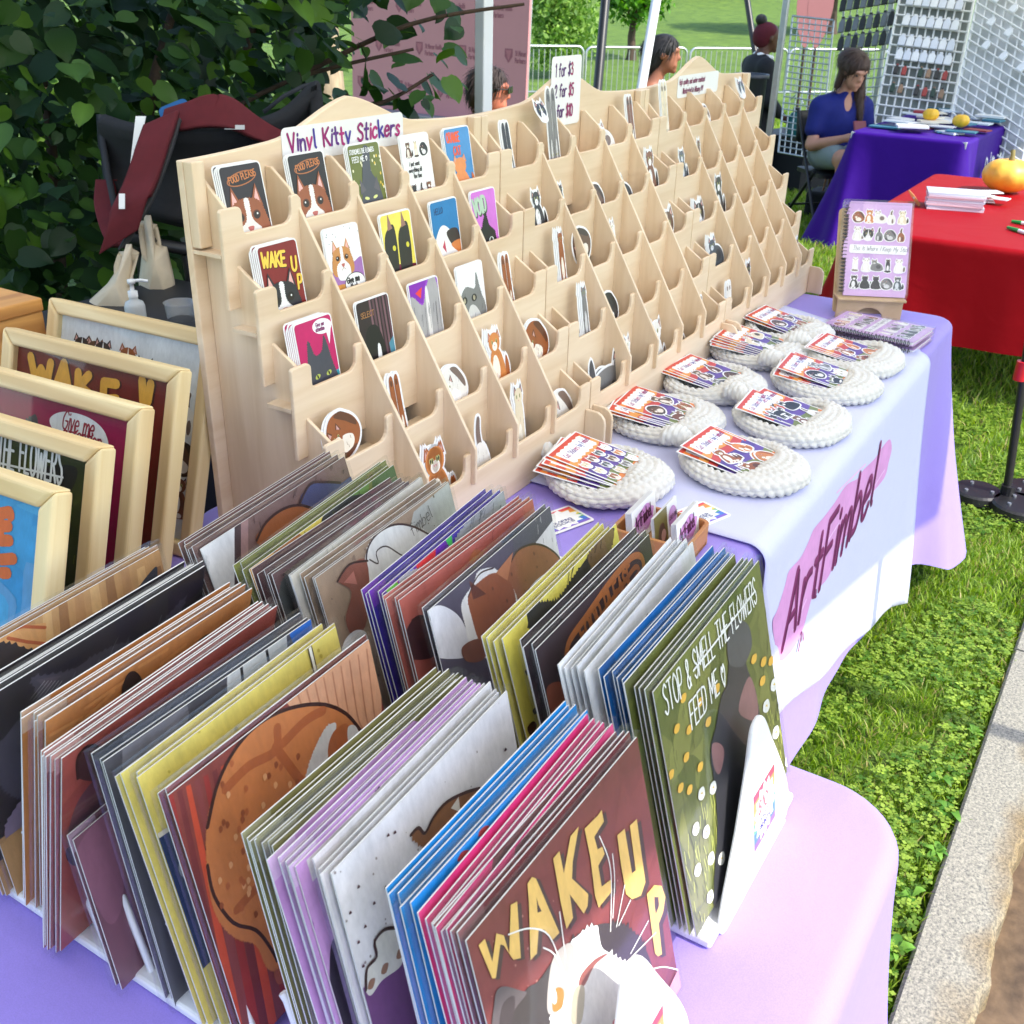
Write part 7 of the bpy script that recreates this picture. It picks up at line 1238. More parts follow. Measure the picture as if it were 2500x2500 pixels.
# ------------------------------------------------------------------ people, grown as one smooth skin from rounded limbs
def surface_nets(sdf, lo, hi, h):
    lo = np.array(lo); n = np.ceil((np.array(hi) - lo) / h).astype(int) + 1; ax = [lo[k] + h * np.arange(n[k]) for k in range(3)]; X, Y, Z = np.meshgrid(*ax, indexing='ij'); F = sdf(X, Y, Z)
    s = F < 0; c = s[:-1, :-1, :-1].astype(np.int8) * 0; cnt = np.zeros(np.array(F.shape) - 1, np.int8)
    for a in (0, 1):
        for b in (0, 1):
            for d in (0, 1): cnt += s[a:a + F.shape[0] - 1, b:b + F.shape[1] - 1, d:d + F.shape[2] - 1]
    act = (cnt > 0) & (cnt < 8); idx = -np.ones(act.shape, int); cells = np.argwhere(act); idx[tuple(cells.T)] = np.arange(len(cells)); P = np.zeros((len(cells), 3)); W_ = np.zeros(len(cells))
    corners = [(a, b, d) for a in (0, 1) for b in (0, 1) for d in (0, 1)]
    for i, c0 in enumerate(corners):
        for c1 in corners[i + 1:]:
            if sum(abs(x - y) for x, y in zip(c0, c1)) != 1: continue
            f0 = F[tuple((cells + c0).T)]; f1 = F[tuple((cells + c1).T)]; m = (f0 < 0) != (f1 < 0); t = np.where(m, f0 / np.where(m, f0 - f1, 1), 0); p = np.array(c0) + t[:, None] * (np.array(c1) - np.array(c0)); P += p * m[:, None]; W_ += m
    V = lo + h * (cells + P / W_[:, None]); faces = []
    for axn in range(3):
        u, v = [k for k in range(3) if k != axn]; sh = list(F.shape); sl0 = [slice(None)] * 3; sl1 = [slice(None)] * 3; sl0[axn] = slice(0, -1); sl1[axn] = slice(1, None); ch = s[tuple(sl0)] != s[tuple(sl1)]; e = np.argwhere(ch); ok = (e[:, u] > 0) & (e[:, v] > 0) & (e[:, u] < F.shape[u] - 1) & (e[:, v] < F.shape[v] - 1); e = e[ok]
        def g(du, dv): q = e.copy(); q[:, u] -= du; q[:, v] -= dv; return idx[tuple(q.T)]
        quad = np.stack([g(1, 1), g(0, 1), g(0, 0), g(1, 0)], 1); fl = s[tuple(e.T)]; 
        if axn == 1: fl = ~fl
        quad[~fl] = quad[~fl][:, ::-1]; faces.append(quad)
    return V, np.concatenate(faces)
def sdf_of(prims, k=.02):
    def f(X, Y, Z):
        D = None
        for p in prims:
            if p[0] == 'c':
                _, a, b, r0, r1 = p[:5]; a = np.array(a); b = np.array(b); ba = b - a; L2 = (ba ** 2).sum() + 1e-12; t = np.clip(((X - a[0]) * ba[0] + (Y - a[1]) * ba[1] + (Z - a[2]) * ba[2]) / L2, 0, 1)
                d = np.sqrt((X - a[0] - t * ba[0]) ** 2 + (Y - a[1] - t * ba[1]) ** 2 + (Z - a[2] - t * ba[2]) ** 2) - (r0 + (r1 - r0) * t); kk = p[5] if len(p) > 5 else k
            else:
                _, c, rad, R3 = p[:4]; q = np.stack([X - c[0], Y - c[1], Z - c[2]], -1) @ np.array(R3) if R3 is not None else np.stack([X - c[0], Y - c[1], Z - c[2]], -1); rad = np.array(rad); kk = p[4] if len(p) > 4 else k
                l = np.sqrt(((q / rad) ** 2).sum(-1)); d = (l - 1) * rad.min() * (.6 + .4 * l)
            if D is None: D = d
            elif kk < 0: kk = -kk; h = np.clip(.5 - .5 * (D + d) / kk, 0, 1); D = D + (-d - D) * h + kk * h * (1 - h)
            else: h = np.clip(.5 + .5 * (D - d) / kk, 0, 1); D = D + (d - D) * h - kk * h * (1 - h)
        return D
    return f
def blob(name, prims, mt, parent, h=.012, k=.02, M=None, strands=0):
    lo = np.full(3, 9e9); hi = -lo
    for p in prims:
        if p[0] == 'c':
            for q, r_ in ((p[1], p[3]), (p[2], p[4])): lo = np.minimum(lo, np.array(q) - r_); hi = np.maximum(hi, np.array(q) + r_)
        else: m = max(p[2]); lo = np.minimum(lo, np.array(p[1]) - m); hi = np.maximum(hi, np.array(p[1]) + m)
    V, Fc = surface_nets(sdf_of(prims, k), lo - 2.5 * h, hi + 2.5 * h, h); me = bpy.data.meshes.new(name); me.from_pydata(V.tolist(), [], Fc.tolist()); me.materials.append(mt); me.polygons.foreach_set("use_smooth", [True] * len(me.polygons)); me.update(); bm = bmesh.new(); bm.from_mesh(me); bmesh.ops.recalc_face_normals(bm, faces=bm.faces); bm.to_mesh(me); bm.free(); o = link(name, me, parent, M=M)
    if strands:      # loose locks lying over the hair
        rs_ = random.Random(strands); mb = MB(); vs = list(me.vertices)
        for _ in range(strands):
            v = rs_.choice(vs); nn = v.normal.copy(); p = v.co + nn * .002; d = (Vector((rs_.uniform(-.3, .3), .35, -1.0)) - nn * 0); d = (d - nn * d.dot(nn)).normalized(); L_ = rs_.uniform(.03, .10); sd_ = d.cross(nn).normalized() * .0022; q = p + d * L_ * .5 + nn * rs_.uniform(.002, .010); e = p + d * L_ + nn * rs_.uniform(-.006, .016)
            mb.face([p - sd_, p + sd_, q + sd_, q - sd_]); mb.face([q - sd_, q + sd_, e])
        part("locks", mb, mt, o)
    return o
def skin(n, c): return mat(n, c, .55, var=.06, scale=20)
SK1, SK2, SK3, SK4 = skin("skin_fair", RGB(196, 142, 116)), skin("skin_deep", RGB(92, 56, 40)), skin("skin_tan", RGB(158, 100, 74)), skin("skin_ruddy", RGB(206, 120, 92))
def head(cx, cz, s=1.0, fy=0.0):
    """head prims facing -Y; (cx, fy, cz) is the centre of the skull"""
    def P(x, y, z): return (cx + x * s, fy + y * s, cz + z * s)
    return [('e', P(0, .005, .025), (.074 * s, .092 * s, .092 * s), None), ('e', P(0, -.022, -.05), (.056 * s, .062 * s, .068 * s), None, .03), ('c', P(0, -.086, .012), P(0, -.098, -.026), .008 * s, .013 * s, .014), ('c', P(-.02, -.075, -.07), P(.02, -.075, -.07), .012 * s, .012 * s, .012), ('c', P(0, -.066, -.105), P(0, -.060, -.1), .018 * s, .018 * s, .02),
            ('c', P(-.042, -.078, .030), P(-.014, -.088, .028), .010 * s, .010 * s, .012), ('c', P(.042, -.078, .030), P(.014, -.088, .028), .010 * s, .010 * s, .012), ('e', P(-.030, -.096, .006), (.015 * s, .012 * s, .009 * s), None, -.010), ('e', P(.030, -.096, .006), (.015 * s, .012 * s, .009 * s), None, -.010), ('e', P(-.078, .012, -.005), (.010 * s, .020 * s, .032 * s), None, .006), ('e', P(.078, .012, -.005), (.010 * s, .020 * s, .032 * s), None, .006)]
def eyes(parent, cx, cz, s, M, fy=0.0):
    for sg in (-1, 1):
        mb = MB(); mb.lathe([(.0001, -.011 * s), (.008 * s, -.007 * s), (.011 * s, 0), (.008 * s, .007 * s), (.0001, .011 * s)], 10, Matrix.Translation((cx + sg * .030 * s, fy - .080 * s, cz + .005 * s)))
        part("eye", mb, mat("eye_dark", (.06, .04, .03), .25), parent, smooth=True, M=M)
def hand(prims, w, d, up, s=1.0, curl=.5):
    """palm and five fingers from wrist w along d, with fingers curling towards up"""
    w = np.array(w); d = np.array(d) / np.linalg.norm(d); up = np.array(up) / np.linalg.norm(up); sd = np.cross(d, up)
    prims.append(('c', tuple(w), tuple(w + d * .06 * s), .026 * s, .032 * s, .02))
    for k, (o, L_) in enumerate(((-.030, .058), (-.010, .068), (.010, .064), (.029, .050))):
        a = w + d * .075 * s + sd * o * s; m = a + (d * (1 - .3 * curl) + up * .5 * curl) * L_ * .5 * s; e = m + (d * (1 - .9 * curl) + up * .9 * curl) * L_ * .5 * s; prims.append(('c', tuple(a), tuple(m), .0095 * s, .0088 * s, .008)); prims.append(('c', tuple(m), tuple(e), .0088 * s, .0075 * s, .006))
    a = w + d * .02 * s - sd * .028 * s; m = a + (d * .6 - sd * .6 + up * .3) * .035 * s; e = m + (d * .8 + up * .5) * .03 * s; prims.append(('c', tuple(a), tuple(m), .013 * s, .011 * s, .012)); prims.append(('c', tuple(m), tuple(e), .0105 * s, .009 * s, .006))
def Mface(p, ang): return Matrix.Translation(p) @ Matrix.Rotation(ang, 4, 'Z')

# --- seated woman in the blue polo, looking down at what she holds
dW = 7.7; hp = dep(2082, 160, dW); gw = gzf(hp.x, hp.y); S_ = 1.0
face_cam = math.atan2(CAM.x - hp.x, -(CAM.y - hp.y)) if False else math.atan2(-(CAM.x - hp.x), CAM.y - hp.y)   # rotation that turns -Y towards the camera
# a figure built about her head: local origin on the ground below the pelvis, -Y the way she faces
woman = thing("person", "woman in a blue polo shirt sitting and looking down at her phone", "person", M=Matrix.Translation((hp.x, hp.y, gw)) @ Matrix.Rotation(math.pi + face_cam + .5, 4, 'Z'))
zh = hp.z - gw - .02; zs = zh - .24; hz = .50; y0 = .10
B = head(0, zh, 1.0, -.03); tilt = .35
Rt = np.array(Matrix.Rotation(tilt, 3, 'X')); 
def rot_head(prims, c):
    out = []; c = np.array(c)
    for p in prims:
        if p[0] == 'c': a = Rt @ (np.array(p[1]) - c) + c; b = Rt @ (np.array(p[2]) - c) + c; out.append(('c', tuple(a), tuple(b)) + tuple(p[3:]))
        else: out.append(('e', tuple(Rt @ (np.array(p[1]) - c) + c), p[2], Rt) + tuple(p[4:]))
    return out
HB = rot_head(B, (0, .0, zh - .1))
body = list(HB) + [('c', (0, .02, zh - .10), (0, .05, zs + .02), .050, .056, .03), ('c', (-.15, .07, zs - .03), (.15, .07, zs - .03), .065, .065, .05), ('e', (0, .08, (zs + hz) / 2 + .05), (.17, .115, (zs - hz) / 2 + .03), None, .06), ('e', (0, .10, hz + .02), (.175, .14, .12), None, .06)]
LH, RH = (-.07, -.24, hz + .17), (.05, -.25, hz + .16)
for sg, el_, hd in ((-1, (-.23, .02, zs - .30), LH), (1, (.23, .0, zs - .30), RH)):
    body += [('c', (sg * .175, .07, zs - .03), el_, .052, .040, .04), ('c', el_, hd, .040, .026, .03)]; hand(body, hd, (-.25 * sg, -.8, .1), (0, .1, 1), 1.0, .8)
for sg in (-1, 1): kn = (sg * .13, -.34, hz + .03); an = (sg * .12, -.30, .10); body += [('c', (sg * .09, .06, hz), kn, .088, .062, .05), ('c', kn, an, .058, .036, .04), ('c', an, (an[0], an[1] - .14, .045), .040, .032, .03)]
blob("body", body, SK1, woman, .011, .03)
for sg in (-1, 1): c = Rt @ (np.array((sg * .030, -.110, zh + .005)) - np.array((0, 0, zh - .1))) + np.array((0, 0, zh - .1)); mb = MB(); mb.lathe([(.0001, -.010), (.008, -.006), (.0105, 0), (.008, .006), (.0001, .010)], 10, Matrix.Translation(tuple(c))); part("eye", mb, mat("eye_dark", (.06, .04, .03), .25), woman, smooth=True)
POLO = mat("blue_polo", RGB(10, 26, 112), .8, var=.15, scale=30, bump=.3, bscale=600); SHORT = mat("grey_shorts", RGB(128, 140, 138), .85)
blob("polo_shirt", [('c', (-.16, .07, zs - .035), (.16, .07, zs - .035), .078, .078, .05), ('e', (0, .08, (zs + hz) / 2 + .05), (.188, .133, (zs - hz) / 2 + .04), None, .06), ('c', (-.18, .07, zs - .04), (-.215, .045, zs - .19), .072, .066, .04), ('c', (.18, .07, zs - .04), (.215, .035, zs - .19), .072, .066, .04), ('e', (0, .10, hz + .04), (.19, .15, .11), None, .05), ('c', (0, .03, zs + .05), (0, .045, zs + .01), .062, .075, .02), ('e', (0, -.06, zs + .01), (.035, .06, .075), None, -.02)], POLO, woman, .012, .03)
blob("shorts", [('e', (0, .10, hz + .01), (.19, .155, .125), None), ('c', (-.09, .06, hz), (-.12, -.20, hz + .025), .105, .088, .05), ('c', (.09, .06, hz), (.12, -.20, hz + .025), .105, .088, .05)], SHORT, woman, .013, .03)
HAIR = mat("brown_hair", RGB(70, 46, 32), .6, var=.35, scale=60, bump=.6, bscale=300, stretch=(1, 1, .15))
hr = rot_head([('e', (0, -.01, zh + .040), (.094, .112, .092), None), ('e', (0, -.135, zh - .045), (.062, .075, .085), None, -.02)], (0, 0, zh - .1)) + [('c', (.06, -.02, zh + .02), (.085, -.01, zh - .18), .042, .036, .03), ('c', (.085, -.01, zh - .18), (.105, -.055, zh - .38), .040, .018, .03), ('c', (-.065, -.01, zh + .02), (-.09, .02, zh - .12), .034, .024, .03), ('e', (0, .03, zh + .06), (.105, .10, .08), None, .04), ('c', (0, .08, zh), (0, .10, zh - .2), .06, .05, .04)]
blob("hair", hr, HAIR, woman, .010, .025, strands=700)
ph = thing("phone", "dark red phone held by the seated woman", "phone", M=woman.matrix_world @ Matrix.Translation((-.045, -.325, hz + .245)) @ Matrix.Rotation(-.5, 4, 'X')); mb = MB(); mb.box((-.045, -.006, -.055), (.055, .008, .055)); part("case", mb, mat("red_case", RGB(110, 22, 44), .45), ph, bevel=.006)
# folding chair under her
ch = thing("folding_chair", "black folding chair under the woman in blue", "chair", M=woman.matrix_world.copy())
BKP = mat("black_plastic", (.016, .016, .018), .45)
mb = MB(); mb.prism(rrect(-.22, -.2, .22, .22, .05), 0, .03); part("seat", mb, BKP, ch, M=Matrix(((1, 0, 0, 0), (0, 0, 1, .03), (0, -1, 0, .395), (0, 0, 0, 1))))
mb = MB(); rows = [[(x, .255 + .05 * (1 - (x / .23) ** 2) + (z - .6) * .22, z) for x in np.linspace(-.23, .23, 11)] for z in (.58, .66, .74, .80)]; mb.grid(rows); o = part("backrest", mb, BKP, ch, smooth=True); s = o.modifiers.new("thickness", 'SOLIDIFY'); s.thickness = .02
for sg in (-1, 1):
    for a, b in (((sg * .235, -.26, .0), (sg * .235, .30, .80)), ((sg * .22, .32, .0), (sg * .22, -.08, .40))): mb = MB(); mb.tube([a, b], .013, 8); part("leg", mb, BLACK, ch, smooth=True)
for y, z in ((-.20, .08), (.26, .10)): mb = MB(); mb.tube([(-.23, y, z), (.23, y, z)], .009, 6); part("stretcher", mb, BLACK, ch, smooth=True)

# --- standing person in black with a maroon head wrap, seen from behind and the side
hp = dep(1873, 92, 9.6); g = gzf(hp.x, hp.y); H_ = hp.z - g; ang = math.atan2(-(CAM.x - hp.x), CAM.y - hp.y)
pm = thing("person", "person in black clothes with a maroon head wrap walking past", "person", M=Matrix.Translation((hp.x, hp.y, g)) @ Matrix.Rotation(math.pi + ang + 1.95, 4, 'Z'))
zh = H_; zs = zh - .20; hz = max(.55, zh * .52)
B = head(0, zh, 1.05, -.02) + [('c', (0, .02, zh - .1), (0, .04, zs + .02), .052, .058, .03), ('c', (-.17, .05, zs - .04), (.17, .05, zs - .04), .07, .07, .05), ('e', (0, .05, (zs + hz) / 2), (.18, .12, (zs - hz) / 2 + .05), None, .06), ('e', (0, .06, hz), (.18, .13, .13), None, .06)]
for sg in (-1, 1): el_ = (sg * .26, .02, zs - .30); hd = (sg * .20, -.16, zs - .46); B += [('c', (sg * .2, .05, zs - .04), el_, .055, .044, .04), ('c', el_, hd, .042, .028, .03), ('c', (sg * .09, .05, hz), (sg * .10, .0 + .06 * sg, hz * .5), .09, .062, .05), ('c', (sg * .10, .06 * sg, hz * .5), (sg * .10, .05 + .05 * sg, .08), .058, .038, .04), ('c', (sg * .10, .05 + .05 * sg, .08), (sg * .10, -.10 + .05 * sg, .045), .042, .034, .03)]; hand(B, hd, (0, -.8, -.5), (0, .3, 1), 1.0, .5)
blob("body", B, SK2, pm, .013, .03)
DBLK = mat("black_clothes", (.009, .009, .012), .85, bump=.3, bscale=400)
blob("jacket", [('c', (-.18, .05, zs - .045), (.18, .05, zs - .045), .088, .088, .05), ('e', (0, .05, (zs + hz) / 2), (.205, .15, (zs - hz) / 2 + .07), None, .06)] + [('c', (sg * .2, .05, zs - .05), (sg * .27, .02, zs - .31), .075, .062, .04) for sg in (-1, 1)] + [('c', (sg * .27, .02, zs - .31), (sg * .215, -.12, zs - .43), .062, .05, .04) for sg in (-1, 1)], DBLK, pm, .014, .03)
blob("skirt", [('e', (0, .06, hz), (.205, .155, .14), None), ('c', (0, .05, hz), (0, .05, .16), .19, .24, .06)], DBLK, pm, .016, .04)
blob("collar", [('c', (-.05, -.045, zs + .03), (.05, -.045, zs + .03), .026, .026, .02), ('c', (-.06, .07, zs + .05), (.06, .07, zs + .05), .028, .028, .02), ('c', (-.06, -.02, zs + .035), (-.06, .06, zs + .05), .024, .024), ('c', (.06, -.02, zs + .035), (.06, .06, zs + .05), .024, .024)], PAPER, pm, .010, .02)
blob("head_wrap", [('e', (0, .02, zh + .05), (.094, .108, .085), None), ('e', (0, .05, zh + .0), (.088, .085, .09), None, .03)], mat("maroon_wrap", RGB(92, 14, 34), .85, var=.2, scale=30), pm, .011, .02)
blob("hair_bun", [('e', (.01, .075, zh + .15), (.052, .052, .048), None), ('c', (.01, .06, zh + .12), (.01, .04, zh + .09), .04, .05, .02)], mat("black_hair", (.012, .010, .010), .6), pm, .010, .02)

# --- seated woman with dark hair in profile, and a seated man with sunglasses beyond the display
def sitter(hx, hy, d, zhair, turn, label, skm, hairm, glasses=False, top=None, long=False):
    hp = dep(hx, hy, d); g = gzf(hp.x, hp.y); ang = math.atan2(-(CAM.x - hp.x), CAM.y - hp.y); p = thing("person", label, "person", M=Matrix.Translation((hp.x, hp.y, g)) @ Matrix.Rotation(math.pi + ang + turn, 4, 'Z')); zh = hp.z - g; zs = zh - .25; hz = max(.38, zs - .50)
    B = head(0, zh, 1.0, -.02) + [('c', (0, .02, zh - .1), (0, .05, zs + .02), .050, .056, .03), ('c', (-.15, .06, zs - .03), (.15, .06, zs - .03), .066, .066, .05), ('e', (0, .07, (zs + hz) / 2), (.17, .115, (zs - hz) / 2 + .05), None, .06), ('e', (0, .08, hz), (.175, .14, .12), None, .06)]
    for sg in (-1, 1): el_ = (sg * .23, .02, zs - .29); hd = (sg * .12, -.20, hz + .16); B += [('c', (sg * .18, .06, zs - .03), el_, .052, .042, .04), ('c', el_, hd, .040, .027, .03), ('c', (sg * .09, .05, hz), (sg * .12, -.36, hz + .02), .088, .062, .05), ('c', (sg * .12, -.36, hz + .02), (sg * .12, -.34, .09), .058, .036, .04), ('c', (sg * .12, -.34, .09), (sg * .12, -.48, .045), .040, .032, .03)]; hand(B, hd, (-.3 * sg, -.8, -.1), (0, .1, 1), 1.0, .6)
    blob("body", B, skm, p, .012, .03)
    mt = top or mat("dark_top", RGB(60, 44, 40), .85)
    blob("top", [('e', (0, .07, (zs + hz) / 2 - .03), (.186, .13, (zs - hz) / 2 + .02), None), ('c', (-.13, .0, zs - .14), (-.08, .04, zs + .0), .03, .02, .02), ('c', (.13, .0, zs - .14), (.08, .04, zs + .0), .03, .02, .02), ('e', (0, .08, hz), (.19, .155, .13), None, .05)], mt, p, .013, .03)
    blob("trousers", [('e', (0, .08, hz - .01), (.195, .16, .13), None), ('c', (-.09, .05, hz), (-.12, -.36, hz + .02), .102, .078, .05), ('c', (.09, .05, hz), (.12, -.36, hz + .02), .102, .078, .05), ('c', (-.12, -.36, hz + .02), (-.12, -.34, .14), .074, .06, .04), ('c', (.12, -.36, hz + .02), (.12, -.34, .14), .074, .06, .04)], mat("dark_trousers", (.03, .03, .04), .85), p, .015, .03)
    hh = [('e', (0, -.002, zh + .040), (.087, .106, .090), None), ('e', (0, .045, zh - .0), (.084, .07, .10), None, .03), ('e', (0, -.125, zh - .045), (.085, .075, .092), None, -.015)]
    if long: hh += [('c', (0, .085, zh - .03), (0, .11, zh - .17), .062, .045, .04), ('e', (.0, .10, zh + .03), (.06, .055, .06), None, .03)]
    blob("hair", hh, hairm, p, .010, .02, strands=600)
    if glasses:
        mb = MB()
        for sg in (-1, 1): mb.prism(rrect(sg * .032 - .026, -.016, sg * .032 + .026, .018, .008), -.004, .0); mb.tube([(sg * .060, 0, .008), (sg * .084, .05, .010), (sg * .086, .10, .004)], .0035, 6)
        mb.box((-.008, -.003, .004), (.008, .001, .010)); part("sunglasses", mb, mat("dark_lens", (.01, .01, .012), .15), p, M=Matrix.Translation((0, -.124, zh + .008)))
    return p
sitter(1618, 132, 7.2, 0, 1.45, "woman with dark tied-back hair sitting in profile beyond the display", SK3, mat("black_hair", (.012, .010, .010), .6), long=True)
sitter(1190, 222, 5.6, 0, 1.35, "man in dark sunglasses sitting behind the canopy leg", SK4, mat("short_brown_hair", RGB(52, 38, 32), .7), glasses=True, top=mat("black_tee", (.012, .012, .014), .85))
for hx, hy, d, tn, lb in ((1618, 132, 7.2, 1.45, "black folding stool under the woman in profile"), (1190, 222, 5.6, 1.35, "black folding stool under the man in sunglasses")):
    hp = dep(hx, hy, d); g = gzf(hp.x, hp.y); ang = math.atan2(-(CAM.x - hp.x), CAM.y - hp.y); hz = max(.38, hp.z - g - .75) - .13; t = thing("folding_stool", lb, "stool", M=Matrix.Translation((hp.x, hp.y, g)) @ Matrix.Rotation(math.pi + ang + tn, 4, 'Z')); mb = MB(); mb.box((-.2, -.12, hz - .03), (.2, .25, hz)); part("seat", mb, BKP, t, bevel=.01)
    for sx in (-1, 1):
        for sy in (-.1, .23): mb = MB(); mb.tube([(sx * .18, sy, hz - .03), (sx * .19, sy, 0)], .012, 6); part("leg", mb, BLACK, t, smooth=True)
# ------------------------------------------------------------------ neighbours' stalls
PURP = cloth_mat("deep_purple_cloth", RGB(56, 8, 128), sheen=0, spec=.15); RED = cloth_mat("red_cloth", RGB(150, 0, 14), sheen=0, spec=.15)
def flat_at(px, z): return onz(*px, z)
# red table
rz = .60; rg = gzf(4.4, -.3)
table_cloth("tablecloth", 3.52, 5.25, -1.05, .10, rz, rz - rg - .24, "red cloth on the sunlit neighbouring table with the pumpkin", RED, seed=21, rc=.06, flare=.03, cflare=.05, amp=.012)
folding_table(3.53, 5.24, -1.04, .09, rz - .002, "folding table under the red cloth")
# purple table, turned a little
pz = .60; pc = onz(2083, 320, pz)
o = table_cloth("tablecloth", 0, 1.75, -.78, 0, 0, .70, "deep purple cloth on the table with white lettering and leaflets", PURP, seed=33, rc=.05, flare=.05, cflare=.16, amp=.02)
d1 = onz(2462, 303, pz) - onz(2340, 335, pz); ang = math.atan2(d1.y, d1.x)
PT = Matrix.Translation((pc.x - .02, pc.y + .02, pz)) @ Matrix.Rotation(ang + .10, 4, 'Z'); o.matrix_world = PT; g = gzf(pc.x + .8, pc.y - .3)
tt = thing("folding_table", "folding table under the deep purple cloth", "table", M=PT); mb = MB(); mb.box((.01, -.77, -.045), (1.74, -.01, -.004)); part("tabletop", mb, mat("grey_plastic"), tt)
for x in (.15, 1.6):
    for y in (-.7, -.08): mb = MB(); w_ = PT @ Vector((x, y, 0)); mb.tube([(x, y, -.045), (x, y, gzf(w_.x, w_.y) - pz)], .014, 8); part("leg", mb, BLACK, tt, smooth=True)
# lettering on the cloth's lawn-side drop
lt = Art(1.2, .5); lt.text("Alice of", .30, .30, .10, .018, WHT, xs=.8); lt.text("Neutral !", .30, .13, .10, .018, WHT, xs=.8); lt.stroke([(.26, .08), (.26, .44)], .012, WHT)
lt.text("THE", .10, .20, .07, .014, WHT, xs=.7); lt.text("GATE", .06, .09, .08, .016, WHT, xs=.7); lt.stroke([(.02, .06), (.02, .16), (.06, .18), (.08, .34), (.12, .42), (.16, .40), (.18, .34)], .012, WHT); lt.ell(.15, .33, .03, .04, 0, WHT)
w_ = lt.build("lettering", o, print_mat("cloth_print", .7, .06), clip=False, dy=.0004); w_.matrix_local = basis(Vector((.34, -.862, -.56)), Vector((1, -.0, 0)), Vector((0, .085, 1)))
# leaflets, small yellow gourds on the purple table
rr = random.Random(8); LEAFC = [RGB(226, 226, 224), RGB(206, 214, 220), RGB(232, 222, 200), RGB(60, 120, 140), RGB(150, 40, 50), RGB(40, 44, 90)]
for k in range(34):
    x = rr.uniform(.22, 1.62); y = rr.uniform(-.72, -.12); a = rr.uniform(-.5, .5); mb = MB(); s1, s2 = rr.uniform(.09, .15), rr.uniform(.12, .21); mb.box((-s1 / 2, -s2 / 2, 0), (s1 / 2, s2 / 2, .004 + .010 * rr.random())); c = LEAFC[min(5, int(rr.random() ** 1.6 * 6))]
    o2 = part("leaflet", mb, mat("leaflet_%d" % LEAFC.index(c), c, .45), None, M=PT @ Matrix.Translation((x, y, .002 + .0015 * k)) @ Matrix.Rotation(a, 4, 'Z')); tag(o2, "loose leaflet spread on the deep purple table", "leaflet", "leaflets on the purple table")
def gourd(name, label, M, r, cols, ribs=8, sq=.8, stem=True):
    t = thing(name, label, "pumpkin", M=M); mb = MB(); rows = []
    for i in range(25):
        p = math.pi * i / 24; rows.append([(r * math.sin(p) * (1 + .06 * abs(math.sin(ribs * q / 2)) - .03) * math.cos(q), r * math.sin(p) * (1 + .06 * abs(math.sin(ribs * q / 2)) - .03) * math.sin(q), r * sq * (1 - math.cos(p)) - .12 * r * math.exp(-(p - math.pi) ** 2 * 6)) for q in np.linspace(0, 2 * math.pi, 48, endpoint=False)])
    mb.grid(rows, closeu=True); part("rind", mb, mat(name + "_rind_%d" % int(r * 1000), cols[0], .45, col2=cols[1], scale=9), t, smooth=True)
    if stem: mb = MB(); mb.tube([(0, 0, r * sq * 1.8), (.01 * r, 0, r * sq * 2.1), (.12 * r, .05 * r, r * sq * 2.35)], [r * .14, r * .09, r * .1], 7); part("stem", mb, mat("gourd_stem", RGB(130, 120, 70), .8), t, smooth=True)
for x, y, lb in ((.42, -.62, "small yellow gourd nearest the corner of the purple table"), (.66, -.36, "small yellow gourd farther back among the purple table's leaflets")): gourd("gourd", lb, PT @ Matrix.Translation((x, y, .04)), .055, (RGB(236, 190, 44), RGB(224, 160, 30)), stem=False)
pk = onz(2452, 470, rz); gourd("pumpkin", "orange pumpkin on the red tablecloth", Matrix.Translation((pk.x, pk.y, rz)), .118, (RGB(244, 168, 44), RGB(250, 212, 90)), 10, .70)
# stack of bagged cards leaning with a clothespin, on the red table
cb = onz(2270, 505, rz); zx = Matrix.Translation((cb.x, cb.y, rz + .001)) @ Matrix.Rotation(-1.32, 4, 'Z')
for k in range(8):
    mb = MB(); mb.box((-.02, -.06, 0), (.22, .10, .0085)); o2 = part("card_pack", mb, mat("pack_%d" % (k % 3), [RGB(222, 214, 226), RGB(196, 206, 220), RGB(226, 206, 214)][k % 3], .25), None, M=zx @ Matrix.Translation((rr.uniform(-.006, .006), rr.uniform(-.006, .006), .0092 * k)) @ Matrix.Rotation(rr.uniform(-.04, .04), 4, 'Z')); tag(o2, "clear bagged card pack in the stack on the red table", "card pack", "card packs on the red table")
for k in range(9):
    mb = MB(); mb.box((0, 0, 0), (.10, .07, .004)); o2 = part("leaflet", mb, mat("leaflet_0"), None, M=zx @ Matrix.Translation((.10 + rr.uniform(-.05, .14), .115 + rr.uniform(0, .07), .001 + .006 * k)) @ Matrix.Rotation(rr.uniform(-.5, .5), 4, 'Z')); tag(o2, "white leaflet beside the bagged cards on the red table", "leaflet", "white leaflets on the red table")
ca = onz(2240, 512, rz + .0); t = thing("clothespin", "wooden clothespin leaning on the bagged cards", "clothespin", M=zx @ Matrix.Translation((-.045, .0, .002)) @ Matrix.Rotation(-.75, 4, 'Y'))
for sg in (-1, 1): mb = MB(); mb.prism([(-.006, 0), (.006, 0), (.007, .05), (.003, .085), (-.003, .085), (-.007, .05)], sg * .006 - .004, sg * .006 + .004); part("prong", mb, HON, t, bevel=.001)
mb = MB(); mb.tube([(.0, -.012, .045), (.0, .012, .045)], .005, 8); part("spring", mb, STEEL, t)
for k, (a, b, c) in enumerate((((2460, 555), (2540, 580), RGB(30, 150, 60)), ((2470, 540), (2540, 552), RGB(60, 160, 70)))):
    p0, p1 = onz(*a, rz + .008), onz(*b, rz + .008); t = thing("marker_pen", "green capped marker pen lying on the red cloth", "pen", group="green marker pens"); m_ = p0.lerp(p1, .35); mb = MB(); mb.tube([p0, m_], [.006, .009], 8); part("cap", mb, mat("green_cap", c, .4), t, smooth=True); mb = MB(); mb.tube([m_, p1], .008, 8); part("barrel", mb, PAPER, t, smooth=True)

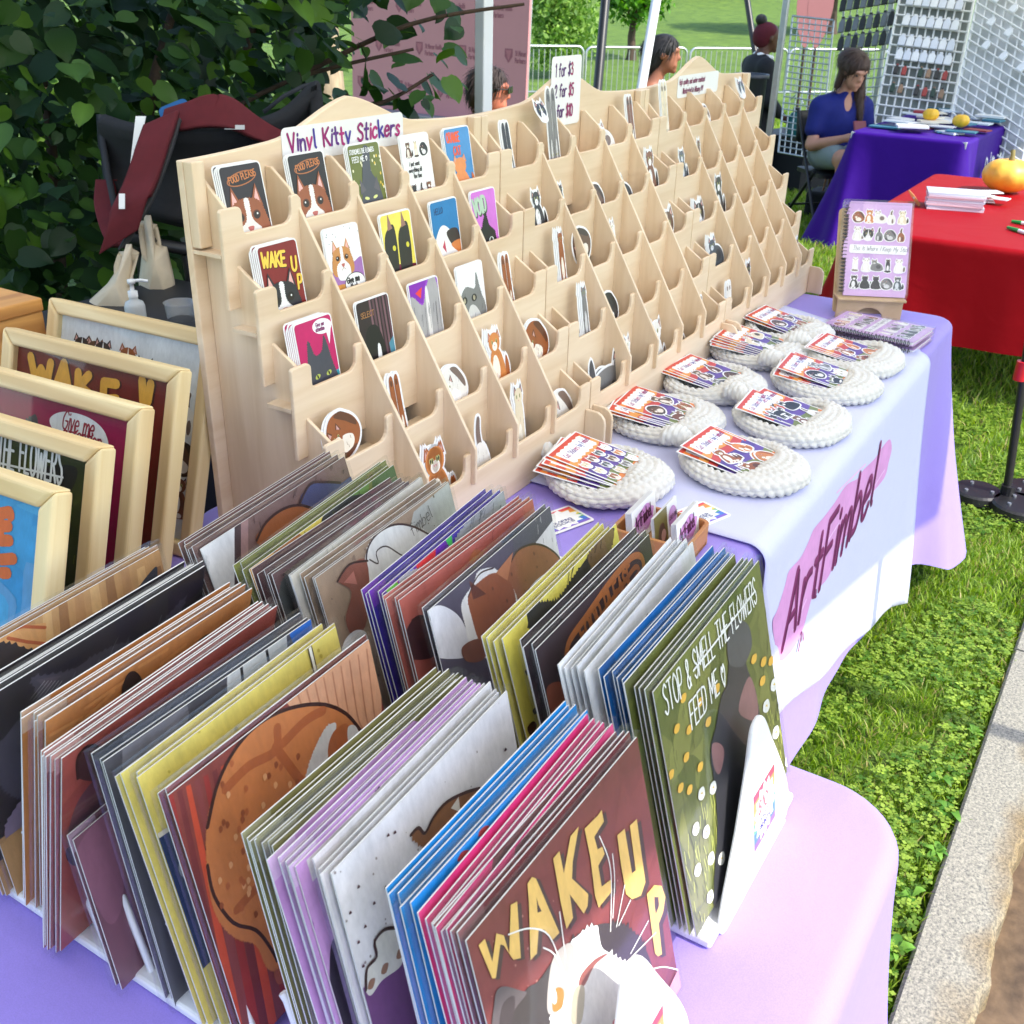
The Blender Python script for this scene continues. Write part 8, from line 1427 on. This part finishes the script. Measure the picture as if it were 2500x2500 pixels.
# light stand with a weighted black base on the lawn
sp = onz(2456, 1212, .03); t = thing("light_stand", "black pole on a weighted base plate standing on the lawn", "stand", (sp.x, sp.y, 0)); BS = mat("black_cast", (.013, .012, .013), .35)
for k, (dx, dy, rr_) in enumerate(((-.015, .085, .078), (-.045, -.05, .088), (.09, -.06, .085))):
    mb = MB(); mb.lathe([(0, .006), (rr_, .006), (rr_ + .003, .012), (rr_, .034), (rr_ - .008, .040), (0, .040)], 32, Matrix.Translation((dx, dy, 0))); part("weight_plate", mb, BS, t, smooth=False)
    for q in (.6, 2.4, 4.6): mb = MB(); mb.lathe([(0, .045), (.006, .045), (.006, .040)], 10, Matrix.Translation((dx + .045 * math.cos(q), dy + .045 * math.sin(q), 0))); part("bolt", mb, STEEL, t)
tp = onx(2497, 930, sp.x + .02); mb = MB(); mb.tube([(0, 0, .03), (tp.x - sp.x, tp.y - sp.y, tp.z), ((tp.x - sp.x) * 1.6, (tp.y - sp.y) * 1.6, tp.z * 1.6)], .013, 12); part("pole", mb, BS, t, smooth=True)
mb = MB(); mb.tube([(0, 0, .03), (0, 0, .07)], .022, 12); part("collar", mb, BS, t); q = onx(2494, 905, sp.x + .02) - Vector((sp.x, sp.y, 0)); mb = MB(); mb.tube([q - Vector((0, 0, .03)), q + Vector((0, 0, .03))], .02, 12); part("red_clamp", mb, mat("red_plastic", RGB(190, 24, 40), .4), t, smooth=True)

# ------------------------------------------------------------------ grid walls with hanging goods
def gridwall(label, pbl, ptl, pbr, d0, d1, nx, nz, mt, r=.004, backing=None):
    """corners as (pixel, depth)"""
    O = dep(*pbl, d0); X = dep(*pbr, d1) - O; Zv = dep(*ptl, d0) - O; t = thing("grid_panel", label, "grid panel", M=Matrix.Translation(O))
    mb = MB()
    for i in range(nx + 1): a = X * (i / nx); mb.tube([a, a + Zv], r if 0 < i < nx else r * 1.6, 5, cap=False)
    part("upright_wires", mb, mt, t, smooth=True); mb = MB(); off = X.cross(Zv).normalized() * r * 1.8
    for j in range(nz + 1): a = Zv * (j / nz) + off; mb.tube([a, a + X], r if 0 < j < nz else r * 1.6, 5, cap=False)
    part("cross_wires", mb, mt, t, smooth=True)
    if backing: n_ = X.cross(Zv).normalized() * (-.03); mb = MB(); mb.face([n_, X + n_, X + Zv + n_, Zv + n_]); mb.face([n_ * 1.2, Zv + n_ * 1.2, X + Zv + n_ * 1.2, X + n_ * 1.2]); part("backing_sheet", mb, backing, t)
    return O, X, Zv
WG = mat("white_grid", (.82, .82, .82), .35); SG = STEEL
GREYB = mat("grey_backing", RGB(128, 134, 130), .8)
G1 = gridwall("white wire grid panel hung with small white packs behind the purple table", (2133, 305), (2208, -60), (2310, 330), 8.3, 8.1, 9, 15, WG, .0075, GREYB)
G2 = gridwall("sunlit white wire grid panel at the stall's edge", (2322, 300), (2400, -60), (2490, 420), 7.9, 7.5, 8, 16, WG, .0075, mat("white_sheet_leaf_shadows", (.72, .73, .74), .8, col2=(.36, .38, .36), scale=4.5))  # grey blotches on the backing sheet are leaf shadows painted into its colour
G3 = gridwall("grey wire grid panel standing behind the folding chair", (1900, 372), (1935, 40), (2000, 390), 9.4, 9.2, 7, 22, SG, .0055)
G4 = gridwall("open wire grid panel hung with dark pouches behind the woman", (2040, 330), (2065, -60), (2195, 320), 9.0, 8.6, 9, 18, SG, .0055)
def hang(G, cells, nx, nz, wpx, hpx, label, cat, group, mts, front=.03):
    O, X, Zv = G; n_ = X.cross(Zv).normalized(); n_ = n_ if n_.dot(CAM - O) > 0 else -n_
    for k, (i, j) in enumerate(cells):
        p = O + X * ((i + .5) / nx) + Zv * (j / nz) + n_ * (front if isinstance(front, float) else .03); w, h = X.length / nx * wpx, Zv.length / nz * hpx; t = thing("hanging_pack", label, cat, M=basis(p, X.normalized() if n_.dot(X.cross(Zv)) > 0 else -X.normalized(), Zv.normalized()), group=group)
        mb = MB(); mb.prism([(-w / 2, -h), (w / 2, -h), (w / 2 * 1.0, -h * .35), (w * .2, -h * .1), (-w * .2, -h * .1), (-w / 2, -h * .35)], -.02, .0); part("pouch", mb, mts[k % len(mts)], t, bevel=.006); mb = MB(); mb.box((-w * .22, -.021, -h * .12), (w * .22, -.001, 0)); part("header_card", mb, mts[(k + 1) % len(mts)], t)
WP = [mat("pack_white", (.78, .79, .83), .3), mat("pack_pale", (.66, .69, .78), .3), mat("pack_brown", RGB(96, 70, 60), .5)]
hang(G1, [(i, j) for j in (15, 13, 11, 9, 7.6) for i in range(1, 8)], 9, 15, .92, 1.15, "small white pack hanging on the white grid panel", "pack", "white packs on the grid panel", WP[:2])
hang(G1, [(i, j) for j in (6, 4.2) for i in (1, 2, 4, 5, 6, 7)], 9, 15, .6, 1.0, "dark keyring card hanging low on the white grid panel", "keyring", "keyring cards on the grid panel", [mat("kr_black", (.03, .03, .03), .5), mat("kr_red", RGB(160, 60, 56), .5), mat("kr_green", RGB(40, 64, 54), .5), mat("kr_tan", RGB(150, 120, 96), .5)])
GP = [mat("pouch_grey", RGB(112, 116, 122), .5), mat("pouch_black", (.02, .02, .02), .5)]
hang(G4, [(i, j) for j in (17.5, 15.4, 13.0, 11) for i in range(0, 9)], 9, 18, .85, 1.7, "grey pouch with a dark strap hanging on the open grid panel", "pouch", "grey pouches on the open grid", GP, .04)
hang(G2, [(i, j) for j in (15, 12.5, 10) for i in (2, 4, 6)], 8, 16, .6, .9, "pale pack hanging on the sunlit grid panel", "pack", "packs on the sunlit grid", WP[:1], .04)
# black trolley table with teal bottles, bin, between the standing person and the grid
q = dep(1960, 250, 9.9); g = gzf(q.x, q.y); bt = thing("side_table", "black draped side table carrying teal bottles", "table", M=Matrix.Translation((q.x, q.y, 0)) @ Matrix.Rotation(-.4, 4, 'Z')); ztb = dep(1960, 330, 9.9).z
mb = MB(); mb.box((-.3, -.35, ztb - .03), (.35, .35, ztb)); part("top", mb, BKP, bt, bevel=.005); mb = MB(); mb.box((-.29, -.34, g), (.34, .34, ztb - .031)); part("drape", mb, DBLK, bt)
TEAL = mat("teal_plastic", RGB(20, 96, 98), .3); 
for k, (px, dd, r_, h_, mm, lb) in enumerate(((1937, 9.8, .075, .24, TEAL, "rounded teal bottle at the table's near end"), (1978, 9.9, .065, .30, TEAL, "tall teal bottle beside the clear box"), (2008, 9.95, .07, .30, mat("pale_clear", (.55, .66, .66), .15, trans=.5), "clear pale container with a white lid"))):
    p = dep(px, 330, dd); t = thing("bottle", lb, "bottle", (p.x, p.y, ztb)); mb = MB(); mb.lathe([(0, .0), (r_, 0), (r_ * 1.05, .02), (r_, h_ * .7), (r_ * .55, h_ * .88), (r_ * .4, h_ * .9), (r_ * .4, h_), (0, h_)], 20); part("body", mb, mm, t, smooth=True); mb = MB(); mb.lathe([(r_ * .45, h_ * .92), (r_ * .45, h_ * 1.06), (0, h_ * 1.06)], 14); part("cap", mb, mat("white_plastic") if k == 2 else BKP, t)
for k, (px, py) in enumerate(((1973, 45), (2000, 46))):
    p = dep(px, py, 12.0); t = thing("paddle_fan", "dusky pink hand fan on a stick beyond the grid panel", "fan", M=basis(p, CR, Vector((0, 0, 1))), group="pink fans on sticks"); w = .16; mb = MB(); mb.prism(catmull([(-w * .8, .25), (w * .8, .25), (w * .75, -.05), (w * .2, -.28), (-w * .2, -.28), (-w * .75, -.05)], 4), 0, .01); part("blade", mb, mat("dusky_pink", RGB(170, 110, 112), .7), t); g2 = gzf(p.x, p.y) - p.z; mb = MB(); mb.tube([(0, .02, -.2), (0, .02, g2)], .015, 6); part("stick", mb, mat("dark_stick", RGB(70, 50, 46), .7), t)
p = dep(1828, 235, 8.2); g = gzf(p.x, p.y); t = thing("waste_bin", "grey plastic bin behind the far display unit", "bin", (p.x, p.y, g)); hb = dep(1835, 178, 8.2).z - g; mb = MB(); mb.lathe([(.10, 0), (.11, .01), (.125, hb - .03), (.14, hb - .03), (.14, hb), (.12, hb), (.10, .03), (0, .03)], 24); part("bucket", mb, mat("grey_bin", RGB(70, 74, 80), .45), t, smooth=True)
# bags under the purple table end / dark gear
p = onz(2010, 505, gzf(6.4, 1.0)); t = thing("tote_box", "dark bag on the grass by the folding chair's legs", "bag", (p.x, p.y, gzf(p.x, p.y))); mb = MB(); mb.box((-.15, -.1, 0), (.15, .12, .2)); part("bag", mb, BLACKF, t, bevel=.03, seg=3); mb = MB(); mb.tube([(-.08, 0, .2), (-.05, 0, .3), (.05, 0, .3), (.08, 0, .2)], .008, 6); part("handle", mb, mat("tan_strap", RGB(120, 84, 50), .7), t, smooth=True)

# neighbours' canopies: legs seen against the lawn, their roofs shade the seated people and the goods
def leg_only(px0, px1, d, r, mt, label, name="canopy_leg"): pass
p = dep(1888, 250, 7.7); canopy(p.x + 1.5, p.y - 1.5, 0, 3.0, 2.15, "grey framed canopy over the grid panels and the seated woman", STEEL, legs=(0, 1, 3))
def pole(label, a, b, d, w, mt, deep=None):
    p0 = dep(*a, d); p1 = dep(*b, d); v = p1 - p0; g = gzf(p1.x, p1.y); t_ = (g - p0.z) / v.z; base = p0 + v * t_; top = p0 - v * 1.4; t = thing("tent_pole", label, "pole", (base.x, base.y, g)); mb = MB(); mb.tube([Vector((0, 0, 0)), top - Vector((base.x, base.y, g))], w, 8); part("tube", mb, mt, t, smooth=True); mb = MB(); mb.lathe([(0, .012), (.06, .012), (.06, 0), (0, 0)], 12); part("foot", mb, mt, t); return t
pole("slanting white tent pole behind the woman in profile", (1602, 0), (1567, 205), 5.0, .024, WHITEP); pole("black tent pole standing on the lawn near the barricades", (1478, 0), (1460, 205), 10.0, .045, BLACK); pole("thin black tent pole behind the head-wrapped person", (1824, 0), (1842, 120), 12.0, .035, BLACK)

# ------------------------------------------------------------------ pink printed backdrop wall
dB = 15.5; O = dep(862, 255, dB + 1.0); E = dep(1282, 226, dB - 1.2); O.z = E.z = min(O.z, E.z); ex = Vector((E.x - O.x, E.y - O.y, 0)); Wb = ex.length; exn = ex.normalized(); Hb = 2.5
t = thing("backdrop_wall", "dusky pink backdrop printed with rows of small shields", "backdrop", M=basis(O, exn, Vector((.03, .0, 1))))
mb = MB(); mb.box((0, 0, 0), (Wb, .04, Hb)); part("panel", mb, mat("pink_fabric", RGB(196, 132, 134), .8, var=.05, scale=3), t)
a = Art(Wb, Hb); DKP = RGB(150, 84, 94)
for j in range(5):
    for i in range(5):
        x = .12 + i * .86 + (.42 if j % 2 else 0); y = .25 + j * .55; a.poly([(x, y + .18), (x + .14, y + .18), (x + .14, y + .08), (x + .07, y), (x, y + .08)], DKP); a.poly([(x + .02, y + .16), (x + .12, y + .16), (x + .07, y + .03)], RGB(176, 104, 110)); a.text("St Mercer Health", x + .19, y + .10, .06, .010, DKP, xs=.62); a.text("Partners", x + .19, y + .01, .06, .010, DKP, xs=.7)
a.build("print", t, print_mat("cloth_print", .7, .06), dy=.0003, y0=-.002)
for x in (.05, Wb - .05): mb = MB(); g = gzf(O.x + exn.x * x, O.y + exn.y * x) - O.z; mb.box((x - .03, .045, min(g, -.01)), (x + .03, .085, Hb)); part("post", mb, STEEL, t)
mb = MB(); mb.box((0, -.3, min(g, -.05)), (Wb, .3, -.003)); part("base", mb, mat("grey_base", RGB(120, 124, 130), .6), t)

# ------------------------------------------------------------------ crowd barricades
def barricade():
    t = thing("barricade", "", "barricade", group="steel crowd barricades across the lawn"); Lb, Hh, lo = 2.15, 1.05, .22; mb = MB(); r = .12
    pts = [(r, 0, Hh)] + [(Lb - r, 0, Hh)] + [(Lb - r + r * math.sin(q), 0, Hh - r + r * math.cos(q)) for q in (.4, .8, 1.2, 1.57)] + [(Lb, 0, lo + .05), (Lb, 0, lo)] + [(0, 0, lo)] + [(0, 0, Hh - r)] + [(r - r * math.cos(q), 0, Hh - r + r * math.sin(q)) for q in (.4, .8, 1.2)]
    mb.tube(pts, .024, 8, closed=True); part("frame", mb, STEEL, t, smooth=True); mb = MB(); mb.tube([(0, 0, lo + .02), (0, 0, Hh - .05)], .009, 6); me = mb.mesh("bar", STEEL, True)
    for k in range(1, 19): link("bar", me, t, loc=(Lb * k / 19, 0, 0))
    for x in (.3, Lb - .3): mb = MB(); mb.tube([(x, -.3, .02), (x, -.25, .06), (x, 0, .2), (x, .25, .06), (x, .3, .02)], .017, 6); part("foot", mb, STEEL, t, smooth=True)
    return t
b0 = barricade(); bdir = None
A_ = dep(1308, 215, 20.5); B_ = dep(1760, 230, 21.5)
v = Vector((B_.x - A_.x, B_.y - A_.y, 0)); L_ = v.length; v.normalize(); an = math.atan2(v.y, v.x)
BL = ["beside the pink backdrop's edge", "behind the black tent pole", "behind the woman in profile", "behind the far display's peak", "behind the head-wrapped person", "behind the grey grid panel", "behind the folding chair"]
start = A_ - v * 1.2
for k in range(7):
    o = b0 if k == 0 else copy_tree(b0); p = start + v * (2.21 * k); o.matrix_world = Matrix.Translation((p.x, p.y, gzf(p.x, p.y))) @ Matrix.Rotation(an + .02 * math.sin(k * 2), 4, 'Z'); o["label"] = "steel crowd barricade " + BL[k]

# ------------------------------------------------------------------ trees and bushes beyond
def crown_soup(name, parent, blobs, n, s, cols, mt):
    V = []; Cc = []
    tot = sum(b[3] * b[4] * b[5] for b in blobs)
    for (cx, cy, cz, rx, ry, rz_) in blobs:
        m = int(n * rx * ry * rz_ / tot); u = NR.normal(size=(m, 3)); u /= np.linalg.norm(u, axis=1)[:, None]; rad = NR.random(m) ** .45; P = np.array([cx, cy, cz]) + u * rad[:, None] * np.array([rx, ry, rz_]) * (1 + .18 * np.sin(u[:, :1] * 9 + cx) * np.sin(u[:, 1:2] * 7))
        d = NR.normal(size=(m, 3)); d /= np.linalg.norm(d, axis=1)[:, None]; e = np.cross(d, NR.normal(size=(m, 3))); e /= np.linalg.norm(e, axis=1)[:, None]; ss = s * NR.uniform(.6, 1.3, m)[:, None]; V.append(np.stack([P - d * ss, P - e * ss * .5, P + d * ss, P + e * ss * .5], 1)); q = NR.random(m)[:, None]; Cc.append(np.array(cols[0]) * (1 - q) + np.array(cols[1]) * q)
    o = soup(name, np.concatenate(V), [(0, 1, 2, 3)], np.concatenate(Cc), mt, parent); o["kind"] = "stuff"; return o
TLM = ink_leaf_mat("tree_leaf", .5, .4)
def tree(label, px, py, d, trunk_r, trunk_h, blobs, n, s, cols, bark, name="tree"):
    b = dep(px, py, d); g = gzf(b.x, b.y); t = thing(name, label, "tree" if name == "tree" else "bush", (b.x, b.y, g)); mb = MB()
    mb.tube([(0, 0, -.1), (.02, .0, trunk_h * .15), (-.05 * trunk_r, .03, trunk_h * .5), (.04, 0, trunk_h)], [trunk_r * 1.5, trunk_r * 1.05, trunk_r * .9, trunk_r * .7], 12); part("trunk", mb, bark, t, smooth=True)
    for k in range(5): q = k * 1.3; mb = MB(); mb.tube([(0, 0, trunk_h * .85), (trunk_h * .25 * math.cos(q), trunk_h * .25 * math.sin(q), trunk_h * 1.15), (trunk_h * .45 * math.cos(q), trunk_h * .45 * math.sin(q), trunk_h * 1.5)], [trunk_r * .45, trunk_r * .3, trunk_r * .12], 6); part("limb", mb, bark, t, smooth=True)
    if n: crown_soup("crown", t, blobs, n, s, cols, TLM)
    return t
PB = mat("pale_bark", RGB(190, 170, 140), .9, col2=RGB(110, 92, 74), scale=12, bump=.8, bscale=40, stretch=(1, 1, .25)); DB = mat("dark_bark", RGB(92, 74, 60), .9, col2=RGB(56, 46, 40), scale=8, bump=.8, bscale=30, stretch=(1, 1, .25))
tree("pale barked tree trunk glimpsed through the shrub", 795, 265, 9.0, .17, 3.4, [(0, 0, 4.6, 1.8, 1.8, 1.3)], 5000, .09, (RGB(60, 100, 30), RGB(110, 150, 50)), PB)
tree("big dark tree trunk on the rising lawn behind the barricades", 1690, 22, 62, 1.0, 7, [(0, 0, 11, 7, 7, 4)], 9000, .35, (RGB(44, 82, 24), RGB(90, 132, 40)), DB)
tree("slim dark tree trunk on the slope right of the bigger one", 1795, 10, 60, .45, 7, [(0, 0, 10, 5, 5, 3.5)], 6000, .32, (RGB(44, 82, 24), RGB(90, 132, 40)), DB)
tree("leafy tree on the lawn behind the black tent pole", 1540, 150, 30, .12, 1.2, [(0, 0, 2.2, 1.5, 1.2, 1.3), (.6, 0, 3.2, 1.2, 1, 1.0), (-.5, 0, 3.4, 1.2, 1, 1.0)], 9000, .10, (RGB(40, 84, 22), RGB(110, 168, 48)), DB)
tree("pale green bushy tree right of the pink backdrop", 1385, 165, 26, .1, .6, [(-.2, 0, 1.1, 1.0, .9, .9), (-.5, .2, 2.0, .9, .9, .9), (.2, 0, 2.5, 1.0, .9, .8), (-.8, 0, .7, .6, .6, .6)], 9000, .075, (RGB(66, 110, 34), RGB(168, 200, 104)), DB)
tree("shady tree over the hill behind the grid panel", 2030, 30, 40, .25, 2.0, [(0, 0, 3.6, 3, 2.5, 2.2), (-1.8, 0, 2.6, 1.6, 1.6, 1.4)], 9000, .14, (RGB(34, 70, 20), RGB(80, 130, 36)), DB)
